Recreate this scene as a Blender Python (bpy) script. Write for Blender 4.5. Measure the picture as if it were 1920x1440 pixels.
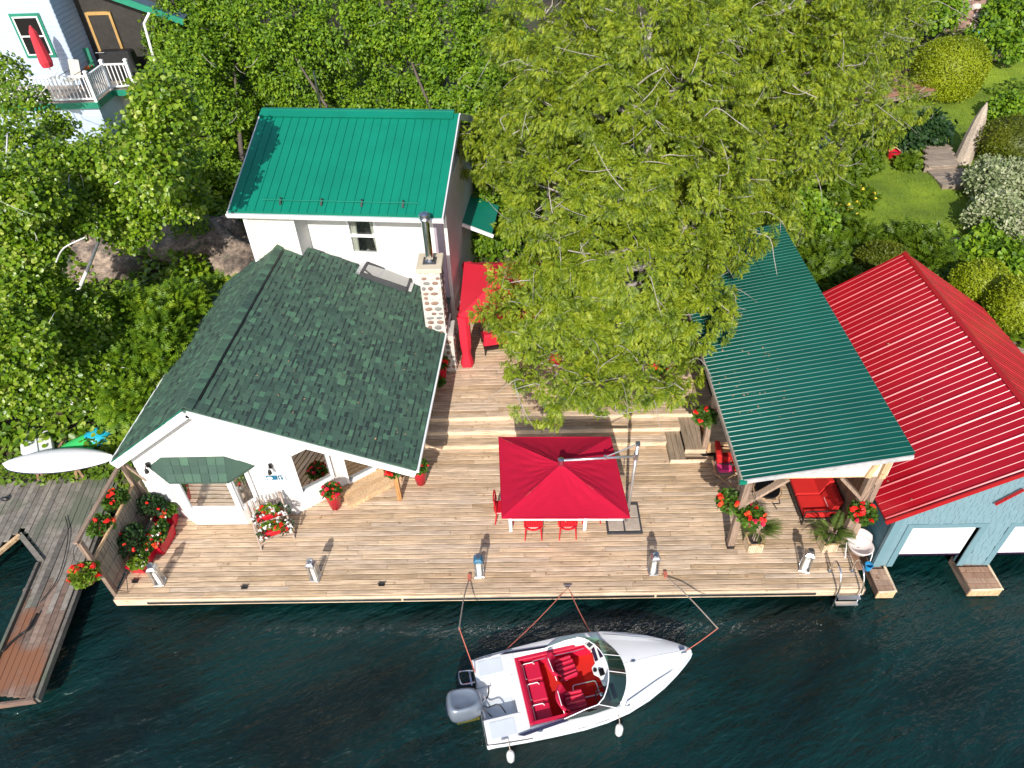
import bpy, math, random
import numpy as np
from mathutils import Vector, Matrix
R_ = random.Random(7)
scene = bpy.context.scene
for o in list(bpy.data.objects): bpy.data.objects.remove(o)
COL = scene.collection
# ------------------------------------------------------------------ camera
HC = 15.0                                     # drone height above the deck boards (metres)
RW = np.array([[0.99963, -0.0198, -0.0187], [0.00102, -0.65881, 0.75231], [-0.02721, -0.75205, -0.65854]])
FPX = 1331.0
cam_d = bpy.data.cameras.new('camera'); cam = bpy.data.objects.new('camera', cam_d); COL.objects.link(cam)
cam_d.sensor_width = 36; cam_d.lens = FPX / 1920 * 36; cam_d.clip_end = 600
mw = Matrix(((RW[0][0], -RW[0][1], -RW[0][2], 0), (RW[1][0], -RW[1][1], -RW[1][2], 0), (RW[2][0], -RW[2][1], -RW[2][2], HC), (0, 0, 0, 1)))
cam.matrix_world = mw
scene.camera = cam
# ------------------------------------------------------------------ sky, sun, exposure
SUN_EL = 34.0
sun_from = Vector((-0.13, -1.0, math.tan(math.radians(SUN_EL)))).normalized()
w = bpy.data.worlds.new('World'); scene.world = w; w.use_nodes = True
nt = w.node_tree; bg = nt.nodes['Background']
sky = nt.nodes.new('ShaderNodeTexSky'); sky.sky_type = 'NISHITA'; sky.sun_disc = False
sky.sun_elevation = math.radians(SUN_EL); sky.sun_rotation = math.atan2(sun_from.x, sun_from.y)
sky.air_density = 1.0; sky.dust_density = 1.2; sky.ozone_density = 1.0
nt.links.new(sky.outputs[0], bg.inputs[0]); bg.inputs[1].default_value = 0.13
sd = bpy.data.lights.new('sun', 'SUN'); sd.energy = 4.3; sd.angle = math.radians(0.53); sd.color = (1, .95, .87)
so = bpy.data.objects.new('sun', sd); COL.objects.link(so); so.rotation_euler = sun_from.to_track_quat('Z', 'Y').to_euler()
so.location = (-5, -30, 40)
vs = scene.view_settings; vs.view_transform = 'Standard'; vs.look = 'None'; vs.gamma = 1; vs.exposure = 0.40; vs.use_curve_mapping = False
# ------------------------------------------------------------------ pixel -> place helpers (photo pixels 1920x1440)
def _ray(px, py): return RW @ np.array([px - 960., py - 720., FPX])
O_ = np.array([0, 0, HC])
def Zp(px, py, z=0): d = _ray(px, py); return Vector(O_ + d * ((z - HC) / d[2]))
def Yp(px, py, y): d = _ray(px, py); return Vector(O_ + d * (y / d[1]))
def G(px, py, up=0):
    z = .5
    for _ in range(30): p = Zp(px, py, z); z = .5 * z + .5 * float(hgt(p.x, p.y))
    return Zp(px, py, z + up)
def hgt(x, y):
    x = np.asarray(x, float); y = np.asarray(y, float)
    st = lambda t: (lambda c: c * c * (3 - 2 * c))(np.clip(t, 0, 1))
    L = st((-9.9 - x) / 2.0); Rr = st((x - 3) / 5)
    zl = .05 + .25 * np.clip(y - 13.8, 0, 16) + .1 * np.clip(y - 29.8, 0, 99)
    zc = -.35 + .5 * st((y - 18) / 3) + .13 * np.clip(y - 20, 0, 99)
    zr = .4 + .06 * np.clip(y - 19, 0, 99) + .12 * np.clip(y - 38, 0, 99)
    z = (zc * (1 - Rr) + zr * Rr) * (1 - L) + zl * L
    s = st((y - 12.2 - 4.5 * Rr) / 1.4)
    bed = -1.5 - .1 * np.clip(12 - y, 0, 18)
    return bed * (1 - s) + z * s
# ------------------------------------------------------------------ materials
MATS = {}
def nodes_of(name):
    m = bpy.data.materials.new(name); m.use_nodes = True; n = m.node_tree.nodes; b = n['Principled BSDF']
    MATS[name] = m
    return m, n, m.node_tree.links, b
def ramp(n, cols, pos=None, mode='LINEAR'):
    r = n.new('ShaderNodeValToRGB'); e = r.color_ramp.elements; r.color_ramp.interpolation = mode
    k = len(cols)
    while len(e) < k: e.new(.5)
    for i, c in enumerate(cols):
        e[i].position = pos[i] if pos else i / max(1, k - 1)
        e[i].color = (*c, 1)
    return r
def coords(n, l, sc=(1, 1, 1), rot=(0, 0, 0)):
    g = n.new('ShaderNodeNewGeometry'); mp = n.new('ShaderNodeMapping'); mp.inputs['Scale'].default_value = sc; mp.inputs['Rotation'].default_value = rot
    l.new(g.outputs['Position'], mp.inputs['Vector']); return mp.outputs[0], g
def noise(n, l, vec, scale, detail=4, rough=.6):
    t = n.new('ShaderNodeTexNoise'); t.inputs['Scale'].default_value = scale; t.inputs['Detail'].default_value = detail; t.inputs['Roughness'].default_value = rough
    l.new(vec, t.inputs['Vector']); return t.outputs['Fac']
def rnd(n, l, g):
    o = n.new('ShaderNodeObjectInfo'); a = n.new('ShaderNodeMath'); a.operation = 'ADD'; f = n.new('ShaderNodeMath'); f.operation = 'FRACT'
    l.new(o.outputs['Random'], a.inputs[0]); l.new(g.outputs['Random Per Island'], a.inputs[1]); l.new(a.outputs[0], f.inputs[0]); return f.outputs[0]
def mixc(n, l, mode, fac, a, b):
    m = n.new('ShaderNodeMix'); m.data_type = 'RGBA'; m.blend_type = mode
    for s, v in ((m.inputs[0], fac), (m.inputs[6], a), (m.inputs[7], b)):
        if hasattr(v, 'is_output'): l.new(v, s)
        elif isinstance(v, (int, float)): s.default_value = v
        else: s.default_value = (*v, 1)
    return m.outputs[2]
def bump(n, l, b, h, st, dist=.02):
    bp = n.new('ShaderNodeBump'); bp.inputs['Strength'].default_value = st; bp.inputs['Distance'].default_value = dist
    l.new(h, bp.inputs['Height']); l.new(bp.outputs[0], b.inputs['Normal'])
def M(name, col, rough=.6, metal=0, var=.2, sc=6, bmp=.15, col2=None, spec=.5, coat=0, sheen=0):
    m, n, l, b = nodes_of(name)
    v, g = coords(n, l); f = noise(n, l, v, sc, 5); f2 = noise(n, l, v, sc * .17, 3)
    a = n.new('ShaderNodeMath'); a.operation = 'MULTIPLY_ADD'; l.new(f, a.inputs[0]); a.inputs[1].default_value = .6; 
    a2 = n.new('ShaderNodeMath'); a2.operation = 'MULTIPLY'; l.new(f2, a2.inputs[0]); a2.inputs[1].default_value = .4; l.new(a2.outputs[0], a.inputs[2])
    c2 = col2 or tuple(min(1, c * (1 + var)) for c in col); c1 = tuple(c * (1 - var) for c in col)
    r = ramp(n, [c1, c2], [.33, .67]); l.new(a.outputs[0], r.inputs[0]); l.new(r.outputs[0], b.inputs['Base Color'])
    b.inputs['Roughness'].default_value = rough; b.inputs['Metallic'].default_value = metal; b.inputs['Specular IOR Level'].default_value = spec
    b.inputs['Coat Weight'].default_value = coat; b.inputs['Sheen Weight'].default_value = sheen
    if bmp: bump(n, l, b, noise(n, l, v, sc * 6, 3), bmp, .01)
    return m
def W(name, cols, axis='x', rough=.75, gs=55, stain=None):
    """weathered boards: tone per board, grain along one axis, darker knots"""
    m, n, l, b = nodes_of(name)
    o = n.new('ShaderNodeObjectInfo'); g0 = n.new('ShaderNodeNewGeometry')
    off = n.new('ShaderNodeVectorMath'); off.operation = 'SCALE'; off.inputs[0].default_value = (7.3, 3.1, 5.7)
    q = rnd(n, l, g0); k = n.new('ShaderNodeMath'); k.operation = 'MULTIPLY'; k.inputs[1].default_value = 9; l.new(q, k.inputs[0]); l.new(k.outputs[0], off.inputs['Scale'])
    ad = n.new('ShaderNodeVectorMath'); l.new(g0.outputs['Position'], ad.inputs[0]); l.new(off.outputs[0], ad.inputs[1])
    mp = n.new('ShaderNodeMapping'); mp.inputs['Scale'].default_value = {'x': (1.6, gs, gs), 'y': (gs, 1.6, gs), 'z': (gs, gs, 1.6)}.get(axis, (1.6, gs, gs))
    if isinstance(axis, (int, float)): mp.vector_type = 'TEXTURE'; mp.inputs['Scale'].default_value = (1 / 1.6, 1 / gs, 1 / gs); mp.inputs['Rotation'].default_value = (0, 0, axis)
    l.new(ad.outputs[0], mp.inputs['Vector'])
    gr = noise(n, l, mp.outputs[0], 1, 5, .65)
    tone = ramp(n, cols); l.new(q, tone.inputs[0])
    gcol = ramp(n, [(.70, .67, .64), (1.08, 1.06, 1.05)], [.3, .6]); l.new(gr, gcol.inputs[0])
    c = mixc(n, l, 'MULTIPLY', 1.0, tone.outputs[0], gcol.outputs[0])
    big = noise(n, l, ad.outputs[0], .9, 3); br = ramp(n, [(.72, .72, .74), (1.1, 1.08, 1.05)], [.3, .7]); l.new(big, br.inputs[0])
    c = mixc(n, l, 'MULTIPLY', 1.0, c, br.outputs[0])
    mp2 = n.new('ShaderNodeMapping'); mp2.inputs['Scale'].default_value = {'x': (2.2, 26, 26), 'y': (26, 2.2, 26), 'z': (26, 26, 2.2)}.get(axis, (3, 9, 9)); l.new(ad.outputs[0], mp2.inputs['Vector'])
    mo = noise(n, l, mp2.outputs[0], 1, 4, .7); mr = ramp(n, [(.62, .58, .53), (1.0, .98, .96), (1.22, 1.22, 1.24)], [.30, .5, .72]); l.new(mo, mr.inputs[0]); c = mixc(n, l, 'MULTIPLY', 1.0, c, mr.outputs[0])
    kn = noise(n, l, ad.outputs[0], 7, 1); kr = ramp(n, [(1, 1, 1), (.55, .42, .32)], [.70, .78]); l.new(kn, kr.inputs[0])
    c = mixc(n, l, 'MULTIPLY', .8, c, kr.outputs[0])
    if stain:
        sp = noise(n, l, g0.outputs['Position'], .55, 4); sr = ramp(n, [(0, 0, 0), (1, 1, 1)], [.5, .6]); l.new(sp, sr.inputs[0])
        c = mixc(n, l, 'MIX', sr.outputs[0], c, stain)
    l.new(c, b.inputs['Base Color']); b.inputs['Roughness'].default_value = rough
    bump(n, l, b, gr, .35, .006)
    return m
def LF(name, cols, trans=.35, rough=.5, patch=2.4):
    """leaves: tone per leaf plus patches, part of the light passes through"""
    m, n, l, b = nodes_of(name)
    g = n.new('ShaderNodeNewGeometry'); nz = noise(n, l, g.outputs['Position'], patch, 3)
    a = n.new('ShaderNodeMath'); a.operation = 'MULTIPLY_ADD'; l.new(rnd(n, l, g), a.inputs[0]); a.inputs[1].default_value = .5
    a2 = n.new('ShaderNodeMath'); a2.operation = 'MULTIPLY_ADD'; l.new(nz, a2.inputs[0]); a2.inputs[1].default_value = 1.7; a2.inputs[2].default_value = -.62; l.new(a2.outputs[0], a.inputs[2])
    r = ramp(n, cols); l.new(a.outputs[0], r.inputs[0]); l.new(r.outputs[0], b.inputs['Base Color'])
    b.inputs['Roughness'].default_value = rough; b.inputs['Specular IOR Level'].default_value = .35
    t = n.new('ShaderNodeBsdfTranslucent'); l.new(r.outputs[0], t.inputs[0]); mx = n.new('ShaderNodeMixShader'); mx.inputs[0].default_value = trans
    l.new(b.outputs[0], mx.inputs[1]); l.new(t.outputs[0], mx.inputs[2]); l.new(mx.outputs[0], n['Material Output'].inputs['Surface'])
    return m
def GL(name, tint, refl=.25, rough=.0):
    """window glass: mirror coat over a tinted see-through pane"""
    m, n, l, b = nodes_of(name); n.remove(b)
    t = n.new('ShaderNodeBsdfTransparent'); t.inputs[0].default_value = (*tint, 1); g = n.new('ShaderNodeBsdfGlossy'); g.inputs['Roughness'].default_value = rough
    lw = n.new('ShaderNodeLayerWeight'); lw.inputs[0].default_value = .35
    a = n.new('ShaderNodeMath'); a.operation = 'MULTIPLY_ADD'; l.new(lw.outputs['Fresnel'], a.inputs[0]); a.inputs[1].default_value = .7; a.inputs[2].default_value = refl; a.use_clamp = True
    mx = n.new('ShaderNodeMixShader'); l.new(a.outputs[0], mx.inputs[0]); l.new(t.outputs[0], mx.inputs[1]); l.new(g.outputs[0], mx.inputs[2]); l.new(mx.outputs[0], n['Material Output'].inputs['Surface'])
    return m
# ------------------------------------------------------------------ mesh helpers
KIDS = {}
def link(o, parent=None):
    COL.objects.link(o)
    if parent is not None:
        o.parent = parent; KIDS.setdefault(parent.name, []).append(o)
        if parent.type == 'EMPTY': o.matrix_parent_inverse = Matrix.Translation(-parent.location)
    return o
def tag(o, label=None, cat=None, group=None, kind=None):
    for k, v in (('label', label), ('category', cat), ('group', group), ('kind', kind)):
        if v: o[k] = v
    return o
def thing(name, label, cat, loc=(0, 0, 0), group=None):
    o = bpy.data.objects.new(name, None); o.location = loc; o.empty_display_size = .2; link(o); return tag(o, label, cat, group)
def kids(o): return KIDS.get(o.name, [])
def dup(o, loc=None, rz=0, label=None, group=None, sc=None, parent=None):
    c = o.copy(); COL.objects.link(c)
    if parent is not None: c.parent = parent; KIDS.setdefault(parent.name, []).append(c)
    if loc is not None: c.location = loc; c.rotation_euler = (0, 0, rz)
    if sc: c.scale = (sc, sc, sc) if isinstance(sc, (int, float)) else sc
    if label: c['label'] = label
    if group: c['group'] = group
    for k in kids(o): dup(k, parent=c)
    return c
def fast_mesh(name, V, F):
    me = bpy.data.meshes.new(name); V = np.asarray(V, np.float32); F = np.asarray(F, np.int32)
    me.vertices.add(len(V)); me.vertices.foreach_set('co', V.ravel()); k = F.shape[1]
    me.loops.add(F.size); me.loops.foreach_set('vertex_index', F.ravel()); me.polygons.add(len(F))
    me.polygons.foreach_set('loop_start', np.arange(0, F.size, k, dtype=np.int32)); me.update(calc_edges=True); return me
def fobj(name, V, F, mat, parent=None, smooth=False):
    me = fast_mesh(name, V, F); me.materials.append(MATS[mat]); o = bpy.data.objects.new(name, me)
    if smooth: me.polygons.foreach_set('use_smooth', [True] * len(me.polygons))
    return link(o, parent)
def piece(name, me, parent, loc, rot=None, sc=None):
    """a piece that shares its mesh with others"""
    o = bpy.data.objects.new(name, me); COL.objects.link(o); o.parent = parent; KIDS.setdefault(parent.name, []).append(o)
    if parent.type == 'EMPTY': o.matrix_parent_inverse = Matrix.Translation(-parent.location)
    o.location = loc
    if rot is not None:
        if isinstance(rot, Matrix): o.rotation_euler = rot.to_euler()
        else: o.rotation_euler = rot
    if sc is not None: o.scale = sc
    return o
class MB:
    def __init__(s): s.v = []; s.f = []; s.m = []; s.mi = 0
    def add(s, vs, fs):
        k = len(s.v); s.v += [tuple(v) for v in vs]; s.f += [tuple(i + k for i in f) for f in fs]; s.m += [s.mi] * len(fs); return s
    def hexa(s, p): return s.add(p, [(3, 2, 1, 0), (4, 5, 6, 7), (0, 1, 5, 4), (1, 2, 6, 5), (2, 3, 7, 6), (3, 0, 4, 7)])
    def box(s, c, d, rz=0, top=1.0):
        cx, cy, cz = c; a, b, h = d[0] / 2, d[1] / 2, d[2] / 2; co, si = math.cos(rz), math.sin(rz); p = []
        for z, k in ((-h, 1), (h, top)):
            for x, y in ((-a, -b), (a, -b), (a, b), (-a, b)):
                x *= k; y *= k; p.append((cx + x * co - y * si, cy + x * si + y * co, cz + z))
        return s.hexa(p)
    def bb(s, x0, x1, y0, y1, z0, z1): return s.box(((x0 + x1) / 2, (y0 + y1) / 2, (z0 + z1) / 2), (x1 - x0, y1 - y0, z1 - z0))
    def beam(s, p0, p1, w, h, up=(0, 0, 1)):
        p0 = Vector(p0); p1 = Vector(p1); d = (p1 - p0).normalized(); u = Vector(up)
        if abs(d.dot(u)) > .98: u = Vector((0, 1, 0))
        r = d.cross(u).normalized(); u = r.cross(d).normalized(); p = []
        for q in (p0, p1):
            for a, b in ((-1, -1), (1, -1), (1, 1), (-1, 1)): p.append(q + r * (a * w / 2) + u * (b * h / 2))
        return s.hexa(p)
    def tube(s, pts, r, n=7, closed=False):
        pts = [Vector(p) for p in pts]; k = len(pts); rs = r if isinstance(r, (list, tuple)) else [r] * k; V = []; F = []
        pu = None
        for i, p in enumerate(pts):
            d = (pts[(i + 1) % k] - pts[i - 1]) if closed else (pts[min(i + 1, k - 1)] - pts[max(i - 1, 0)])
            d.normalize(); u = pu - d * pu.dot(d) if pu is not None else (Vector((0, 0, 1)) if abs(d.z) < .9 else Vector((1, 0, 0)))
            u = (u - d * u.dot(d)).normalized(); pu = u; q = d.cross(u)
            for j in range(n): a = 2 * math.pi * j / n; V.append(p + (u * math.cos(a) + q * math.sin(a)) * rs[i])
        for i in range(k if closed else k - 1):
            for j in range(n): a = i * n + j; b = i * n + (j + 1) % n; c = ((i + 1) % k) * n; F.append((a, b, c + (j + 1) % n, c + j))
        if not closed: F.append(tuple(range(n - 1, -1, -1))); F.append(tuple((k - 1) * n + j for j in range(n)))
        return s.add(V, F)
    def lathe(s, prof, c=(0, 0, 0), n=16, sx=1, sy=1):
        V = []; F = []; k = len(prof)
        for r, z in prof:
            for j in range(n): a = 2 * math.pi * j / n; V.append((c[0] + r * sx * math.cos(a), c[1] + r * sy * math.sin(a), c[2] + z))
        for i in range(k - 1):
            for j in range(n): F.append((i * n + j, i * n + (j + 1) % n, (i + 1) * n + (j + 1) % n, (i + 1) * n + j))
        F.append(tuple(range(n - 1, -1, -1))); F.append(tuple((k - 1) * n + j for j in range(n)))
        return s.add(V, F)
    def prism(s, poly, ext):
        P = [Vector(p) for p in poly]; e = Vector(ext); k = len(P); F = [tuple(range(k - 1, -1, -1)), tuple(range(k, 2 * k))]
        F += [(i, (i + 1) % k, k + (i + 1) % k, k + i) for i in range(k)]
        return s.add(P + [p + e for p in P], F)
    def grid(s, rows):
        k = len(rows[0]); V = [p for r in rows for p in r]; F = []
        for i in range(len(rows) - 1):
            for j in range(k - 1): F.append((i * k + j, i * k + j + 1, (i + 1) * k + j + 1, (i + 1) * k + j))
        return s.add(V, F)
    def mesh(s, name, mats):
        me = bpy.data.meshes.new(name); me.from_pydata([tuple(v) for v in s.v], [], s.f)
        for m in ([mats] if isinstance(mats, str) else mats): me.materials.append(MATS[m])
        if any(s.m): me.polygons.foreach_set('material_index', s.m)
        return me
    def build(s, name, mats, parent=None, smooth=False, bevel=0):
        me = s.mesh(name, mats)
        import bmesh
        bm = bmesh.new(); bm.from_mesh(me); bmesh.ops.recalc_face_normals(bm, faces=bm.faces)
        if bevel: bmesh.ops.bevel(bm, geom=bm.edges[:], offset=bevel, segments=1, affect='EDGES', clamp_overlap=True)
        bm.to_mesh(me); bm.free()
        if smooth: me.polygons.foreach_set('use_smooth', [True] * len(me.polygons))
        return link(bpy.data.objects.new(name, me), parent)
def P1(name, mats, parent, fn, **k):
    b = MB(); fn(b); return b.build(name, mats, parent, **k)
def curve_pts(pts, n=6):
    P = [Vector(p) for p in pts]; out = []
    for i in range(len(P) - 1):
        a, b, c, d = P[max(i - 1, 0)], P[i], P[i + 1], P[min(i + 2, len(P) - 1)]
        for j in range(n):
            t = j / n; out.append(.5 * ((2 * b) + (c - a) * t + (2 * a - 5 * b + 4 * c - d) * t * t + (3 * b - a - 3 * c + d) * t ** 3))
    return out + [P[-1]]
def rrect(cx, cy, a, b, r, n=4):
    pts = []
    for sx, sy, t0 in ((1, 1, 0), (-1, 1, 90), (-1, -1, 180), (1, -1, 270)):
        for i in range(n + 1):
            t = math.radians(t0 + 90 * i / n); pts.append((cx + sx * (a - r) + r * math.cos(t), cy + sy * (b - r) + r * math.sin(t)))
    return pts
# ------------------------------------------------------------------ the palette
W('deck_wood', [(.46, .34, .215), (.60, .46, .315), (.66, .53, .40), (.51, .37, .23), (.62, .51, .40), (.66, .51, .35), (.54, .42, .30)])
W('deck_wood_y', [(.30, .24, .17), (.38, .30, .22)], 'y')
W('riser_wood', [(.78, .62, .44), (.82, .68, .5)])
W('grey_wood', [(.16, .15, .135), (.25, .235, .21), (.33, .305, .27), (.20, .185, .165)], math.radians(69), stain=(.13, .14, .10))
W('wet_wood', [(.20, .13, .10), (.27, .19, .15), (.15, .12, .10), (.30, .22, .18)], math.radians(78), stain=(.24, .10, .05))
W('post_wood', [(.36, .27, .2), (.30, .22, .17), (.42, .32, .24)], 'z')
W('cedar_post', [(.5, .27, .1), (.46, .24, .09)], 'z')
W('tan_wood', [(.62, .42, .24), (.7, .5, .3)], 'z')
W('wall_boards', [(.2, .115, .075), (.26, .16, .105), (.16, .1, .075)], 'z')
W('bamboo', [(.40, .35, .27), (.50, .44, .35), (.33, .28, .22), (.45, .38, .28)], 'z', gs=30)
W('willow_twig', [(.42, .33, .27), (.5, .42, .36), (.36, .28, .23)], 'z')
W('crib_wood', [(.30, .17, .11), (.36, .24, .17), (.42, .3, .22)], 'y')
W('red_board', [(.36, .15, .08), (.42, .19, .11), (.3, .17, .12)], 'x')
W('grey_board', [(.3, .25, .2), (.38, .32, .26), (.26, .21, .17)], 'x')
W('dead_wood', [(.42, .36, .29), (.5, .44, .36)], 'z', gs=24)
W('trestle_wood', [(.4, .25, .14), (.46, .3, .18)])
M('white_wall', (.68, .67, .65), .8, var=.08, sc=3, bmp=.3)
M('white_trim', (.82, .82, .82), .5, var=.03, bmp=.05)
M('shade_trim', (.55, .56, .6), .6, var=.06)
M('tan_panel', (.62, .59, .52), .8, var=.18, sc=7)
M('mauve_wall', (.36, .30, .36), .7, var=.08)
M('metal_teal', (.003, .185, .118), .4, var=.11, sc=1.2, bmp=.02, spec=.4)
M('metal_green', (.002, .085, .060), .32, var=.2, sc=1.1, bmp=.02)
M('metal_red', (.40, .006, .016), .3, var=.16, sc=1.2, bmp=.02)
M('metal_red_cap', (.36, .012, .014), .3, var=.08)
M('galv', (.6, .61, .63), .28, 1, var=.08, bmp=.02)
M('chrome', (.82, .82, .84), .12, 1, var=.02, bmp=0)
M('alu', (.72, .72, .74), .3, .85, var=.03, bmp=0)
M('black', (.012, .012, .013), .5, var=.2)
M('black_gloss', (.006, .006, .007), .22, var=.1, bmp=.02)
M('iron', (.02, .016, .014), .5, var=.3)
M('dark_grey', (.05, .05, .055), .6)
M('rubber', (.03, .03, .035), .8)
M('red_cloth', (.43, .006, .032), .95, var=.05, sc=2, bmp=.06, spec=.2)
M('red_tent', (.62, .012, .035), .8, var=.05, sc=2, bmp=.05)
M('red_seat', (.55, .012, .010), .85, var=.08, sc=3, bmp=.1)
M('pink_cloth', (.62, .03, .16), .85, var=.1)
M('blush_cloth', (.68, .42, .42), .9, var=.1)
M('red_plastic', (.52, .008, .02), .32, var=.05, bmp=.02)
M('red_pot', (.56, .006, .03), .3, var=.06, bmp=.02)
M('vinyl', (.55, .012, .05), .34, var=.06, sc=4, bmp=.05)
M('red_carpet', (.56, .012, .006), .95, var=.1, sc=30)
M('gelcoat', (.74, .74, .74), .16, var=.02, sc=1, bmp=0, coat=.4)
M('gel_shade', (.62, .66, .70), .3, var=.04)
M('navy', (.02, .02, .05), .3)
M('motor_silver', (.20, .235, .29), .28, .35, var=.05, bmp=.01, coat=.3)
M('motor_olive', (.09, .085, .015), .5, var=.4, sc=9)
M('purple_black', (.02, .005, .03), .4)
M('dash_white', (.75, .75, .74), .35, var=.05)
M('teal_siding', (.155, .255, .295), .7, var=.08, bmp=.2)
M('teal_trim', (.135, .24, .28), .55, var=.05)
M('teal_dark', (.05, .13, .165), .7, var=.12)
M('stone_pale', (.62, .52, .46), .85, var=.25, sc=9, bmp=.5)
M('stone_brown', (.24, .15, .115), .8, var=.45, sc=9, bmp=.5)
M('stone_grey', (.20, .19, .18), .8, var=.35, sc=9, bmp=.5)
M('mortar', (.52, .49, .45), .9, var=.12, sc=10, bmp=.4)
M('cap_stone', (.58, .50, .38), .85, var=.1, sc=7, bmp=.3)
M('soil', (.045, .03, .02), .95, var=.4, sc=20, bmp=.6)
M('curtain', (.62, .58, .46), .9, var=.1)
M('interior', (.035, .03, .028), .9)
M('sill_paint', (.72, .78, .76), .5, var=.05)
M('sign_teal', (.006, .12, .22), .5)
M('sign_white', (.8, .85, .85), .5)
M('candle', (.85, .83, .78), .5, var=.02)
M('rope', (.42, .34, .28), .9, var=.25, sc=40)
M('rope_red', (.45, .12, .08), .9)
M('beige_plastic', (.70, .62, .60), .45, var=.05)
M('blue_plastic', (.02, .25, .5), .4)
M('canoe_white', (.84, .84, .85), .35, var=.03)
M('kayak_blue', (.02, .42, .62), .35, var=.06)
M('kayak_green', (.06, .62, .16), .35, var=.08)
M('slate_blue', (.06, .10, .14), .6)
M('navy_trim', (.015, .02, .06), .5)
M('blue_siding', (.46, .55, .68), .7, var=.06, bmp=.1)
M('green_paint', (.01, .20, .12), .5)
M('dark_screen', (.03, .026, .022), .7, var=.4)
M('oak_frame', (.45, .27, .09), .6, var=.15)
M('cushion_orange', (.7, .16, .03), .85)
M('chair_mesh', (.5, .48, .42), .8)
M('red_fade', (.50, .03, .045), .85, var=.15)
M('terra', (.30, .10, .06), .8)
M('paver', (.40, .33, .27), .85, var=.2, sc=25)
M('bark', (.11, .088, .07), .9, var=.4, sc=14, bmp=.9)
M('bark_grey', (.36, .32, .29), .85, var=.35, sc=14, bmp=.7)
M('bark_birch', (.62, .60, .57), .7, var=.35, sc=10, bmp=.4)
M('rail_red', (.33, .015, .02), .6)
def rock_mat():
    m, n, l, b = nodes_of('rock'); v, g = coords(n, l, (1, 1, 1.6)); f = noise(n, l, v, 1.3, 8, .7); f2 = noise(n, l, v, 5, 6, .7)
    r = ramp(n, [(.07, .062, .058), (.21, .17, .145), (.44, .35, .28), (.55, .46, .38)], [.30, .45, .58, .74]); l.new(f, r.inputs[0])
    r2 = ramp(n, [(.45, .42, .4), (1.2, 1.15, 1.1)], [.35, .65]); l.new(f2, r2.inputs[0])
    c = mixc(n, l, 'MULTIPLY', 1.0, r.outputs[0], r2.outputs[0])
    ly = noise(n, l, g.outputs['Position'], 2.1, 4); lr = ramp(n, [(0, 0, 0), (1, 1, 1)], [.58, .66]); l.new(ly, lr.inputs[0])
    c = mixc(n, l, 'MIX', lr.outputs[0], c, (.10, .11, .07))
    l.new(c, b.inputs['Base Color']); b.inputs['Roughness'].default_value = .9; bump(n, l, b, f2, 1, .12)
rock_mat()
def shingle_mat():
    m, n, l, b = nodes_of('shingle'); g = n.new('ShaderNodeNewGeometry'); q = rnd(n, l, g)
    r = ramp(n, [(.038, .076, .056), (.048, .094, .068), (.058, .110, .078), (.060, .124, .082), (.078, .172, .105)], [0, .3, .62, .84, .95]); l.new(q, r.inputs[0])
    gr = noise(n, l, g.outputs['Position'], 90, 3, .8); gg = ramp(n, [(.6, .6, .6), (1.4, 1.4, 1.4)], [.3, .7]); l.new(gr, gg.inputs[0])
    c = mixc(n, l, 'MULTIPLY', 1.0, r.outputs[0], gg.outputs[0])
    bg_ = noise(n, l, g.outputs['Position'], .8, 3); br = ramp(n, [(.85, .9, .95), (1.15, 1.1, 1.05)], [.3, .7]); l.new(bg_, br.inputs[0])
    c = mixc(n, l, 'MULTIPLY', 1.0, c, br.outputs[0])
    l.new(c, b.inputs['Base Color']); b.inputs['Roughness'].default_value = .8; bump(n, l, b, gr, .4, .004)
shingle_mat()
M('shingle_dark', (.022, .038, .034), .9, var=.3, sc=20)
M('bed_moss', (.36, .26, .08), .95, var=.6, sc=1.1, bmp=.5, col2=(.06, .07, .02))
def ground_mat():
    m, n, l, b = nodes_of('earth'); v, g = coords(n, l); f = noise(n, l, v, .8, 7, .7); f2 = noise(n, l, v, 9, 5, .7)
    r = ramp(n, [(.035, .028, .018), (.07, .05, .03), (.05, .065, .02), (.11, .08, .05)], [.3, .45, .55, .72]); l.new(f, r.inputs[0])
    r2 = ramp(n, [(.5, .5, .5), (1.3, 1.3, 1.3)], [.3, .7]); l.new(f2, r2.inputs[0])
    l.new(mixc(n, l, 'MULTIPLY', 1.0, r.outputs[0], r2.outputs[0]), b.inputs['Base Color']); b.inputs['Roughness'].default_value = .95; bump(n, l, b, f2, .9, .05)
ground_mat()
def lawn_mat():
    m, n, l, b = nodes_of('lawn'); v, g = coords(n, l); f = noise(n, l, v, .7, 4); f2 = noise(n, l, v, 22, 4, .7)
    r = ramp(n, [(.12, .19, .008), (.20, .28, .012)], [.35, .65]); l.new(f, r.inputs[0]); r2 = ramp(n, [(.6, .6, .6), (1.3, 1.3, 1.3)], [.3, .7]); l.new(f2, r2.inputs[0])
    l.new(mixc(n, l, 'MULTIPLY', 1.0, r.outputs[0], r2.outputs[0]), b.inputs['Base Color']); b.inputs['Roughness'].default_value = .9; bump(n, l, b, f2, .8, .03)
lawn_mat()
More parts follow.
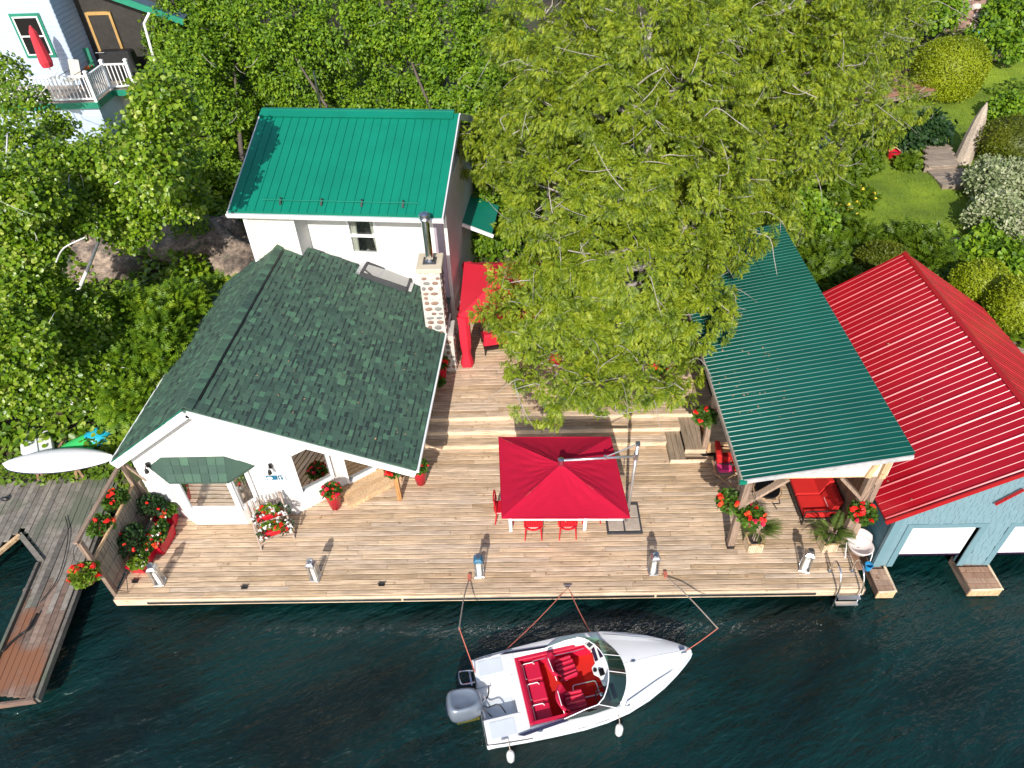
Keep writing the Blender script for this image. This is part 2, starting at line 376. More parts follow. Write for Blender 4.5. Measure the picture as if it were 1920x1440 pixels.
def water_mat():
    m, n, l, b = nodes_of('lake_water')
    v, g = coords(n, l, (1, 1, 1), (0, 0, math.radians(-28))); mp = n.new('ShaderNodeMapping'); mp.inputs['Scale'].default_value = (.55, 1.5, 1); l.new(v, mp.inputs[0])
    a = noise(n, l, mp.outputs[0], .95, 5, .6); c = noise(n, l, mp.outputs[0], 7, 4, .6); s = n.new('ShaderNodeMath'); s.operation = 'MULTIPLY_ADD'; s.inputs[1].default_value = .17; l.new(c, s.inputs[0]); l.new(a, s.inputs[2])
    bp = n.new('ShaderNodeBump'); bp.inputs['Strength'].default_value = .9; bp.inputs['Distance'].default_value = .30; l.new(s.outputs[0], bp.inputs['Height'])
    gl = n.new('ShaderNodeBsdfGlossy'); gl.inputs['Roughness'].default_value = .03; l.new(bp.outputs[0], gl.inputs['Normal'])
    tr = n.new('ShaderNodeBsdfTransparent'); tr.inputs[0].default_value = (.46, .52, .44, 1)
    df = n.new('ShaderNodeBsdfDiffuse'); df.inputs[0].default_value = (.0024, .0225, .0210, 1); l.new(bp.outputs[0], df.inputs['Normal'])
    big = noise(n, l, mp.outputs[0], .45, 4, .6); br = ramp(n, [(.30, .30, .30), (.97, .97, .97)], [.36, .58]); l.new(big, br.inputs[0])
    body = n.new('ShaderNodeMixShader'); l.new(br.outputs[0], body.inputs[0]); l.new(tr.outputs[0], body.inputs[1]); l.new(df.outputs[0], body.inputs[2])
    fr = n.new('ShaderNodeFresnel'); fr.inputs[0].default_value = 1.5; l.new(bp.outputs[0], fr.inputs['Normal'])
    mx = n.new('ShaderNodeMixShader'); l.new(fr.outputs[0], mx.inputs[0]); l.new(body.outputs[0], mx.inputs[1]); l.new(gl.outputs[0], mx.inputs[2]); l.new(mx.outputs[0], n['Material Output'].inputs['Surface']); n.remove(b)
water_mat()
M('trim_grey', (.42, .42, .42), .7, var=.2)
GL('glass_clear', (.8, .82, .8), .05)
GL('glass', (.35, .38, .38), .30); GL('boat_glass', (.13, .27, .20), .06); GL('lantern_glass', (.97, .98, .98), .01); GL('glass_bay', (.80, .84, .84), .20); GL('skylight_glass', (.55, .6, .5), .45)
LF('cedar', [(.024, .050, .005), (.085, .140, .007), (.175, .245, .010), (.275, .335, .016), (.38, .41, .04)], .18)
LF('cedar_deep', [(.022, .050, .007), (.048, .092, .009), (.09, .14, .010), (.14, .185, .014)])
LF('maple', [(.035, .090, .006), (.10, .20, .010), (.19, .32, .014), (.32, .43, .026)], .28)
LF('birch', [(.04, .095, .006), (.105, .205, .010), (.22, .335, .016), (.52, .57, .14)], .3, .34)
LF('sumac', [(.05, .115, .008), (.10, .20, .010), (.19, .31, .014), (.31, .40, .02)])
LF('geranium', [(.03, .075, .012), (.07, .15, .016), (.13, .22, .02)], .25)
LF('lime_leaf', [(.07, .15, .01), (.15, .25, .02), (.26, .34, .03)], .3)
LF('dark_herb', [(.012, .04, .012), (.025, .065, .016), (.05, .1, .02)], .25)
LF('palm', [(.06, .12, .02), (.12, .19, .03), (.22, .27, .07)], .3)
LF('topiary', [(.05, .07, .004), (.10, .125, .006), (.16, .175, .010)], .2, patch=.6)
LF('topiary_lime', [(.13, .18, .005), (.23, .29, .008), (.33, .38, .014)], .2, patch=.6)
LF('willow_white', [(.10, .16, .05), (.26, .32, .14), (.45, .48, .28), (.62, .60, .46)], .3)
LF('spruce', [(.04, .10, .085), (.09, .17, .15), (.15, .25, .22)], .15)
LF('fern', [(.05, .10, .006), (.10, .17, .008), (.17, .25, .012)], .35)
LF('grass', [(.12, .19, .008), (.18, .26, .010), (.25, .33, .014)], .3)
M('bloom_red', (.72, .012, .006), .6, var=.15, bmp=0)
M('bloom_orange', (.75, .07, .015), .6, var=.15, bmp=0)
M('bloom_magenta', (.6, .01, .06), .6, var=.15, bmp=0)
M('bloom_white', (.82, .8, .76), .6, var=.05, bmp=0)
M('bloom_yellow', (.75, .55, .04), .6, var=.1, bmp=0)
# ------------------------------------------------------------------ ground, lake, lawn
def grid_sheet(name, xs, ys, zf, mat, smooth=True):
    X, Y = np.meshgrid(xs, ys); V = np.stack([X.ravel(), Y.ravel(), zf(X, Y).ravel()], 1); a = len(xs); b = len(ys)
    i = np.arange(a - 1)[None, :] + a * np.arange(b - 1)[:, None]; i = i.ravel()
    return fobj(name, V, np.stack([i, i + 1, i + a + 1, i + a], 1), mat, None, smooth)
def zg(X, Y): return hgt(X, Y) + np.where(Y > 13.5, .06 * np.sin(X * 1.7 + Y) + .05 * np.sin(Y * 2.3 - X * .8), 0)
tag(grid_sheet('ground', np.concatenate([np.linspace(-140, -34, 14), np.linspace(-32, 44, 191), np.linspace(46, 150, 14)]), np.concatenate([np.linspace(-60, 6, 12), np.linspace(7, 60, 160), np.linspace(63, 170, 14)]), zg, 'earth'), kind='structure')
tag(grid_sheet('lake_bed', np.linspace(-60, 60, 61), np.linspace(-8, 11.5, 30), lambda X, Y: hgt(X, Y) + .06 + .12 * np.sin(X * .9) * np.sin(Y * 1.1), 'bed_moss'), kind='structure')
WATER = -.55
tag(grid_sheet('lake', np.linspace(-140, 150, 3), np.linspace(-60, 19, 3), lambda X, Y: X * 0 + WATER, 'lake_water'), kind='structure')
lawn_poly = [(12.3, 23.5), (19.2, 21.5), (27, 30), (36, 44), (30, 48), (19, 36), (14.5, 31.5)]
def inpoly(x, y, P):
    r = False; j = len(P) - 1
    for i in range(len(P)):
        if (P[i][1] > y) != (P[j][1] > y) and x < (P[j][0] - P[i][0]) * (y - P[i][1]) / (P[j][1] - P[i][1]) + P[i][0]: r = not r
        j = i
    return r
def lawn():
    V = []; F = []; xs = np.arange(11, 38, .5); ys = np.arange(20, 49, .5)
    for x in xs:
        for y in ys:
            if inpoly(x + .25, y + .25, lawn_poly):
                k = len(V)
                for a, b in ((0, 0), (.5, 0), (.5, .5), (0, .5)): V.append((x + a, y + b, float(zg(np.array(x + a), np.array(y + b))) + .03))
                F.append((k, k + 1, k + 2, k + 3))
    tag(fobj('lawn', V, F, 'lawn'), kind='structure')
    rg = np.random.default_rng(3); n = 26000; P = rg.uniform((12, 21), (30, 44), (n, 2)); P = np.array([p for p in P if inpoly(p[0], p[1], lawn_poly)]); n = len(P)
    z = zg(P[:, 0], P[:, 1]) + .03; a = rg.uniform(0, 6.28, n); s = rg.uniform(.05, .11, n); q = rg.normal(0, .03, (n, 2)); w_ = .014
    c, sn = np.cos(a) * w_, np.sin(a) * w_
    V = np.stack([np.stack([P[:, 0] - c, P[:, 1] - sn, z], 1), np.stack([P[:, 0] + c, P[:, 1] + sn, z], 1), np.stack([P[:, 0] + q[:, 0], P[:, 1] + q[:, 1], z + s], 1)], 1).reshape(-1, 3)
    tag(fobj('grass', V, np.arange(3 * n).reshape(n, 3), 'grass'), 'short mown grass blades covering the lawn', 'grass', kind='stuff')
lawn()
# ------------------------------------------------------------------ board helpers
def unit_board(name, w, h, mat, seed=0, ch=.006):
    b = MB(); a = .5; y = w / 2
    sec = [(-y, -h), (y, -h), (y, -ch), (y - ch, 0), (-y + ch, 0), (-y, -ch)]
    b.add([(-a, p, q) for p, q in sec] + [(a, p, q) for p, q in sec], [tuple(range(5, -1, -1)), tuple(range(6, 12))] + [(i, (i + 1) % 6, 6 + (i + 1) % 6, 6 + i) for i in range(6)])
    return b.mesh(name, mat)
BD = unit_board('board', .1245, .032, 'deck_wood', ch=.007)
def split_row(x0, x1, lo=2.6, hi=5.4):
    xs = [x0]; x = x0 + R_.uniform(.6, hi)
    while x < x1 - .7: xs.append(x); x += R_.uniform(lo, hi)
    return xs + [x1]
def row(parent, x0, x1, y, z, me=BD, lo=2.6, hi=5.4):
    xs = split_row(x0, x1, lo, hi)
    for a, b in zip(xs[:-1], xs[1:]):
        piece('board', me, parent, ((a + b) / 2, y, z + R_.uniform(-.0025, .0015)), (0, 0, R_.uniform(-.0006, .0006)), (b - a - R_.uniform(.004, .009), 1, 1))
# ------------------------------------------------------------------ main deck
DX0, DX1, DY0 = -10.08, 7.98, 9.53
b = MB(); b.bb(DX0 + .06, DX1 - .06, DY0 + .06, 14.5, -.30, -.05); b.bb(-5.2, 6.0, 15.2, 21.2, -.1, .38); b.bb(-5.2, 5.2, 14.35, 14.7, -.05, .09); b.bb(-5.2, 5.2, 14.78, 15.2, -.05, .24)
deck = tag(b.build('deck', 'black'), kind='structure')
def wall_x(y):      # where the cottage wall stands at this depth
    if y < 12.0: return DX0
    if y < 14.2: return -6.2 + (y - 12.0) * 3.0 / 2.2
    return -3.2
k = 0; y = DY0 + .07
while y < 14.28:
    row(deck, wall_x(y - .07), DX1 if y < 13.9 else 5.0, y, 0); y += .1448
for i in range(3):                                    # three broad steps up to the upper terrace
    y0 = 14.30 + .43 * i; z = .15 * (i + 1); x1 = 4.05 + .45 * i
    if i < 2:
        for j in range(3): row(deck, -3.2, x1, y0 + .075 + .1435 * j, z)
    P1('riser', 'riser_wood', deck, lambda b: b.bb(-3.2, x1, y0 - .012, y0 + .012, z - .15 + .004, z - .004))
y = 15.16 + .075
while y < 21.2: row(deck, -3.2, 5.6, y, .45, lo=1.6, hi=4.2); y += .1448
BDY = unit_board('board', .138, .032, 'deck_wood_y')
for i in range(7):                                    # side flight with boards laid the other way
    x = 4.12 + .1448 * i; z = .15 if i < 3 else .30; ya = 13.62 + (.0 if i < 3 else .24); yb = 15.15
    piece('board', BDY, deck, (x, (ya + yb) / 2, z), (0, 0, math.pi / 2), (yb - ya, 1, 1))
P1('riser', 'riser_wood', deck, lambda b: b.bb(4.04, 5.06, 13.585, 13.61, .0, .146)); P1('riser', 'riser_wood', deck, lambda b: b.bb(4.47, 5.06, 13.82, 13.85, .15, .296))
P1('riser', 'deck_wood_y', deck, lambda b: b.bb(4.03, 4.046, 13.62, 14.28, .0, .146))
P1('fascia', 'riser_wood', deck, lambda b: b.bb(DX0 - .02, DX1, DY0 - .035, DY0 - .003, -.27, -.034))
for x0, x1 in ((-9.3, -3.1), (-3.05, 3.0), (3.05, 6.85)): P1('bumper_strip', 'galv', deck, lambda b: b.bb(x0, x1, DY0 - .065, DY0 - .037, -.19, -.10))
P1('side_fascia', 'post_wood', deck, lambda b: (b.bb(DX0 - .035, DX0 - .003, DY0 - .03, 12.0, -.27, -.034), b.bb(DX1 + .003, DX1 + .03, DY0 - .03, 13.9, -.27, -.034)))
for x in (-9.9, -7.2, -4.3, -1.4, 1.5, 4.4, 7.6): P1('pile', 'post_wood', deck, lambda b: b.tube([(x, 10.3, -1.9), (x, 10.3, -.3)], .11))
for x, yy in ((-6.96, 9.78), (-3.6, 9.80), (-9.75, 10.0)):
    t = thing('dock_cleat', {-6.96: 'small black cleat screwed to deck edge left of second lantern', -3.6: 'small black cleat on deck edge between second and third lanterns'}.get(x, 'small black cleat at deck corner beside bamboo screen post'), 'cleat', (x, yy, 0), 'cleats on the deck edge')
    P1('base', 'black', t, lambda b: b.box((x, yy, .012), (.15, .09, .024))); P1('horn', 'black', t, lambda b: b.tube([(x - .09, yy, .06), (x, yy, .05), (x + .09, yy, .06)], .014))
# ------------------------------------------------------------------ old grey dock
t = thing('grey_dock', 'old weathered grey plank dock with a finger pier and square opening', 'dock', (-12, 11, -.3))
GB = unit_board('board', .142, .05, 'grey_wood'); WB = unit_board('board', .142, .05, 'wet_wood')
dv = Vector((.135, -.991, 0)); pv = Vector((-.991, -.135, 0)); A0 = Vector((-11.80, 14.0, 0)); ang = math.atan2(dv.y, dv.x)
for i in range(30):
    s = .073 + .1475 * i; p0 = A0 + pv * s; ln = lambda y: (p0.y - y) / .991
    if i < 8: end = ln(7.1 + .02 * i); cut = ln(R_.uniform(9.0, 10.3)); segs = [(-.1, cut, GB), (cut, end, WB)]
    else:
        yy = 10.88 + (i - 8) * .17 if i < 13 else 11.75 - (i - 13) * .22
        segs = [(-.1, ln(max(yy, 10.2)), GB)]
    for a, c, me in segs:
        q = p0 + dv * ((a + c) / 2); piece('board', me, t, (q.x, q.y, -.03 + R_.uniform(-.008, .004)), (0, 0, ang + R_.uniform(-.004, .004)), (c - a - .01, 1, 1))
P1('stringer', 'grey_wood', t, lambda b: (b.beam(A0 + dv * .0 + Vector((.06, 0, -.15)), A0 + dv * 6.95 + Vector((.06, 0, -.15)), .08, .16), b.beam(A0 + pv * 1.14 + dv * 3.2 + Vector((0, 0, -.15)), A0 + pv * 1.14 + dv * 6.9 + Vector((0, 0, -.15)), .08, .16)))
P1('end_board', 'wet_wood', t, lambda b: b.beam(A0 + dv * 6.97 + Vector((.03, 0, -.12)), A0 + pv * 1.2 + dv * 6.97 + Vector((0, 0, -.12)), .05, .18))
P1('edge_beam', 'grey_wood', t, lambda b: (b.beam(A0 + pv * 1.08 + dv * 3.25 + Vector((0, 0, -.02)), A0 + pv * 1.98 + dv * 2.25 + Vector((0, 0, -.02)), .12, .1),)); P1('curb', 'tan_wood', t, lambda b: b.beam(A0 + pv * 1.95 + dv * 2.3 + Vector((0, 0, .0)), A0 + pv * 3.0 + dv * 3.9 + Vector((0, 0, .0)), .09, .1)); P1('curb', 'grey_wood', t, lambda b: b.beam(A0 + pv * 1.14 + dv * 3.3 + Vector((0, 0, .01)), A0 + pv * 1.14 + dv * 6.7 + Vector((0, 0, .01)), .07, .07))
for q in ((.4, 2), (1.2, 4), (.4, 5.8), (1.2, 6.5), (3.4, 1.5)):
    c = A0 + pv * q[0] + dv * q[1]; P1('pile', 'post_wood', t, lambda b: b.tube([(c.x, c.y, -2), (c.x, c.y, -.09)], .1))
def wire(name, pts, r, mat, label, cat, n=5, group=None, cn=6):
    b = MB(); b.tube(curve_pts(pts, cn), r, n); return tag(b.build(name, mat, None, smooth=True), label, cat, group)
wire('power_cable', [Zp(122, 968, .02), Zp(128, 995, .02), Zp(122, 1040, .02), Zp(105, 1090, .02), Zp(75, 1130, .02)], .012, 'black', 'black cable lying loose on the grey dock', 'cable')
wire('mooring_chain', [Zp(70, 1150, .03), Zp(52, 1180, .03), Zp(40, 1188, .03), Zp(20, 1205, .03), Zp(4, 1222, .03)], .03, 'iron', 'rusty chain along the edge of the finger pier', 'chain')
t = thing('dock_shoe', 'small dark water shoe left on the grey dock planks', 'shoe', Zp(8, 935, 0))
c = Zp(8, 935, .03); P1('sole', 'black', t, lambda b: b.lathe([(.03, -.05), (.11, -.05), (.12, 0), (.06, .05), (.01, .06)], c, 10, 1, .5)); P1('strap', 'navy', t, lambda b: b.tube([(c.x - .04, c.y - .06, .0), (c.x - .02, c.y, .11), (c.x - .04, c.y + .06, .0)], .015))
# ------------------------------------------------------------------ corrugated roof sheets
def rib_sheet(name, n_ribs, pitch, length, mat, rib_h, rib_w, base=.006, big=None, seam=False):
    """sheet in local x (down the slope, 0..length), y across (0..n*pitch), z up; ribs with slanted sides"""
    prof = [(0, 0)]
    for i in range(n_ribs):
        y0 = pitch * (i + .5); k = 2.3 if big is not None and i % big == 0 else 1; s = rib_h * k * .9
        prof += [(y0 - rib_w * k - s, 0), (y0 - rib_w * k, rib_h * k), (y0 + rib_w * k, rib_h * k), (y0 + rib_w * k + s, 0)]
    prof += [(pitch * n_ribs - .002, 0)]
    b = MB(); k = len(prof); V = [(0, y, z) for y, z in prof] + [(length, y, z) for y, z in prof] + [(0, y, z - base) for y, z in prof] + [(length, y, z - base) for y, z in prof]
    F = []
    for i in range(k - 1): F += [(i, k + i, k + i + 1, i + 1), (2 * k + i, 2 * k + i + 1, 3 * k + i + 1, 3 * k + i), (i, i + 1, 2 * k + i + 1, 2 * k + i), (k + i, 3 * k + i, 3 * k + i + 1, k + i + 1)]
    b.add(V, F); return b.mesh(name, mat)
def frame_at(o, xd, yd):
    x = Vector(xd).normalized(); y = Vector(yd); z = x.cross(y).normalized(); y = z.cross(x)
    m = Matrix((x, y, z)).transposed(); return m
# ------------------------------------------------------------------ shingled cottage
ct = thing('shingled_cottage', 'white clapboard lakeside cottage with dark green shingled gable roof and bay window', 'cottage', (-6.5, 14, 0))
RF = dict(l0=Vector((-10.06, 11.71, 2.51)), a0=Vector((-7.74, 11.71, 4.18)), r0=Vector((-2.75, 11.71, 2.0)), l1=Vector((-9.75, 19.3, 2.51)), a1=Vector((-7.38, 19.3, 4.18)), r1=Vector((-2.40, 19.3, 1.93)))
WY = 12.06; WX0, WX1 = -9.86, -6.2
def roof_z(x, y):
    t = (y - 11.71) / 7.59; A = RF['a0'].lerp(RF['a1'], t); L = RF['l0'].lerp(RF['l1'], t); Rr = RF['r0'].lerp(RF['r1'], t)
    return A.z + (x - A.x) * ((Rr.z - A.z) / (Rr.x - A.x)) if x > A.x else A.z + (x - A.x) * ((L.z - A.z) / (L.x - A.x))
# front wall in clapboards: bottom lap rows, each its own board
lap = .19
def lap_board(b, x0, x1, y, z, h, d=.022, n=(0, -1)):
    # tilted lap between two plan points
    pass
def wall_core(b):
    t = .12
    xs = [WX0, -9.33]
    b.prism([(WX0, WY + .03, 0), (WX1, WY + .03, 0), (WX1, WY + .03, roof_z(WX1, WY) - .08), (RF['a0'].x, WY + .03, roof_z(RF['a0'].x, WY) - .08), (WX0, WY + .03, roof_z(WX0, WY) - .08)], (0, t, 0))
    b.bb(WX0 + .004, WX0 + t, WY + .15, 19.0, 0, 2.45)
wall = P1('wall', 'white_wall', ct, wall_core)
z = .02
while z < 4.05:                                        # clapboards of the gable, clipped to the roof line
    h = lap - .004; zt = z + h
    def xl(zz): return max(WX0 - .004, RF['a0'].x - (roof_z(RF['a0'].x, WY) - .1 - zz) / ((4.18 - 2.51) / 2.32))
    def xr(zz): return min(WX1 + .004, RF['a0'].x + (roof_z(RF['a0'].x, WY) - .1 - zz) / ((4.18 - 2.0) / 4.99))
    spans = [(xl(z), xr(z), xl(zt), xr(zt))]
    if zt < 2.1: spans = [(xl(z), -9.34, xl(zt), -9.34), (-7.08, xr(z), -7.08, xr(zt))]
    for a, c, a2, c2 in spans:
        if c2 - a2 > .12:
            bb = MB(); yb, yt, yk = WY - .012, WY + .012, WY + .031
            bb.hexa([(a, yb, z), (c, yb, z), (c, yk, z), (a, yk, z), (a2, yt, zt), (c2, yt, zt), (c2, yk, zt), (a2, yk, zt)])
            bb.build('clapboard', 'white_wall', wall)
    z += lap
# angled glazed wall under the porch roof
q0 = Vector((-6.2, 12.0, 0)); q1 = Vector((-3.2, 14.2, 0)); qd = (q1 - q0).normalized(); qn = Vector((qd.y, -qd.x, 0)); ql = (q1 - q0).length
def AW(s, z, off=0): p = q0 + qd * s + qn * off; return Vector((p.x, p.y, z))
wins = [(.34, 1.18, .68, 2.10), (1.60, 2.38, .22, 1.85)]
def aw_core(b):
    segs = [(0, .34), (1.18, 1.60), (2.38, ql)]
    for a, c in segs:
        za, zc = roof_z(AW(a, 0).x, AW(a, 0).y) - .16, roof_z(AW(c, 0).x, AW(c, 0).y) - .16
        b.prism([AW(a, 0), AW(c, 0), AW(c, zc), AW(a, za)], -qn * .12)
    for a, c, z0, z1 in wins:
        b.prism([AW(a, 0), AW(c, 0), AW(c, z0), AW(a, z0)], -qn * .12)
        za, zc = roof_z(AW(a, 0).x, AW(a, 0).y) - .16, roof_z(AW(c, 0).x, AW(c, 0).y) - .16
        if min(za, zc) > z1: b.prism([AW(a, z1), AW(c, z1), AW(c, zc), AW(a, za)], -qn * .12)
P1('wall', 'white_wall', ct, aw_core); P1('wall', 'white_wall', ct, lambda b: b.bb(-3.32, -3.2, 14.2, 19.5, 0, 1.9))
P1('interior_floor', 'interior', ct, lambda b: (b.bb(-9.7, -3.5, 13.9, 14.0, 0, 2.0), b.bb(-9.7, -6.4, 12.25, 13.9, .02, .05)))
for a, c, z0, z1 in wins:
    fr = P1('window', 'white_trim', ct, lambda b: (b.beam(AW(a - .03, z0 - .03, .02), AW(c + .03, z0 - .03, .02), .07, .07, qn), b.beam(AW(a - .03, z1 + .03, .02), AW(c + .03, z1 + .03, .02), .07, .07, qn), b.beam(AW(a - .03, z0, .02), AW(a - .03, z1, .02), .07, .07, qn), b.beam(AW(c + .03, z0, .02), AW(c + .03, z1, .02), .07, .07, qn)))
    P1('pane', 'glass', fr, lambda b: b.prism([AW(a, z0, -.05), AW(c, z0, -.05), AW(c, z1, -.05), AW(a, z1, -.05)], -qn * .01))
    P1('sill', 'sill_paint', fr, lambda b: b.beam(AW(a, z0 + .02, -.1), AW(c, z0 + .02, -.1), .1, .02))
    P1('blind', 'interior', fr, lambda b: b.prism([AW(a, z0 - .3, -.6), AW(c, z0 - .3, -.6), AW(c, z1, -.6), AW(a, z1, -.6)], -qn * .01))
# bay window
BP = [Vector((-9.33, 12.06, 0)), Vector((-8.78, 11.72, 0)), Vector((-7.42, 11.70, 0)), Vector((-7.08, 12.06, 0))]
BP[3] = Vector((-7.08, 12.06, 0))
bay = P1('bay_window', 'white_wall', ct, lambda b: (b.prism([(p.x, p.y, 0) for p in BP], (0, 0, .62)), b.prism([(p.x, p.y, 1.78) for p in BP], (0, 0, .12)), [b.beam((p.x, p.y, .62), (p.x, p.y, 1.78), .11, .11) for p in BP[1:3]], b.beam((BP[0].x + .02, BP[0].y - .02, .62), (BP[0].x + .02, BP[0].y - .02, 1.78), .14, .1), b.beam((BP[3].x - .02, BP[3].y - .02, .62), (BP[3].x - .02, BP[3].y - .02, 1.78), .12, .1)))
P1('bay_panel', 'white_wall', bay, lambda b: b.prism([(BP[0].x + .05, BP[0].y - .02, .62), (BP[1].x - .04, BP[1].y + .035, .62), (BP[1].x - .04, BP[1].y + .035, 1.78), (BP[0].x + .05, BP[0].y - .02, 1.78)], (0.02, .03, 0)))
for i, j in ((1, 2), (2, 3)):
    a, c = BP[i], BP[j]; d = (c - a).normalized(); n_ = Vector((d.y, -d.x, 0)); a = a + d * .055; c = c - d * .055
    P1('pane', 'glass_bay', bay, lambda b: b.add([(a.x, a.y, .66), (c.x, c.y, .66), (c.x, c.y, 1.76), (a.x, a.y, 1.76)], [(0, 1, 2, 3)]))
    P1('frame', 'white_trim', bay, lambda b: (b.beam(a + Vector((0, 0, .645)) + n_ * .03, c + Vector((0, 0, .645)) + n_ * .03, .09, .05), b.beam(a + Vector((0, 0, .66)) + n_ * .012, a + Vector((0, 0, 1.76)) + n_ * .012, .05, .05), b.beam(c + Vector((0, 0, .66)) + n_ * .012, c + Vector((0, 0, 1.76)) + n_ * .012, .05, .05)))
P1('window_seat', 'sill_paint', bay, lambda b: b.bb(-9.0, -7.2, 11.86, 12.5, .6, .64))
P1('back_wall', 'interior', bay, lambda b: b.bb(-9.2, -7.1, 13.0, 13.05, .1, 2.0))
# bay roof
e = .14; EP = [Vector((-9.52, 12.06, 1.92)), Vector((-8.84, 11.56, 1.88)), Vector((-7.36, 11.54, 1.88)), Vector((-6.84, 12.06, 1.92))]; TP = [Vector((-9.1, 12.05, 2.25)), Vector((-7.5, 12.05, 2.25))]
br = P1('bay_roof', 'shingle', bay, lambda b: b.add([*EP, *TP, *[p - Vector((0, 0, .06)) for p in EP]], [(0, 1, 4), (1, 2, 5, 4), (2, 3, 5), (6, 7, 1, 0), (7, 8, 2, 1), (8, 9, 3, 2), (9, 8, 7, 6), (0, 4, 5, 3)]))
bs = MB()
for r in range(3):
    t0, t1 = r / 3, (r + 1) / 3; L0 = EP[1].lerp(TP[0], t0); R0 = EP[2].lerp(TP[1], t0); L1 = EP[1].lerp(TP[0], t1); R1 = EP[2].lerp(TP[1], t1); n = 7
    for i in range(n):
        a, c = i / n + .006, (i + 1) / n - .006; hh = Vector((0, -.008, R_.uniform(.008, .02)))
        bs.hexa([L0.lerp(R0, a), L0.lerp(R0, c), L1.lerp(R1, c), L1.lerp(R1, a), L0.lerp(R0, a) + hh, L0.lerp(R0, c) + hh, L1.lerp(R1, c) + Vector((0, 0, .003)), L1.lerp(R1, a) + Vector((0, 0, .003))])
bs.build('shingle', 'shingle', br)['kind'] = 'stuff'
for i, x in enumerate((-8.55, -8.2, -7.8)):                                   # little pots on the bay sill
    p = thing('sill_pot', ('leftmost', 'middle', 'rightmost')[i] + ' of three small potted herbs on the bay window sill', 'potted herb', (x, 11.95, .645), 'herb pots behind the bay window')
    P1('pot', 'sign_white', p, lambda b: b.lathe([(.045, 0), (.065, .11), (.05, .11), (.045, .09)], (x, 11.95, .645), 10))
    P1('leaves', 'lime_leaf', p, lambda b: [b.tube([(x, 11.95, .74), (x + .08 * math.cos(a), 11.95 + .08 * math.sin(a), .80)], [.015, .004], 4) for a in np.arange(0, 6.2, .7)])
# wall lamps and house number
for i, (px, py) in enumerate(((277, 872), (507, 874))):
    c = Yp(px, py, WY - .06); l = P1('wall_lamp', 'black', ct, lambda b: (b.box(c, (.08, .05, .14)), b.tube([c, c + Vector((0, -.1, .06)), c + Vector((0, -.14, .0))], .012), b.lathe([(.055, 0), (.04, .1), (.02, .13)], c + Vector((0, -.14, -.12)), 8)))
c = Yp(508, 896, WY - .02); s1 = P1('number_plate', 'sign_teal', ct, lambda b: (b.box(c + Vector((.02, 0, 0)), (.28, .012, .15)), b.box(c + Vector((.29, 0, 0)), (.2, .012, .15))))
P1('emblem', 'sign_white', s1, lambda b: b.prism([(c.x - .03 + .075 * math.cos(a), c.y - .008, c.z + .055 * math.sin(a)) for a in np.arange(0, 6.28, .4)], (0, -.004, 0)))
def digit(b):
    y = c.y - .008; z0 = c.z - .06; x = c.x + .2
    b.prism([(x + .03, y, z0), (x + .055, y, z0), (x + .055, y, z0 + .12), (x + .03, y, z0 + .12)], (0, -.004, 0))          # 1
    b.prism([(x + .085, y, z0 + .095), (x + .175, y, z0 + .095), (x + .175, y, z0 + .12), (x + .085, y, z0 + .12)], (0, -.004, 0)); b.prism([(x + .105, y, z0), (x + .13, y, z0), (x + .175, y, z0 + .095), (x + .15, y, z0 + .095)], (0, -.004, 0))  # 7
P1('digits', 'sign_white', s1, digit)
# porch corner post, low plank platform under the overhang
P1('porch_post', 'cedar_post', ct, lambda b: b.bb(-3.53, -3.41, 12.42, 12.54, 0, roof_z(-3.47, 12.48) - .15))
P1('porch_beam', 'tan_wood', ct, lambda b: b.beam((-3.1, 12.3, 1.93), (-3.1, 19, 1.93), .1, .14))
pl = thing('porch_step', 'low cedar plank step set diagonally in front of the cottage doors', 'step', (-4.4, 12.9, 0))
PB = unit_board('board', .138, .03, 'tan_wood')
pa = math.atan2(qd.y, qd.x); c0 = Vector((-4.62, 12.25, .17))
for i in range(6):
    c = c0 + qd * .62 - qn * (.1445 * i + .05) ; piece('board', PB, pl, (c.x, c.y, .17), (0, 0, pa), (1.6, 1, 1))
cc = c0 + qd * .62 - qn * .41; P1('frame', 'tan_wood', pl, lambda b: b.box((cc.x, cc.y, .068), (1.56, .80, .13), pa))
# roof: slab, shingles, ridge caps, fascia
def slab(b):
    for A, Bq, C, D in ((RF['l0'], RF['a0'], RF['a1'], RF['l1']), (RF['a0'], RF['r0'], RF['r1'], RF['a1'])):
        dn = Vector((0, 0, -.10)); b.hexa([A + dn, Bq + dn, C + dn, D + dn, A, Bq, C, D])
roof = P1('roof', 'shingle', ct, slab)
SHM = []
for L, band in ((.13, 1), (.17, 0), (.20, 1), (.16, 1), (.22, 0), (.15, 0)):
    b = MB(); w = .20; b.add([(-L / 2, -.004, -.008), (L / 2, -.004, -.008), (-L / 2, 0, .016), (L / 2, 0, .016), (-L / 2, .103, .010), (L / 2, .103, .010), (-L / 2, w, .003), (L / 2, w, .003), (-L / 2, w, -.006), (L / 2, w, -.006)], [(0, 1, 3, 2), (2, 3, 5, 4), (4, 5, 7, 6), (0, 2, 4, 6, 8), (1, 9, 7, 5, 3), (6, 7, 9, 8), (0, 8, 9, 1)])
    b.m = [0, 0, 1 if band else 0, 0, 0, 0, 0]; SHM.append((L, b.mesh('shingle', ['shingle', 'shingle_dark'])))
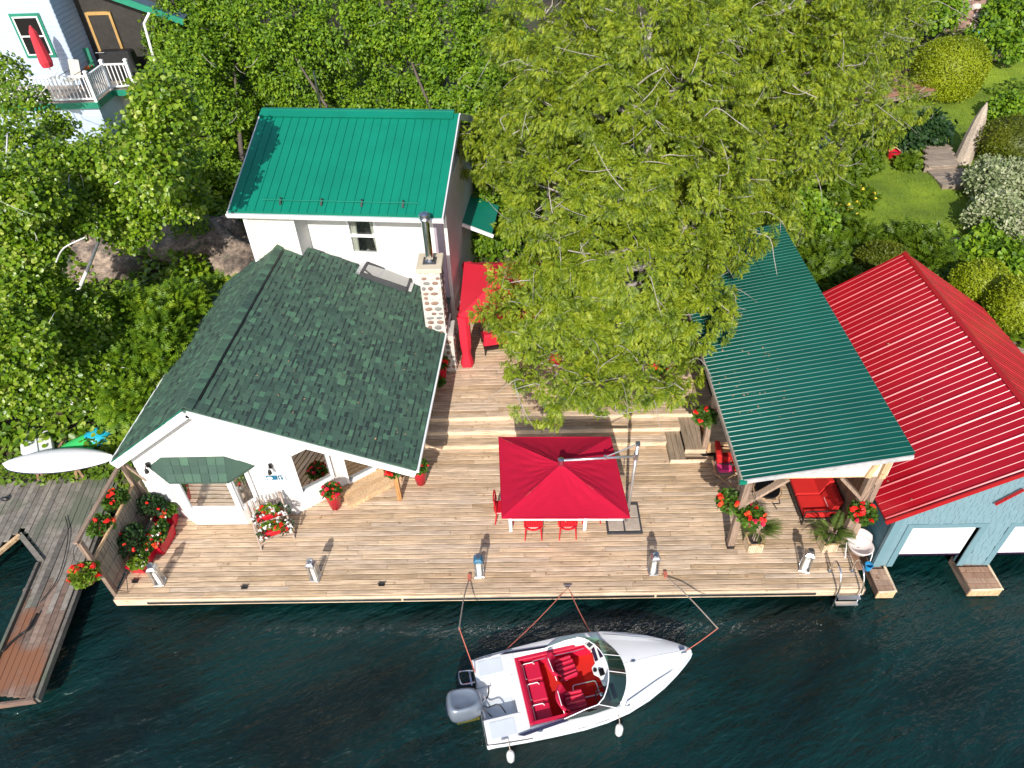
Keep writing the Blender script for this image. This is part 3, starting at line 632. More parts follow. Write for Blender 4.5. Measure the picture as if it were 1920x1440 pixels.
def shingle_side(e0, e1, t0, t1, count_parts):
    """courses from eave (e0->e1) up to ridge (t0->t1)"""
    pieces = []; sl = (t0 - e0).length; nc = int(sl / .143)
    for r in range(nc):
        A = e0.lerp(t0, (r * .143) / sl); B = e1.lerp(t1, (r * .143) / sl); ln = (B - A).length; s = R_.uniform(-.25, 0)
        up = (t0 - e0).normalized(); al = (B - A).normalized(); m = frame_at(None, al, up)
        while s < ln + .02:
            L, me = R_.choice(SHM); mid = s + L / 2
            s0, s1 = max(s, -.02), min(s + L, ln + .03)
            if s1 - s0 > .04: pieces.append((A + al * ((s0 + s1) / 2) + m.col[2] * (R_.choice((.004, .012, .018)) ), m, me, (s1 - s0) / L))
            s += L + .004
    return pieces
rp = shingle_side(RF['r0'] + Vector((.03, 0, 0)), RF['r1'] + Vector((.03, 0, 0)), RF['a0'], RF['a1'], 300)
rp = [p for p in rp if p[0].y < 19.6]
key = lambda p: (p[0] - Vector((0, 0, HC))).length
rp.sort(key=key)
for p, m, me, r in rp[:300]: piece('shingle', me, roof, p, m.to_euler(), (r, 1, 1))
rest = MB()
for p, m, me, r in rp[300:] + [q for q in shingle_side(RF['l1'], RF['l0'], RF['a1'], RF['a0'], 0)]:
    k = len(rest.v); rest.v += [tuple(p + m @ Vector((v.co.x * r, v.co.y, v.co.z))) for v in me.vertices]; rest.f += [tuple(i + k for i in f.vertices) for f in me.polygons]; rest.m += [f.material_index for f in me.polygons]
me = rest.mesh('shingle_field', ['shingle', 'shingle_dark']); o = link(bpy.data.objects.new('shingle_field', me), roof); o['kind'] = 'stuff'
# ridge caps (bent shingles) and the dark ridge vent edge
ra = (RF['a1'] - RF['a0']).normalized(); dl = (RF['l0'] - RF['a0']).normalized(); dr = (RF['r0'] - RF['a0']).normalized()
b = MB(); w = .19
b.add([Vector((0, 0, .0)) + dl * w, Vector((0, 0, .03)), dr * w, ra * .24 + dl * w + Vector((0, 0, .0)), ra * .24 + Vector((0, 0, .01)), ra * .24 + dr * w, Vector((0, 0, -.02)) + dl * w, Vector((0, 0, .0)), dr * w + Vector((0, 0, -.02))], [(0, 1, 4, 3), (1, 2, 5, 4), (0, 6, 7, 1), (1, 7, 8, 2)])
CAP = b.mesh('ridge_cap', 'shingle'); n = int((RF['a1'] - RF['a0']).length / .17)
for i in range(n): piece('ridge_cap', CAP, roof, RF['a0'] + ra * (i * .17) + Vector((0, 0, .055 + R_.uniform(0, .008))))
P1('ridge_vent', 'black', roof, lambda b: b.beam(RF['a0'] + ra * .35 + dr * .215 + Vector((0, 0, .035)), RF['a0'] + ra * 7.0 + dr * .215 + Vector((0, 0, .035)), .035, .04))
dn = Vector((0, 0, -.14)); fy = Vector((0, -.012, 0))
P1('fascia', 'white_trim', roof, lambda b: (b.beam(RF['l0'] + dn + fy, RF['a0'] + dn + fy + Vector((.0, 0, .0)), .03, .22, (0, 0, 1)), b.beam(RF['a0'] + dn + fy, RF['r0'] + dn + fy, .03, .20, (0, 0, 1))))
P1('soffit', 'white_trim', roof, lambda b: (b.hexa([RF['l0'] + dn * 1.1 + Vector((.1, 0, 0)), RF['a0'] + dn * 1.1, RF['a0'] + dn * 1.1 + Vector((0, .35, 0)), RF['l0'] + dn * 1.1 + Vector((.1, .35, 0)), RF['l0'] + dn + Vector((.1, 0, 0)), RF['a0'] + dn, RF['a0'] + dn + Vector((0, .35, 0)), RF['l0'] + dn + Vector((.1, .35, 0))]),))
P1('gutter', 'white_trim', roof, lambda b: b.beam(RF['r0'] + Vector((.06, .0, -.05)), RF['r1'] + Vector((.06, -.9, -.05)), .07, .08)); P1('gutter', 'white_trim', roof, lambda b: b.beam(RF['l0'] + Vector((-.05, 0, -.05)), RF['l1'] + Vector((-.05, 0, -.05)), .05, .07))
P1('drip_edge', 'metal_green', roof, lambda b: b.beam(RF['r0'] + Vector((.02, .0, .012)), RF['r1'] + Vector((.02, -.9, .012)), .05, .012)); P1('drip_edge', 'metal_teal', roof, lambda b: (b.beam(RF['l0'] + Vector((.0, -.02, .012)), RF['a0'] + Vector((-.03, -.02, .012)), .04, .012)))
# skylight on the right slope
rn = frame_at(None, (RF['a1'] - RF['a0']), (RF['a0'] - RF['r0']))
def on_roof(px, py):
    n_ = (RF['r0'] - RF['a0']).cross(RF['a1'] - RF['a0']); d = Vector(_ray(px, py)); o = Vector(O_); return o + d * ((RF['a0'] - o).dot(n_) / d.dot(n_))
S = [on_roof(*q) for q in ((676, 517), (762, 546), (770, 522), (688, 497))]; nrm = (S[1] - S[0]).cross(S[3] - S[0]).normalized()
if nrm.z < 0: nrm = -nrm
sk = P1('skylight', 'dark_grey', ct, lambda b: [b.beam(S[i] + nrm * .05, S[(i + 1) % 4] + nrm * .05, .09, .16, nrm) for i in range(4)])
P1('pane', 'skylight_glass', sk, lambda b: b.prism([s + nrm * .09 for s in S], nrm * .012))
P1('shaft', 'sill_paint', sk, lambda b: b.prism([s + nrm * .03 for s in S], nrm * .01)); P1('flashing', 'galv', sk, lambda b: b.prism([S[0] + (S[0] - S[1]) * .12 + nrm * .025, S[1] + (S[1] - S[0]) * .1 + nrm * .025, S[2] + (S[1] - S[0]) * .1 + nrm * .025, S[3] + (S[0] - S[1]) * .12 + nrm * .025], nrm * .004))
# ------------------------------------------------------------------ cobblestone chimney
CX, CY, cw, cd, cz = -2.68, 17.72, .60, .80, 4.12
ch = P1('chimney', 'mortar', ct, lambda b: (b.bb(CX - cw / 2, CX + cw / 2, CY - cd / 2, CY + cd / 2, 1.85, cz), b.bb(CX - cw / 2, CX + cw / 2 + .2, CY - cd / 2 - .02, CY + cd / 2, .44, 1.85)))
P1('cap', 'cap_stone', ch, lambda b: b.box((CX, CY, cz + .07), (cw + .13, cd + .12, .14)), bevel=.02)
STM = []
for i in range(6):
    b = MB(); rr = random.Random(i); n = 8; ring = [rr.uniform(.78, 1.0) for _ in range(n)]
    V = [(.5 * ring[j] * math.cos(6.283 * j / n), 0, .5 * ring[j] * math.sin(6.283 * j / n)) for j in range(n)] + [(.34 * ring[j] * math.cos(6.283 * j / n), -.5, .34 * ring[j] * math.sin(6.283 * j / n)) for j in range(n)] + [(0, -.62, 0)]
    b.add(V, [(j, (j + 1) % n, n + (j + 1) % n, n + j) for j in range(n)] + [(n + j, n + (j + 1) % n, 2 * n) for j in range(n)])
    STM.append([b.mesh('stone', m) for m in ('stone_pale', 'stone_brown', 'stone_grey')])
for face in (0, 1):
    W_ = cw if face == 0 else cd; z = .55
    while z < cz - .06:
        xt = .2 if z < 1.68 else 0; W_ = cw + xt if face == 0 else cd; hh = R_.uniform(.12, .2); s = -W_ / 2 + R_.uniform(0, .08)
        while s < W_ / 2 - .06:
            wd = R_.uniform(.13, .27); wd = min(wd, W_ / 2 - s)
            if wd > .08:
                me = R_.choice(STM)[R_.choices((0, 1, 2), (.25, .45, .3))[0]]
                pos = (CX + xt / 2 + s + wd / 2, CY - cd / 2 - .002 - xt * .1, z + hh / 2) if face == 0 else (CX + cw / 2 + xt + .002, CY + s + wd / 2, z + hh / 2)
                piece('stone', me, ch, pos, (0, 0, 0 if face == 0 else math.pi / 2), (wd * 1.0, .05, hh * .95))
            s += wd + R_.uniform(.02, .05)
        z += hh + R_.uniform(.015, .035)
fl = P1('flue_pipe', 'chrome', ch, lambda b: b.lathe([(.13, 0), (.13, .02), (.11, .04), (.11, 1.28), (.125, 1.28), (.125, 1.31)], (CX, CY, cz + .16), 20), smooth=False)
P1('flue_cap', 'galv', ch, lambda b: (b.lathe([(.14, 1.30), (.15, 1.33), (.13, 1.36)], (CX, CY, cz + .16), 20), b.lathe([(.10, 1.36), (.10, 1.42)], (CX, CY, cz + .16), 20), b.lathe([(.155, 1.42), (.155, 1.47), (.10, 1.51), (.01, 1.53)], (CX, CY, cz + .16), 20)))
P1('flue_base', 'dark_grey', ch, lambda b: b.box((CX, CY, cz + .15), (.38, .38, .03)))
P1('flashing', 'metal_teal', ch, lambda b: b.hexa([(CX - .42, CY - cd / 2 - .12, 2.02), (CX + .16, CY - cd / 2 - .12, 1.80), (CX + .16, CY - cd / 2 + .1, 1.80), (CX - .42, CY - cd / 2 + .1, 2.02), (CX - .42, CY - cd / 2 - .12, 2.06), (CX + .16, CY - cd / 2 - .12, 1.84), (CX + .16, CY - cd / 2 + .1, 1.92), (CX - .42, CY - cd / 2 + .1, 2.14)]))
# ------------------------------------------------------------------ upper cottage with green metal roof
uc = thing('upper_cottage', 'white upper cottage with bright green standing seam metal roof and curtained window', 'cottage', (-5.5, 21, .3))
E0 = Vector((-8.46, 18.69, 5.5)); ex = Vector((6.23, -.64, 0)).normalized(); ey = Vector((-ex.y, ex.x, 0))
def U(a, b_, z): p = E0 + ex * a + ey * b_; return Vector((p.x, p.y, z))
RL = 6.26
def wall_strip(b, a0, a1, bb_, z0, z1, th=.12): b.prism([U(a0, bb_, z0), U(a1, bb_, z0), U(a1, bb_, z1), U(a0, bb_, z1)], ey * th)
wa, wb, wz0, wz1 = 3.04, 3.88, 3.55, 4.72
def uw(b):
    wall_strip(b, 1.74, wa, 1.14, .2, 5.75); wall_strip(b, wb, 5.7, 1.14, .2, 5.75); wall_strip(b, wa, wb, 1.14, .2, wz0); wall_strip(b, wa, wb, 1.14, wz1, 5.75)
    b.prism([U(1.66, .3, 2), U(1.74, .3, 2), U(1.74, 1.2, 2), U(1.66, 1.2, 2)], (0, 0, 3.4))
    b.prism([U(5.98, 1.2, .2), U(6.1, 1.2, .2), U(6.1, 6.5, .2), U(5.98, 6.5, .2)], (0, 0, 5.3)); b.prism([U(.25, .4, .2), U(.37, .4, .2), U(.37, 6.5, .2), U(.25, 6.5, .2)], (0, 0, 5.3))
    wall_strip(b, .25, 6.1, 6.4, .2, 5.6)
P1('wall', 'white_wall', uc, uw)
P1('porch_panel', 'tan_panel', uc, lambda b: wall_strip(b, .3, 1.66, .3, 2, 5.4)); P1('corner_board', 'white_trim', uc, lambda b: (wall_strip(b, .2, .34, .27, 2, 5.45, .05), wall_strip(b, .25, 1.74, .268, 5.18, 5.42, .05), wall_strip(b, .3, 1.66, .262, 3.2, 3.3, .06)))
P1('corner_panel', 'mauve_wall', uc, lambda b: wall_strip(b, 5.7, 5.98, 1.12, .2, 5.5)); P1('eave_trim', 'white_trim', uc, lambda b: wall_strip(b, 0.05, RL - .05, .1, 5.22, 5.4, .06))
P1('seam_strip', 'shade_trim', uc, lambda b: wall_strip(b, 3.99, 4.02, 1.128, 2.5, 5.4, .02))
fr = P1('window', 'white_trim', uc, lambda b: [b.beam(U(p[0], 1.12, p[1]), U(q[0], 1.12, q[1]), .07, .07, -ey) for p, q in (((wa - .05, wz0), (wb + .05, wz0)), ((wa - .05, wz1), (wb + .05, wz1)), ((wa, wz0), (wa, wz1)), ((wb, wz0), (wb, wz1)), ((wa, 4.16), (wb, 4.16)))])
for z0, z1 in ((wz0, 4.14), (4.18, wz1)): P1('pane', 'glass_clear', fr, lambda b: wall_strip(b, wa + .03, wb - .03, 1.16, z0 + .03, z1 - .02, .01))
for s in (0, 1):
    def cur(b):
        for i in range(4):
            a0 = (wa + .03 + i * .055) if s == 0 else (wb - .03 - i * .05); a1 = (wa + .03 + i * .04) if s == 0 else (wb - .03 - i * .012)
            b.tube([U(a0, 1.27, wz1), U((a0 + a1) / 2, 1.22, 4.1), U(a1, 1.22, wz0)], .036, 5)
    P1('curtain', 'candle', fr, cur)
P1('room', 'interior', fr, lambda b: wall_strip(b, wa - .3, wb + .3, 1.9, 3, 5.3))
sl = Vector((0, 3.68, 1.5)); sdir = (-(ey * 3.68 + Vector((0, 0, 1.5)))).normalized(); slen = math.hypot(3.68, 1.5)
rf = P1('roof', 'metal_teal', uc, lambda b: (b.hexa([U(0, 0, 5.40), U(RL, 0, 5.40), U(RL, 3.68, 6.9), U(0, 3.68, 6.9), U(0, 0, 5.46), U(RL, 0, 5.46), U(RL, 3.68, 6.96), U(0, 3.68, 6.96)]), b.hexa([U(0, 3.68, 6.9), U(RL, 3.68, 6.9), U(RL, 7.2, 5.45), U(0, 7.2, 5.45), U(0, 3.68, 6.96), U(RL, 3.68, 6.96), U(RL, 7.2, 5.52), U(0, 7.2, 5.52)])))
pw = RL / 24; b = MB(); b.hexa([(0, .004, 0), (slen, .004, 0), (slen, pw - .012, 0), (0, pw - .012, 0), (0, .004, .03), (slen, .004, .03), (slen, pw - .012, .03), (0, pw - .012, .03)]); b.hexa([(0, pw - .012, -.01), (slen, pw - .012, -.01), (slen, pw - .002, -.01), (0, pw - .002, -.01), (0, pw - .012, .045), (slen, pw - .012, .045), (slen, pw - .002, .045), (0, pw - .002, .045)])
PN = b.mesh('roof_panel', 'metal_teal'); fm = frame_at(None, sdir, ex)
for i in range(24): piece('roof_panel', PN, rf, U(i * pw, 3.68, 6.975), fm.to_euler())
P1('ridge_cap', 'metal_teal', rf, lambda b: (b.beam(U(.0, 3.55, 7.0), U(RL - .15, 3.55, 7.0), .32, .03, (0, -.35, 1)), b.beam(U(.0, 3.72, 7.05), U(RL - .15, 3.72, 7.05), .14, .05), b.beam(U(0, 3.9, 7.0), U(RL - .15, 3.9, 7.0), .3, .03, (0, .4, 1))))
P1('gutter', 'white_trim', rf, lambda b: b.prism([U(-.05, -.02, 5.32), U(-.05, -.02, 5.44), U(-.05, -.14, 5.46), U(-.05, -.14, 5.40), U(-.05, -.10, 5.32)], ex * (RL + .1)))
P1('rake_trim', 'shade_trim', rf, lambda b: (b.beam(U(RL + .02, -.05, 5.38), U(RL + .02, 3.68, 6.9), .04, .2), b.beam(U(RL + .02, 3.68, 6.9), U(RL + .02, 7.2, 5.45), .04, .2))); P1('rake_trim', 'shade_trim', rf, lambda b: b.beam(U(-.02, -.05, 5.38), U(-.02, 3.68, 6.9), .04, .2))
sr = P1('snow_rail', 'metal_teal', rf, lambda b: b.tube([U(.95, .30, 5.72), U(5.55, .30, 5.72)], .014))
for a in (1.5, 2.72, 3.9, 5.1): P1('bracket', 'black', sr, lambda b: (b.beam(U(a, .22, 5.60), U(a, .34, 5.74), .05, .05), b.beam(U(a, .34, 5.62), U(a, .34, 5.78), .04, .04)))
P1('side_awning', 'metal_teal', uc, lambda b: b.hexa([U(6.1, 3.6, 3.3), U(7.1, 3.6, 2.9), U(7.1, 5.6, 2.9), U(6.1, 5.6, 3.3), U(6.1, 3.6, 3.36), U(7.1, 3.6, 2.96), U(7.1, 5.6, 2.96), U(6.1, 5.6, 3.36)]))
P1('awning_trim', 'white_trim', uc, lambda b: b.beam(U(6.1, 3.55, 3.3), U(7.15, 3.55, 2.88), .05, .12))
P1('side_bench', 'shade_trim', uc, lambda b: [b.beam(U(6.3 + .2 * i, 1.4, 1.6), U(6.3 + .2 * i, 2.6, 1.6), .17, .04) for i in range(3)])
P1('side_sill', 'rail_red', uc, lambda b: b.beam(U(6.2, 1.25, 1.5), U(7.3, 1.0, 1.45), .2, .08))
# ------------------------------------------------------------------ timber pavilion
pv_ = thing('timber_pavilion', 'open timber pavilion with dark green ribbed metal roof on rough posts', 'pavilion', (6.4, 12, 0))
K0 = Vector((4.80, 10.45, 2.93)); K1 = Vector((8.29, 10.45, 3.64)); KL = 10.15
def rz_(x): return K0.z + (x - K0.x) * (K1.z - K0.z) / (K1.x - K0.x)
for (x, y, z1, w_) in ((5.07, 10.78, 2.62, .17), (7.84, 10.78, 2.62, .17), (5.04, 13.98, 2.62, .15), (5.04, 17.3, 2.62, .15), (7.84, 13.98, 3.2, .15), (7.84, 17.3, 3.2, .15), (5.04, 20.2, 2.62, .15), (7.84, 20.2, 3.2, .15)):
    z0 = 0 if y < 14.2 else .3
    p = P1('post', 'post_wood', pv_, lambda b: b.box((x, y, (z0 + z1) / 2), (w_, w_, z1 - z0)), bevel=.012)
    P1('post_foot', 'black', p, lambda b: b.box((x, y, z0 + .05), (w_ + .012, w_ + .012, .1)))
P1('doubled_post', 'post_wood', pv_, lambda b: b.box((8.03, 10.82, 1.5), (.16, .2, 3.0)), bevel=.01)
P1('beam', 'tan_wood', pv_, lambda b: b.beam((4.93, 10.78, 2.68), (8.13, 10.78, 2.68), .14, .16), bevel=.01)
P1('beam', 'post_wood', pv_, lambda b: b.beam((5.04, 10.88, 2.70), (5.04, 20.3, 2.70), .12, .17)); P1('beam', 'post_wood', pv_, lambda b: b.beam((7.93, 10.88, 3.28), (7.93, 20.3, 3.28), .12, .17))
for p, q in (((5.12, 10.76, 1.72), (5.95, 10.76, 2.58)), ((7.78, 10.76, 1.85), (7.12, 10.76, 2.6)), ((5.04, 11.0, 1.9), (5.04, 11.6, 2.6))): P1('brace', 'post_wood', pv_, lambda b: b.beam(p, q, .07, .15, (0, 1, 0)))
P1('gable_panel', 'tan_panel', pv_, lambda b: b.prism([(5.3, 10.60, 2.77), (8.05, 10.60, 2.77), (8.05, 10.60, rz_(8.05) - .09), (5.3, 10.60, rz_(5.3) - .09)], (0, .03, 0)))
P1('king_stud', 'tan_wood', pv_, lambda b: (b.beam((7.9, 10.56, 2.77), (7.9, 10.56, rz_(7.9) - .1), .14, .1), b.beam((7.6, 10.57, 2.77), (7.72, 10.57, rz_(7.7) - .1), .12, .06)))
prf = P1('roof', 'metal_green', pv_, lambda b: b.hexa([K0 + Vector((0, 0, -.06)), K1 + Vector((0, 0, -.06)), K1 + Vector((0, KL, -.06)), K0 + Vector((0, KL, -.06)), K0 + Vector((0, 0, -.02)), K1 + Vector((0, 0, -.02)), K1 + Vector((0, KL, -.02)), K0 + Vector((0, KL, -.02))]))
SH = rib_sheet('roof_sheet', 6, .1533, (K1 - K0).length + .06, 'metal_green', .0105, .006)
pm = frame_at(None, (K1 - K0), (0, 1, 0))
for i in range(11): piece('roof_sheet', SH, prf, K0 + Vector((-.03, i * .92, .0)), pm.to_euler())
P1('front_trim', 'trim_grey', prf, lambda b: b.beam(K0 + Vector((0, -.03, -.07)), K1 + Vector((0, -.03, -.07)), .03, .12))
P1('eave_trim', 'grey_board', prf, lambda b: b.beam(K0 + Vector((-.05, -.02, -.05)), K0 + Vector((-.05, KL, -.05)), .04, .12))
P1('corner_cap', 'metal_teal', prf, lambda b: b.box(K0 + Vector((-.02, -.04, -.06)), (.16, .08, .1)))
for i in range(13): P1('rafter', 'post_wood', prf, lambda b: b.beam(K0 + Vector((.05, .3 + .78 * i, -.12)), K1 + Vector((-.05, .3 + .78 * i, -.12)), .05, .1))
rw = P1('side_wall', 'wall_boards', pv_, lambda b: b.bb(8.0, 8.03, 11.0, 20.3, -.0, 2.9))
WBm = MB().box((0, 0, 0), (.03, .165, 2.6)).mesh('wall_board', 'wall_boards')
for i in range(32): piece('wall_board', WBm, rw, (7.975, 11.1 + i * .172, 1.32), (0, 0, 0), (1, 1, 1))
# low timber bench box inside, boards across
bx_ = thing('timber_bench', 'low boxed timber bench built between pavilion posts', 'bench', (5.5, 14.2, 0))
P1('box', 'tan_wood', bx_, lambda b: b.bb(5.16, 6.3, 13.98, 15.4, 0, .40)); SBm = unit_board('board', .14, .03, 'riser_wood')
for i in range(10): piece('board', SBm, bx_, (5.73, 14.05 + .1448 * i, .435), (0, 0, 0), (1.2, 1, 1))
P1('face_board', 'cedar_post', bx_, lambda b: b.beam((5.13, 13.95, .2), (5.13, 15.4, .2), .04, .4))
# ------------------------------------------------------------------ boathouse
bh = thing('boathouse', 'teal shingled boathouse with red ribbed metal roof and white garage doors', 'boathouse', (11.2, 14, -.3))
BX0, BX1, BY = 8.52, 13.88, 10.28; BZ0 = -.22; RX, RZr = 11.2, 3.9
def bz(x): return RZr - abs(x - RX) * .667
doors = [(8.98, 10.56, .12, 1.30), (11.34, 13.2, .12, 1.30)]
def bw(b):
    segs = [(BX0, 8.98), (10.56, 11.34), (13.2, BX1)]
    for a, c in segs: b.bb(a, c, BY, BY + .15, BZ0, 1.30)
    b.prism([(BX0, BY, 1.30), (BX1, BY, 1.30), (BX1, BY, bz(BX1) - .06), (RX, BY, RZr - .06), (BX0, BY, bz(BX0) - .06)], (0, .15, 0))
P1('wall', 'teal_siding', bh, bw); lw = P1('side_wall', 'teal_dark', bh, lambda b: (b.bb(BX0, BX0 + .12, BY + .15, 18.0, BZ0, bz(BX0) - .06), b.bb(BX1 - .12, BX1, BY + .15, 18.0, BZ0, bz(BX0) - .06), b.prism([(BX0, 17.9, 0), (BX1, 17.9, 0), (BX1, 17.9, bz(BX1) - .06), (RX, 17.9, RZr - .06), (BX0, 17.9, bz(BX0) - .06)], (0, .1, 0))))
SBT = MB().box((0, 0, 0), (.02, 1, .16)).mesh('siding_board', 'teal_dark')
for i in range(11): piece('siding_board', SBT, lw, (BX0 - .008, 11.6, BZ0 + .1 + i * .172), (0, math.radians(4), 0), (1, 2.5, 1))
# cedar shakes on the gable and pillars: each shake a piece
SKM = [MB().hexa([(-w_ / 2, -.016, 0), (w_ / 2, -.016, 0), (w_ / 2, .004, 0), (-w_ / 2, .004, 0), (-w_ / 2, -.004, .17), (w_ / 2, -.004, .17), (w_ / 2, .004, .17), (-w_ / 2, .004, .17)]).mesh('shake', 'teal_siding') for w_ in (.09, .12, .15, .18)]
cnt = 0; z = BZ0 + .02
while z < 3.6:
    x = BX0 + .1
    while x < 12.6:
        k = R_.randrange(4); w_ = (.09, .12, .15, .18)[k]; xm = x + w_ / 2; top = z + .17
        pill = any(a < xm < c for a, c in ((10.66, 11.22),))
        if (z > 1.42 and top < bz(xm) - .02) or (pill and z < 1.42):
            if cnt < 290: piece('shake', SKM[k], bh, (xm, BY - .006 - R_.uniform(0, .004), z + R_.uniform(-.012, .012))); cnt += 1
        x += w_ + .006
    z += .15
for i, (a, c, z0, z1) in enumerate(doors):
    d = P1('garage_door', 'white_trim', bh, lambda b: b.bb(a, c, BY + .10, BY + .14, z0, z1))
    for j in range(3): P1('door_panel', 'white_trim', d, lambda b: b.bb(a + .02, c - .02, BY + .085, BY + .10, z0 + .015 + j * (z1 - z0) / 3, z0 + (j + 1) * (z1 - z0) / 3 - .015))
    P1('bottom_seal', 'purple_black', d, lambda b: b.bb(a, c, BY + .08, BY + .13, z0 - .05, z0))
    P1('door_trim', 'teal_trim', bh, lambda b: (b.bb(a - .14, a, BY - .03, BY + .09, BZ0, z1 + .14), b.bb(c, c + .14, BY - .03, BY + .09, BZ0, z1 + .14), b.bb(a, c, BY - .03, BY + .09, z1, z1 + .14)))
P1('corner_trim', 'teal_trim', bh, lambda b: b.bb(BX0 - .03, BX0 + .16, BY - .035, BY + .05, BZ0, bz(BX0) - .02))
brf = P1('roof', 'metal_red', bh, lambda b: (b.hexa([(8.12, 10.05, bz(8.12) - .05), (RX, 10.05, RZr - .05), (RX, 18.2, RZr - .05), (8.12, 18.2, bz(8.12) - .05), (8.12, 10.05, bz(8.12) - .01), (RX, 10.05, RZr - .01), (RX, 18.2, RZr - .01), (8.12, 18.2, bz(8.12) - .01)]), b.hexa([(RX, 10.05, RZr - .05), (14.28, 10.05, bz(14.28) - .05), (14.28, 18.2, bz(14.28) - .05), (RX, 18.2, RZr - .05), (RX, 10.05, RZr - .01), (14.28, 10.05, bz(14.28) - .01), (14.28, 18.2, bz(14.28) - .01), (RX, 18.2, RZr - .01)])))
L1 = math.hypot(RX - 8.12, (RX - 8.12) * .667); RS = rib_sheet('roof_sheet', 4, .204, L1, 'metal_red', .009, .005, big=4)
m1 = frame_at(None, (1, 0, .667), (0, 1, 0))
for i in range(10): piece('roof_sheet', RS, brf, (8.12, 10.04 + i * .816, bz(8.12) + .0), m1.to_euler())
m2 = frame_at(None, (1, 0, -.667), (0, 1, 0))
for i in range(10): piece('roof_sheet', RS, brf, (RX, 10.04 + i * .816, RZr + .0), m2.to_euler())
P1('ridge_cap', 'metal_red_cap', brf, lambda b: b.grid([[(RX - .09, y, RZr - .028), (RX - .05, y, RZr + .005), (RX, y, RZr + .03), (RX + .05, y, RZr + .005), (RX + .09, y, RZr - .028)] for y in (10.03, 14, 18.2)]))
P1('rake_trim', 'metal_red_cap', brf, lambda b: b.beam((8.1, 10.03, bz(8.1) - .02), (RX, 10.03, RZr - .02), .03, .12)); P1('rake_trim', 'metal_red_cap', brf, lambda b: (b.beam((RX, 10.03, RZr - .02), (14.3, 10.03, bz(14.3) - .02), .03, .12),))
P1('hanging_bracket', 'metal_red_cap', bh, lambda b: b.beam(Yp(1866, 946, BY - .1), Yp(1920, 918, BY - .1), .05, .05))
for i, (x0, x1, y0) in enumerate(((8.40, 8.80, 9.58), (10.60, 11.34, 9.60))):
    t = thing('crib_dock', ('narrow brown timber crib jutting out below the boathouse corner', 'wide reddish timber crib jutting out between the garage doors')[i], 'dock', ((x0 + x1) / 2, 9.9, WATER))
    P1('box', 'crib_wood', t, lambda b: b.bb(x0 + .03, x1 - .03, y0 + .03, BY + .3, -1.4, -.29)); nb = max(1, int((x1 - x0) / .145)); n2 = max(3, int((BY - y0) / .16))
    CB = unit_board('board', .15, .04, 'crib_wood')
    for j in range(n2): piece('board', CB, t, ((x0 + x1) / 2, y0 + .08 + j * .158, -.245), (0, 0, 0), (x1 - x0, 1, 1))
    P1('end_board', 'tan_wood', t, lambda b: b.bb(x0 - .01, x1 + .01, y0 - .03, y0, -.5, -.25)); P1('bumper', 'riser_wood', t, lambda b: b.tube([(x1 + .02, BY, -.26), (x1 + .02, y0, -.26), (x0, y0 - .02, -.26)], .035, 6))
# ------------------------------------------------------------------ neighbour house up the slope
nh = thing('neighbour_house', 'pale blue sided house on the slope with screened porch and white railed deck', 'house', (-17.5, 29, 3.5))
NY = 27.6; SK0, SK1 = Yp(30, 300, NY).x - 2, Yp(212, 268, NY).x
DZ = Yp(182, 190, NY).z
P1('skirt_wall', 'blue_siding', nh, lambda b: (b.bb(SK0, SK1, NY, NY + .12, 2.4, DZ - .18), b.bb(SK1 - .1, SK1, NY + .12, 29.4, 2.4, DZ - .18)))
sb = MB().box((0, 0, 0), (1, .02, .15)).mesh('siding_board', 'blue_siding')
for i in range(14): piece('siding_board', sb, nh, ((SK0 + SK1) / 2, NY - .008, 2.9 + i * .165), (math.radians(5), 0, 0), (SK1 - SK0, 1, 1))
P1('deck_floor', 'grey_board', nh, lambda b: (b.bb(SK0, SK1 + .08, NY - .1, 31, DZ - .1, DZ), b.bb(SK1, SK1 + 1.0, NY + 1.25, 31, DZ - .1, DZ - .003)))
P1('rim_board', 'green_paint', nh, lambda b: (b.bb(SK0, SK1 + .1, NY - .14, NY - .1, DZ - .22, DZ), b.bb(SK1 + .08, SK1 + .12, NY - .1, NY + 1.2, DZ - .22, DZ), b.bb(SK1 + .12, SK1 + 1.0, NY + 1.2, NY + 1.25, DZ - .22, DZ)))
def railing(p, q, posts):
    p = Vector(p); q = Vector(q); r = P1('railing', 'white_trim', nh, lambda b: (b.beam(p + Vector((0, 0, .95)), q + Vector((0, 0, .95)), .09, .05), b.beam(p + Vector((0, 0, .12)), q + Vector((0, 0, .12)), .05, .06)))
    n = int((q - p).length / .15); bal = MB().box((0, 0, .53), (.035, .035, .84)).mesh('baluster', 'white_trim')
    for i in range(1, n): piece('baluster', bal, r, p.lerp(q, i / n))
    for s in posts: c = p.lerp(q, s); P1('post', 'white_trim', r, lambda b: (b.box(c + Vector((0, 0, .55)), (.11, .11, 1.1)), b.box(c + Vector((0, 0, 1.12)), (.15, .15, .05), 0, .5)))
railing((SK0, NY - .05, DZ), (SK1 + .05, NY - .05, DZ), (.5, 1)); railing((SK1 + .05, NY - .05, DZ), (SK1 + .05, NY + 1.3, DZ), (1,)); railing((SK1 + .05, NY + 1.3, DZ), (SK1 + 1.0, NY + 1.3, DZ), (1,))
HY = 29.6; hc = Yp(148, 138, HY).x
P1('wall', 'blue_siding', nh, lambda b: (b.bb(hc - 7, hc, HY, HY + .12, DZ - .2, 11), b.bb(hc - .12, hc, HY + .12, 31.2, DZ - .2, 11)))
for i in range(26): piece('siding_board', sb, nh, (hc - 3.5, HY - .008, DZ + .05 + i * .17), (math.radians(5), 0, 0), (7, 1, 1))
for i in range(26): piece('siding_board', sb, nh, (hc + .008, HY + .8, DZ + .05 + i * .17), (math.radians(-5), 0, math.pi / 2), (1.6, 1, 1))
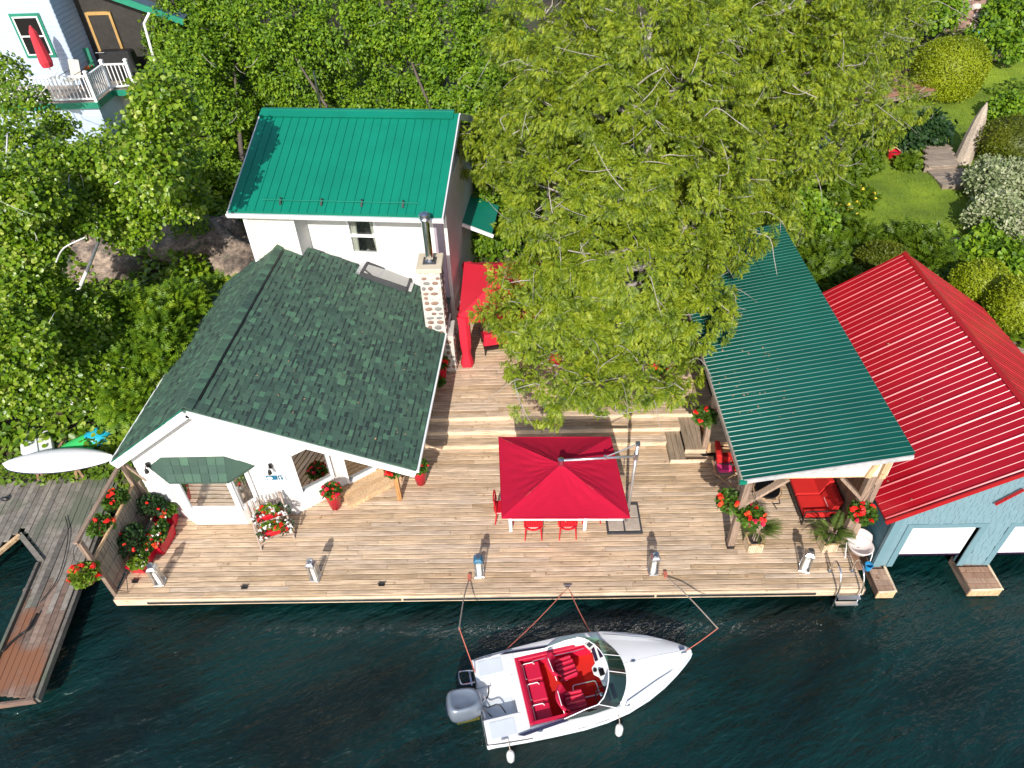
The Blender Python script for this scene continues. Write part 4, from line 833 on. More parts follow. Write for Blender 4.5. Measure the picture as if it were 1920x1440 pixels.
w0 = Yp(26, 34, HY - .03); w1 = Yp(96, 104, HY - .03); zt = Yp(50, 30, HY).z; zb = Yp(85, 102, HY).z
wx0, wx1 = Yp(24, 32, HY).x, Yp(72, 32, HY).x
fr = P1('window', 'green_paint', nh, lambda b: b.bb(wx0 - .1, wx1 + .1, HY - .06, HY - .012, zb - .1, zt + .1)); P1('sash', 'white_trim', fr, lambda b: b.bb(wx0, wx1, HY - .09, HY - .062, zb, zt))
for z0, z1 in ((zb + .05, (zb + zt) / 2 - .03), ((zb + zt) / 2 + .03, zt - .05)): P1('pane', 'black_gloss', fr, lambda b: b.bb(wx0 + .06, wx1 - .06, HY - .1, HY - .092, z0, z1))
P1('screen_wall', 'dark_screen', nh, lambda b: b.bb(hc, hc + 4, 31.2, 31.3, DZ - .2, 9.5)); dpx = Yp(185, 60, 31.2); dz1 = Yp(180, 28, 31.15).z; dx0, dx1 = Yp(166, 30, 31.15).x, Yp(205, 30, 31.15).x
fr = P1('screen_door', 'dark_screen', nh, lambda b: b.bb(dx0, dx1, 31.14, 31.18, DZ, dz1)); P1('frame', 'oak_frame', fr, lambda b: (b.bb(dx0 - .1, dx0, 31.1, 31.19, DZ, dz1 + .1), b.bb(dx1, dx1 + .1, 31.1, 31.19, DZ, dz1 + .1), b.bb(dx0, dx1, 31.1, 31.19, dz1, dz1 + .12)))
P1('porch_roof', 'slate_blue', nh, lambda b: b.hexa([(hc - .2, 30.6, 9.4), (hc + 4.4, 30.6, 7.6), (hc + 4.4, 34, 7.9), (hc - .2, 34, 9.7), (hc - .2, 30.6, 9.5), (hc + 4.4, 30.6, 7.7), (hc + 4.4, 34, 8.0), (hc - .2, 34, 9.8)]))
P1('porch_fascia', 'green_paint', nh, lambda b: b.beam((hc - .2, 30.58, 9.42), (hc + 4.4, 30.58, 7.62), .05, .24))
P1('downspout', 'white_trim', nh, lambda b: b.tube([(hc + 3.2, 30.5, 8.0), (hc + 3.0, 30.2, 7.7), (hc + 3.0, 29.9, 5.6), (hc + 2.8, 29.6, 5.0)], .05))
P1('rear_wall', 'tan_panel', nh, lambda b: b.bb(SK1 - .05, SK1 + 1.1, 29.4, 29.5, 2.6, DZ - .2))
def rc(): pass
t = thing('closed_parasol', 'faded red closed parasol leaning on the neighbour deck', 'parasol', (Yp(90, 125, 28.6).x, 28.6, DZ)); a = Yp(90, 125, 28.6); c = Yp(56, 48, 28.6)
P1('pole', 'white_trim', t, lambda b: b.tube([Vector((a.x + .05, a.y, DZ)), c], .025)); P1('canopy', 'red_fade', t, lambda b: b.tube([a, a.lerp(c, .12), a.lerp(c, .5), a.lerp(c, .85), c], [.2, .24, .19, .14, .03], 9))
def slat_chair(name, label, loc, rz, mat, cush=None):
    t = thing(name, label, 'chair'); 
    for s in (-1, 1): P1('leg', mat, t, lambda b: b.beam((s * .24, .2, 0), (s * .24, .28, 1.05), .05, .05)); P1('leg', mat, t, lambda b: b.beam((s * .24, -.22, 0), (s * .24, -.22, .62), .05, .05)); P1('armrest', mat, t, lambda b: b.beam((s * .27, -.26, .63), (s * .27, .26, .63), .08, .03))
    P1('seat', mat, t, lambda b: b.box((0, 0, .42), (.5, .48, .04)))
    for i in range(5): P1('slat', mat, t, lambda b: b.beam((-.18 + .09 * i, .24, .44), (-.18 + .09 * i, .30, 1.05), .06, .02))
    P1('top_rail', mat, t, lambda b: b.beam((-.26, .3, 1.08), (.26, .3, 1.08), .03, .08))
    if cush: P1('cushion', cush, t, lambda b: b.box((0, 0, .47), (.44, .42, .06)), bevel=.02)
    t.location = loc; t.rotation_euler = (0, 0, rz); return t
p = Yp(165, 135, 30.2); slat_chair('slat_chair', 'green wooden slat chair with orange cushion on neighbour deck', (p.x, 30.2, DZ), .2, 'green_paint', 'cushion_orange')
t = thing('sling_chair', 'tan sling patio chair with black arms on neighbour deck', 'chair', (0, 0, 0))
P1('seat', 'chair_mesh', t, lambda b: b.box((0, 0, .42), (.52, .5, .02))); P1('backrest', 'chair_mesh', t, lambda b: b.hexa([(-.26, .25, .42), (.26, .25, .42), (.26, .27, .42), (-.26, .27, .42), (-.26, .42, 1.05), (.26, .42, 1.05), (.26, .44, 1.05), (-.26, .44, 1.05)]))
for s in (-1, 1): P1('frame', 'black', t, lambda b: b.tube([(s * .29, -.3, 0), (s * .29, -.3, .62), (s * .29, .3, .66), (s * .29, .45, 0)], .016))
p = Yp(135, 150, 28.9); t.location = (p.x, 28.9, DZ); t.rotation_euler = (0, 0, -.3)
t = thing('covered_grill', 'barbecue under a black cover on the neighbour deck', 'grill', (hc + 1.4, 29.9, DZ)); P1('cover', 'black', t, lambda b: b.box((hc + 1.5, 30.2, DZ + .55), (1.5, .6, 1.1), 0, .85), bevel=.06); P1('handle', 'galv', t, lambda b: b.tube([(hc + .85, 29.85, DZ + 1.12), (hc + 1.2, 29.85, DZ + 1.12)], .015))
# rock outcrop between the two plots
def rock(name, label, c, r, seed, n=46, mat='rock', sq=.35):
    rg = random.Random(seed); ph = [(Vector((rg.uniform(-1, 1), rg.uniform(-1, 1), rg.uniform(-1, 1))).normalized() * rg.uniform(1.2, 7), rg.uniform(0, 6.28)) for _ in range(16)]
    V = []; F = []; m = n // 2
    for i in range(m + 1):
        th = math.pi * i / m
        for j in range(n):
            a = 2 * math.pi * j / n; d = Vector((math.sin(th) * math.cos(a), math.sin(th) * math.sin(a), math.cos(th)))
            k = 1 + sum(.055 * math.sin(p.dot(d) * 2 + q) * 3.0 / max(1.5, p.length) for p, q in ph); k += .05 * (abs(math.sin(ph[0][0].dot(d) * 3)) - .5)
            V.append((c[0] + d.x * r[0] * k, c[1] + d.y * r[1] * k, c[2] + d.z * r[2] * k))
    for i in range(m):
        for j in range(n): F.append((i * n + j, (i + 1) * n + j, (i + 1) * n + (j + 1) % n, i * n + (j + 1) % n))
    return tag(fobj(name, V, F, mat), label, 'rock')
rock('rock_outcrop', 'sunlit tan rock face standing among birch leaves', Zp(215, 505, 1.5), (1.7, 1.3, 1.3), 4); rock('rock_outcrop', 'dark shaded rock ledge beside the upper cottage corner', Zp(385, 480, 1.6), (2.1, 1.4, 1.5), 9)
rock('rock_outcrop', 'small pale rock showing through shrubs above the ledge', Zp(275, 355, 3.2), (.9, .8, .6), 12)
# ------------------------------------------------------------------ privacy screen at the left edge
ps = thing('bamboo_screen', 'bamboo privacy screen on weathered posts along the deck edge', 'screen', (-10.1, 10.9, 0)); SX = -10.12
for (y, z1) in ((9.68, 2.05), (12.02, 2.08)): P1('post', 'post_wood', ps, lambda b: b.bb(SX - .05, SX + .05, y - .05, y + .05, -.25, z1))
P1('top_rail', 'tan_wood', ps, lambda b: b.beam((SX, 9.73, 1.32), (SX, 12.0, 1.32), .05, .06)); P1('overhead_rail', 'post_wood', ps, lambda b: b.beam((SX - .03, 9.6, 2.1), (SX - .03, 13.0, 2.1), .09, .06)); P1('corner_brace', 'post_wood', ps, lambda b: (b.beam((SX, 12.07, 2.06), (SX + .35, 12.07, 1.4), .06, .06), b.bb(SX + .1, SX + .2, 12.0, 12.06, 0, 1.4)))
CN = MB().tube([(0, 0, 0), (0, 0, 1)], .011, 5).mesh('cane', 'bamboo'); i = 0; y = 9.76
while y < 11.98:
    if i < 110: piece('cane', CN, ps, (SX + R_.uniform(-.004, .004), y, .02 + R_.uniform(0, .02)), (R_.uniform(-.012, .012), 0, 0), (1, 1, 1.28))
    y += .0205; i += 1
for z in (.25, .65, 1.05): P1('binding', 'iron', ps, lambda b: b.tube([(SX + .014, 9.75, z), (SX + .014, 11.98, z)], .004, 4))
P1('foot_bracket', 'iron', ps, lambda b: b.tube([(SX + .05, 9.66, .06), (SX + .34, 9.66, .03), (SX + .34, 9.95, .5)], .01))
# ------------------------------------------------------------------ foliage makers
def frames(A, Nn, rg):
    A = A / np.linalg.norm(A, axis=1, keepdims=True); Nn = Nn - A * (A * Nn).sum(1, keepdims=True); Nn /= np.linalg.norm(Nn, axis=1, keepdims=True) + 1e-9
    return A, np.cross(Nn, A), Nn
def stamp(TV, TF, P, A, B, C, S):
    V = P[:, None, :] + S[:, None, None] * (TV[None, :, 0:1] * A[:, None, :] + TV[None, :, 1:2] * B[:, None, :] + TV[None, :, 2:3] * C[:, None, :])
    k = len(TV); F = TF[None, :, :] + (np.arange(len(P)) * k)[:, None, None]
    return V.reshape(-1, 3), F.reshape(-1, 3)
T_LEAF = (np.array([(0, 0, 0), (.5, .32, .06), (1, 0, -.05), (.5, -.32, .06)], float), np.array([(0, 2, 1), (0, 3, 2)]))
T_ROUND = (np.array([(0, 0, 0), (.3, .42, .05), (.8, .36, .0), (1, 0, -.08), (.8, -.36, 0), (.3, -.42, .05)], float), np.array([(0, 3, 2), (0, 2, 1), (0, 5, 4), (0, 4, 3)]))
def _spray():
    S = []; F = []; n = 4
    for i in range(n):                                  # flat fan: blades to either side of a drooping stem
        x = i / n * .9; z = .05 * math.sin(3 * x) - .12 * x * x; k = len(S); l = (.42, .52, .46, .32)[i]
        S += [(x, 0, z), (x + .20, 0, z), (x + .20 + l * .55, l * .64, z - .08 - .05 * x), (x + .20 + l * .55, -l * .64, z - .08 - .05 * x)]; F += [(k, k + 1, k + 2), (k + 1, k, k + 3)]
    k = len(S); S += [(.74, .10, -.05), (.74, -.10, -.05), (1.15, 0, -.17)]; F.append((k, k + 1, k + 2))
    return np.array(S, float), np.array(F)
T_SPRAY = _spray()
def _frond(n=7, w=.28):
    S = []; F = []
    for i in range(n + 1): S.append((i / n, 0, .18 * math.sin(i / n * 3) - .12 * (i / n) ** 2))
    for i in range(n):
        l = w * math.sin((i + .8) / (n + .6) * math.pi) + .03
        for s in (1, -1):
            k = len(S); S.append((i / n + .6 / n + l * .25, s * l, S[i][2] - .04)); F.append((i, i + 1, k) if s > 0 else (i + 1, i, k))
    return np.array(S, float), np.array(F)
T_FROND = _frond()
def unit(rg, n): v = rg.normal(size=(n, 3)); return v / np.linalg.norm(v, axis=1, keepdims=True)
CAMP = np.array([0, 0, HC])
def crown_mesh(lobes, clumps, per, cr, size, kind, seed, droop=.3, back=.25, inner=.55, flat=.75, fill=0, floor=None, rin=.62):
    rg = np.random.default_rng(seed); Lb = np.array(lobes, float); wts = (Lb[:, 3] * Lb[:, 4] + Lb[:, 3] * Lb[:, 5] + Lb[:, 4] * Lb[:, 5]); wts /= wts.sum()
    P = []; D = []; tries = 0
    while len(P) < clumps and tries < 40:
        tries += 1; n = clumps * 2; li = rg.choice(len(Lb), n, p=wts); u = unit(rg, n); c = Lb[li, :3]; r = Lb[li, 3:6]
        lump = 1 + .13 * np.sin(u[:, 0] * 5 + li) + .10 * np.sin(u[:, 1] * 7 + 2 * li) + .10 * np.sin(u[:, 2] * 6 + 3 * li)
        p = c + u * r * (lump * rg.uniform(rin, 1.06, n))[:, None]; tc = CAMP - p; tc /= np.linalg.norm(tc, axis=1, keepdims=True); nn = u / r; nn /= np.linalg.norm(nn, axis=1, keepdims=True)
        ok = ((nn * tc).sum(1) > -.15) | (rg.random(n) < back); ok &= (nn[:, 2] > -.65) | (rg.random(n) < .3)
        if floor is not None: ok &= p[:, 2] > floor
        for k in range(len(Lb)):
            q = (np.sum(((p - Lb[k, :3]) / Lb[k, 3:6]) ** 2, 1) < inner ** 2) & (li != k); ok &= ~q
        P += list(p[ok]); D += list(nn[ok])
    P = np.array(P[:clumps]); D = np.array(D[:clumps]); n = len(P)
    csz = rg.uniform(.65, 1.35, n); m = n * per; ci = np.repeat(np.arange(n), per)
    off = unit(rg, m) * (rg.random(m) ** .45)[:, None]; d = D[ci]; al = (off * d).sum(1, keepdims=True); off = off - d * al * (1 - flat * .6)
    pos = P[ci] + off * (cr * csz[ci])[:, None]
    if kind == 'spray': A = off * .9 + d * .45 + np.array([0, 0, -droop]) + rg.normal(0, .22, (m, 3)); N = d * .8 + np.array([0, -.15, .55]) + rg.normal(0, .35, (m, 3)); T = T_SPRAY
    elif kind == 'round': A = off + d * .35 + np.array([0, 0, -droop]) + rg.normal(0, .4, (m, 3)); N = d * .7 + np.array([0, -.2, .7]) + rg.normal(0, .42, (m, 3)); T = T_ROUND
    elif kind == 'frond': A = off + d * .5 + np.array([0, 0, .15]) + rg.normal(0, .3, (m, 3)); N = d * .3 + np.array([0, -.1, .9]) + rg.normal(0, .25, (m, 3)); T = T_FROND
    else: A = off + d * .3 + np.array([0, 0, -droop]) + rg.normal(0, .45, (m, 3)); N = d * .6 + np.array([0, -.2, .6]) + rg.normal(0, .5, (m, 3)); T = T_LEAF
    A, B, C = frames(A, N, rg); S = size * rg.uniform(.65, 1.3, m)
    V, F = stamp(T[0], T[1], pos, A, B, C, S); return V, F, P, D
def limb(b, p0, p1, r0, r1, rg, n=5, wob=.12, seg=6):
    p0 = Vector(p0); p1 = Vector(p1); L = (p1 - p0).length; pts = []; rs = []
    for i in range(n + 1):
        t = i / n; w_ = wob * L * math.sin(math.pi * t) ; pts.append(p0.lerp(p1, t) + Vector((rg.uniform(-1, 1), rg.uniform(-1, 1), rg.uniform(-.3, .6))) * w_ * .35); rs.append(r0 + (r1 - r0) * t)
    b.tube(pts, rs, seg)
def tree(name, label, base, lobes, trunk_r, clumps, per, cr, size, kind, leafm, barkm, seed, droop=.3, twigs=40, group=None, top=None, twig_len=.9, cat='tree', floor=None, back=.25, lean=None):
    rg = random.Random(seed); base = Vector(base); t = thing(name, label, cat, base, group)
    Lz = sorted(lobes, key=lambda l: l[2]); topc = Vector(Lz[-1][:3]); tp = Vector(top) if top else topc
    b = MB(); n = 10; pts = []; rs = []; wob_ = .3 if barkm == 'bark_birch' else .14
    for i in range(n + 1):
        s = i / n; p = base.lerp(tp, s); p.x += math.sin(s * 3 + seed) * wob_; p.y += math.cos(s * 2.3 + seed) * wob_; pts.append(p); rs.append(trunk_r * (1 - .82 * s) + (trunk_r * .35 if i == 0 else 0))
    pts[0] = base - Vector((0, 0, .25)); b.tube(pts, rs, 9); b.build('trunk', barkm, t, smooth=True)
    V, F, P, D = crown_mesh(lobes, clumps, per, cr, size, kind, seed, droop, floor=floor, back=back); fobj('crown', V, F, leafm, t)
    b = MB()
    for l in lobes:
        c = Vector(l[:3]); s = max(.15, min(.9, (c.z - base.z - .25 * l[5]) / max(.5, tp.z - base.z))); a = base.lerp(tp, s); limb(b, a, c, trunk_r * (.5 if trunk_r > .15 else .3) * (1 - s * .5), .03 if trunk_r > .15 else .012, rg)
        for _ in range(4): e = c + Vector((rg.uniform(-1, 1) * l[3], rg.uniform(-1, .4) * l[4], rg.uniform(-.3, .9) * l[5])) * .85; limb(b, c, e, .035, .012, rg, 4, .2, 5)
    b.build('limbs', barkm, t, smooth=True)['kind'] = 'stuff'
    if twigs:
        b = MB()
        for _ in range(twigs):
            i = rg.randrange(len(P)); p = Vector(P[i]); d = Vector(D[i]); s = Vector((rg.uniform(-1, 1), rg.uniform(-1, 1), rg.uniform(-.6, .5))).normalized(); s = (s - d * s.dot(d) * .7).normalized(); L = twig_len * rg.uniform(.35, 1.5); twr = rg.uniform(.006, .016)
            q0 = p + d * rg.uniform(.05, .3); mid = q0 + s * L * .5 + d * rg.uniform(.0, .15) + Vector((0, 0, -.05)); q1 = q0 + s * L + Vector((0, 0, rg.uniform(-.15, .1)))
            b.tube(curve_pts([q0 - d * .4 - s * .1, q0, mid, q1], 3), [twr * k_ for k_ in (1, 1, .95, .9, .85, .8, .7, .6, .45, .3)], 4)
            if rg.random() < .6: b.tube([mid, mid + (s + Vector((rg.uniform(-.8, .8), rg.uniform(-.8, .8), 0))).normalized() * L * .4], [twr * .6, twr * .3], 4)
        b.build('twigs', 'bark_grey' if barkm != 'bark_birch' else 'bark_birch', t, smooth=True)['kind'] = 'stuff'
    return t
def bloom_mesh(name, mat, r, n=14, seed=0):
    rg = np.random.default_rng(seed); P = unit(rg, n) * r * .7; P[:, 2] = np.abs(P[:, 2]); A, B, C = frames(unit(rg, n), P + rg.normal(0, .01, (n, 3)), rg)
    V, F = stamp(T_ROUND[0] - np.array([.5, 0, 0]), T_ROUND[1], P, A, B, C, np.full(n, r * 1.1)); me = fast_mesh(name, V, F); me.materials.append(MATS[mat]); return me
BLOOM = {c: bloom_mesh('flower', 'bloom_' + c, s, 14) for c, s in (('red', .075), ('orange', .075), ('magenta', .07))}; BLOOM['white'] = bloom_mesh('flower', 'bloom_white', .04, 9); BLOOM['yellow'] = bloom_mesh('flower', 'bloom_yellow', .05, 9); BLOOM['small_red'] = bloom_mesh('flower', 'bloom_red', .045, 9)
def bush(parent, c, r, n, size, leafm, seed, kind='round', blooms=(), name='foliage', bias=None):
    """leaf dome with single flower heads standing proud of it"""
    rg = np.random.default_rng(seed); u = unit(rg, n); u[:, 2] = np.where(u[:, 2] < -.35, -u[:, 2], u[:, 2]); rad = rg.uniform(.45, 1.0, n)[:, None] ** .6
    P = np.array(c) + u * np.array(r) * rad; T = {'round': T_ROUND, 'leaf': T_LEAF, 'frond': T_FROND}[kind]; A, B, C = frames(u + rg.normal(0, .5, (n, 3)), u * .6 + np.array([0, -.1, .8]) + rg.normal(0, .4, (n, 3)), rg)
    V, F = stamp(T[0], T[1], P, A, B, C, size * rg.uniform(.7, 1.3, n)); o = fobj(name, V, F, leafm, parent)
    rr = random.Random(seed)
    for colr, k in blooms:
        for _ in range(k):
            d = Vector((rr.uniform(-1, 1), rr.uniform(-1, .5), rr.uniform(.05, 1))).normalized(); f = piece('flower', BLOOM[colr], parent, Vector(c) + Vector((d.x * r[0], d.y * r[1], d.z * r[2])) * 1.06, (rr.uniform(-.5, .5), rr.uniform(-.5, .5), rr.uniform(0, 6)), (rr.uniform(.8, 1.2),) * 3)
    return o
def basket(c, r, label, seed, blooms, hook=None, group='hanging geranium baskets', leafm='geranium'):
    c = Vector(c); t = thing('hanging_basket', label, 'flower basket', c - Vector((0, 0, r * .9)), group)
    P1('pot', 'terra', t, lambda b: b.lathe([(r * .35, -r * .95), (r * .6, -r * .3), (r * .62, -.05), (r * .5, -.05)], c, 12))
    bush(t, c, (r, r, r * .72), 420, .085, leafm, seed, blooms=blooms)
    P1('hanger', 'iron', t, lambda b: [b.tube([c + Vector((r * .5 * math.cos(a), r * .5 * math.sin(a), 0)), c + Vector((0, 0, r * 1.9))], .004, 4) for a in (0, 2.1, 4.2)])
    if hook: P1('hook', 'iron', t, lambda b: b.tube(curve_pts([c + Vector((0, 0, r * 1.9)), (c + Vector((0, 0, r * 2.2))).lerp(Vector(hook), .4) + Vector((0, 0, .08)), Vector(hook)], 4), .008, 5))
    return t
basket(Zp(216, 938, 1.35), .30, 'geranium basket hanging nearest the cottage wall on the bamboo screen', 11, (('red', 4), ('orange', 1)), (SX, 11.6, 2.08)); basket(Zp(188, 986, 1.3), .29, 'geranium basket hanging midway along the bamboo screen', 12, (('red', 4), ('orange', 1)), (SX, 10.8, 2.08)); basket(Zp(160, 1077, 1.25), .31, 'lime leaved geranium basket hanging at the deck corner over the grey dock', 13, (('red', 6), ('orange', 3)), (SX, 9.68, 2.04), leafm='lime_leaf')
basket(Zp(1368, 940, 1.55), .30, 'geranium basket left of the front pavilion post', 14, (('red', 3), ('orange', 4)), (5.0, 10.74, 2.2)); basket(Zp(1408, 968, 1.45), .30, 'geranium basket right of the front pavilion post above the palm', 15, (('red', 3), ('magenta', 3), ('orange', 2)), (5.12, 10.72, 2.2)); basket(Zp(1617, 962, 1.55), .29, 'geranium basket hanging between pavilion and boathouse', 16, (('red', 10), ('magenta', 3)), (8.0, 10.75, 2.3)); basket(Zp(1322, 782, 1.6), .30, 'geranium basket on the rear pavilion post beneath the cedar', 17, (('red', 4),), (5.02, 13.9, 2.3))
basket(Zp(737, 882, 1.35), .19, 'small red geranium basket on the cedar porch post', 18, (('red', 7), ('magenta', 2)), (-3.47, 12.4, 1.7)); basket(Zp(822, 716, 1.0), .16, 'small flower basket beside the chimney foot', 19, (('red', 3), ('orange', 1)), (-2.7, 17.25, 1.4))
basket(Zp(1110, 700, 1.9), .22, 'red flower basket half hidden inside the cedar boughs', 191, (('red', 6), ('orange', 3)), None); basket(Zp(1235, 690, 1.9), .22, 'red flower basket under the cedar near the pavilion roof', 192, (('red', 6), ('magenta', 3)), None)
# ------------------------------------------------------------------ red troughs by the screen
def trough(c, d, rz, label, seed, leafs):
    c = Vector(c); t = thing('red_trough', label, 'planter', c, 'red troughs beside the screen'); P1('box', 'red_pot', t, lambda b: (b.box(c + Vector((0, 0, .02)), (d[0] * .82, d[1] * .82, .04), rz), [b.prism([c + Matrix.Rotation(rz, 3, 'Z') @ Vector(q) for q in quad], Matrix.Rotation(rz, 3, 'Z') @ Vector(ex_)) for quad, ex_ in ((((-d[0] / 2 * .82, -d[1] / 2 * .82, 0), (d[0] / 2 * .82, -d[1] / 2 * .82, 0), (d[0] / 2, -d[1] / 2, d[2]), (-d[0] / 2, -d[1] / 2, d[2])), (0, .03, 0)), (((-d[0] / 2 * .82, d[1] / 2 * .82, 0), (d[0] / 2 * .82, d[1] / 2 * .82, 0), (d[0] / 2, d[1] / 2, d[2]), (-d[0] / 2, d[1] / 2, d[2])), (0, -.03, 0)), (((-d[0] / 2 * .82, -d[1] / 2 * .82, 0), (-d[0] / 2 * .82, d[1] / 2 * .82, 0), (-d[0] / 2, d[1] / 2, d[2]), (-d[0] / 2, -d[1] / 2, d[2])), (.03, 0, 0)), (((d[0] / 2 * .82, -d[1] / 2 * .82, 0), (d[0] / 2 * .82, d[1] / 2 * .82, 0), (d[0] / 2, d[1] / 2, d[2]), (d[0] / 2, -d[1] / 2, d[2])), (-.03, 0, 0)))]))
    P1('soil', 'soil', t, lambda b: b.box(c + Vector((0, 0, d[2] * .86)), (d[0] * .9, d[1] * .9, .03), rz))
    for i, (off, r, m_, bl) in enumerate(leafs): bush(t, c + Matrix.Rotation(rz, 3, 'Z') @ Vector((*off[:2], 0)) + Vector((0, 0, d[2] + off[2])), r, 520, .075, m_, seed + i, blooms=bl)
trough((-9.72, 10.62, 0), (.42, .95, .36), -.06, 'nearest red trough at the deck corner with dark shrub and pale edging', 21, [((-.14, .1, .28), (.28, .45, .38), 'dark_herb', (('small_red', 3),)), ((.1, -.36, .05), (.2, .16, .1), 'lime_leaf', (('white', 6),)), ((.14, .1, .08), (.14, .35, .12), 'geranium', (('small_red', 6), ('white', 5)))])
trough((-9.42, 11.12, 0), (.36, .8, .38), -.1, 'middle red trough tucked behind the corner one with small red blooms', 25, [((0, -.05, .1), (.2, .4, .15), 'geranium', (('small_red', 7), ('orange', 2), ('white', 10)))])
trough((-9.55, 11.78, 0), (.5, .4, .4), .1, 'red trough nearest the cottage wall with tall dark foliage', 29, [((-.2, 0, .3), (.36, .26, .36), 'dark_herb', (('small_red', 2),)), ((.12, 0, .1), (.2, .2, .12), 'geranium', (('white', 8), ('orange', 3)))])
# ------------------------------------------------------------------ tall red pots
def tall_pot(c, label, seed, blooms):
    c = Vector(c); t = thing('tall_red_pot', label, 'flower pot', c, 'tall tapered red pots'); P1('pot', 'red_pot', t, lambda b: b.lathe([(.13, 0), (.2, .52), (.22, .55), (.22, .58), (.18, .58), (.17, .5)], c, 24), smooth=True); P1('soil', 'soil', t, lambda b: b.lathe([(.17, .5), (.17, .53)], c, 16)); bush(t, c + Vector((0, 0, .64)), (.25, .25, .17), 420, .07, 'geranium', seed, blooms=blooms)
tall_pot(Zp(630, 950), 'tall tapered red pot of flowers in front of the angled windows', 31, (('small_red', 14), ('magenta', 5))); tall_pot((-2.95, 13.05, 0), 'tall red pot half hidden behind the cottage roof corner', 33, (('small_red', 6),)); tall_pot((-2.62, 16.95, .45), 'tall red pot by the stone chimney foot', 34, (('small_red', 6), ('red', 2)))
# ------------------------------------------------------------------ twig stand with two flower boxes
ts = thing('twig_stand', 'woven willow twig stand holding two red flower boxes', 'plant stand', (0, 0, 0))
for s in (-1, 1): P1('side_frame', 'willow_twig', ts, lambda b: (b.tube([(s * .42, .3, 0), (s * .42, .34, 1.05)], .028), b.tube([(s * .42, .34, 1.0), (s * .42, -.42, 0)], .026), b.tube([(s * .42, .3, .15), (s * .42, -.36, .1)], .02)))
TW = [MB().tube([(0, 0, 0), (R_.uniform(-.015, .015), .01, .5), (R_.uniform(-.02, .02), .02, 1.0)], [.011, .01, .007], 5).mesh('twig', 'willow_twig') for _ in range(4)]
for i in range(26): piece('twig', R_.choice(TW), ts, (-.41 + .033 * i, .33 + R_.uniform(-.015, .015), .02), (R_.uniform(-.03, .03), R_.uniform(-.04, .04), 0), (1, 1, R_.uniform(.95, 1.12)))
for k, (y, z) in enumerate(((.08, .55), (-.2, .22))): P1('shelf', 'willow_twig', ts, lambda b: [b.tube([(-.42, y - .1 + .05 * j, z), (.42, y - .1 + .05 * j, z)], .014, 5) for j in range(5)])
P1('hoop', 'willow_twig', ts, lambda b: b.tube(curve_pts([(-.42, -.36, .1), (-.1, -.42, .3), (.42, -.36, .1)], 6), .016))
sc_ = Vector((-6.62, 11.42, 0)); srz = math.radians(24); ts.location = sc_; ts.rotation_euler = (0, 0, srz); rm = Matrix.Rotation(srz, 3, 'Z')
for k, (y, z) in enumerate(((.08, .565), (-.2, .235))):
    c = sc_ + rm @ Vector((.03, y, z)); t = thing('flower_box', ('upper', 'lower')[k] + ' red flower box on the willow twig stand', 'flower box', c, 'red flower boxes on the twig stand')
    P1('box', 'red_plastic', t, lambda b: b.box(c + Vector((0, 0, .08)), (.66, .2, .16), srz), bevel=.012)
    bush(t, c + Vector((0, 0, .19)) + rm @ Vector((0, .06, 0)), (.31, .09, .13), 220, .07, 'lime_leaf', 41 + k, blooms=(('small_red', 6), ('white', 9))); bush(t, c + rm @ Vector((.26, -.02, .1)), (.26, .22, .14), 120, .05, 'dark_herb', 45 + k, blooms=(('white', 12),), name='trailing_foliage'); bush(t, c + rm @ Vector((-.3, -.02, .08)), (.16, .16, .12), 80, .05, 'dark_herb', 47 + k, blooms=(('white', 7),), name='trailing_foliage')
# ------------------------------------------------------------------ lanterns along the deck edge
ln = thing('candle_lantern', 'x', 'lantern', (0, 0, 0), 'metal lanterns along the deck edge')
P1('base', 'galv', ln, lambda b: b.box((0, 0, .02), (.24, .24, .04)), bevel=.006)
for sx in (-1, 1):
    for sy in (-1, 1): P1('corner_post', 'galv', ln, lambda b: b.beam((sx * .105, sy * .105, .04), (sx * .085, sy * .085, .60), .014, .014))
for a in range(4):
    r = Matrix.Rotation(a * math.pi / 2, 3, 'Z'); P1('pane', 'lantern_glass', ln, lambda b: b.add([r @ Vector(q) for q in ((-.1, -.104, .045), (.1, -.104, .045), (.08, -.085, .59), (-.08, -.085, .59))], [(0, 1, 2, 3)]))
lt = P1('roof', 'galv', ln, lambda b: (b.box((0, 0, .62), (.22, .22, .04)), b.box((0, 0, .665), (.2, .2, .05), 0, .62)), bevel=.004); P1('chimney', 'galv', lt, lambda b: b.lathe([(.055, .69), (.055, .745), (.075, .75), (.075, .765), (.02, .77)], (0, 0, 0), 14)); P1('handle', 'galv', lt, lambda b: b.tube([(-.06, 0, .70), (-.05, 0, .80), (0, 0, .84), (.05, 0, .80), (.06, 0, .70)], .006, 5)); P1('candle', 'candle', ln, lambda b: b.lathe([(.062, .04), (.062, .42), (.05, .43), (.004, .425)], (0, 0, 0), 14))
LL = ['candle lantern at the left end of the deck edge beside the red troughs', 'candle lantern second from the left on the deck edge below the twig stand', 'candle lantern with blue tinted cap near the rope left of the umbrella', 'candle lantern fourth from the left below the umbrella base', 'candle lantern between the two palm planters']
for i, q in enumerate(((300, 1096), (592, 1088), (899, 1080), (1224, 1076), (1508, 1070))):
    p = Zp(*q, 0); o = ln if i == 0 else dup(ln); o.location = p + Vector((0, .05, 0)); o.rotation_euler = (0, 0, (.1, -.15, .03, .1, -.3)[i]); o['label'] = LL[i]
    if i == 2:
        for k in kids(o):
            if k.name.startswith('roof'): k.data = k.data.copy(); k.data.materials[0] = MATS['sign_teal']
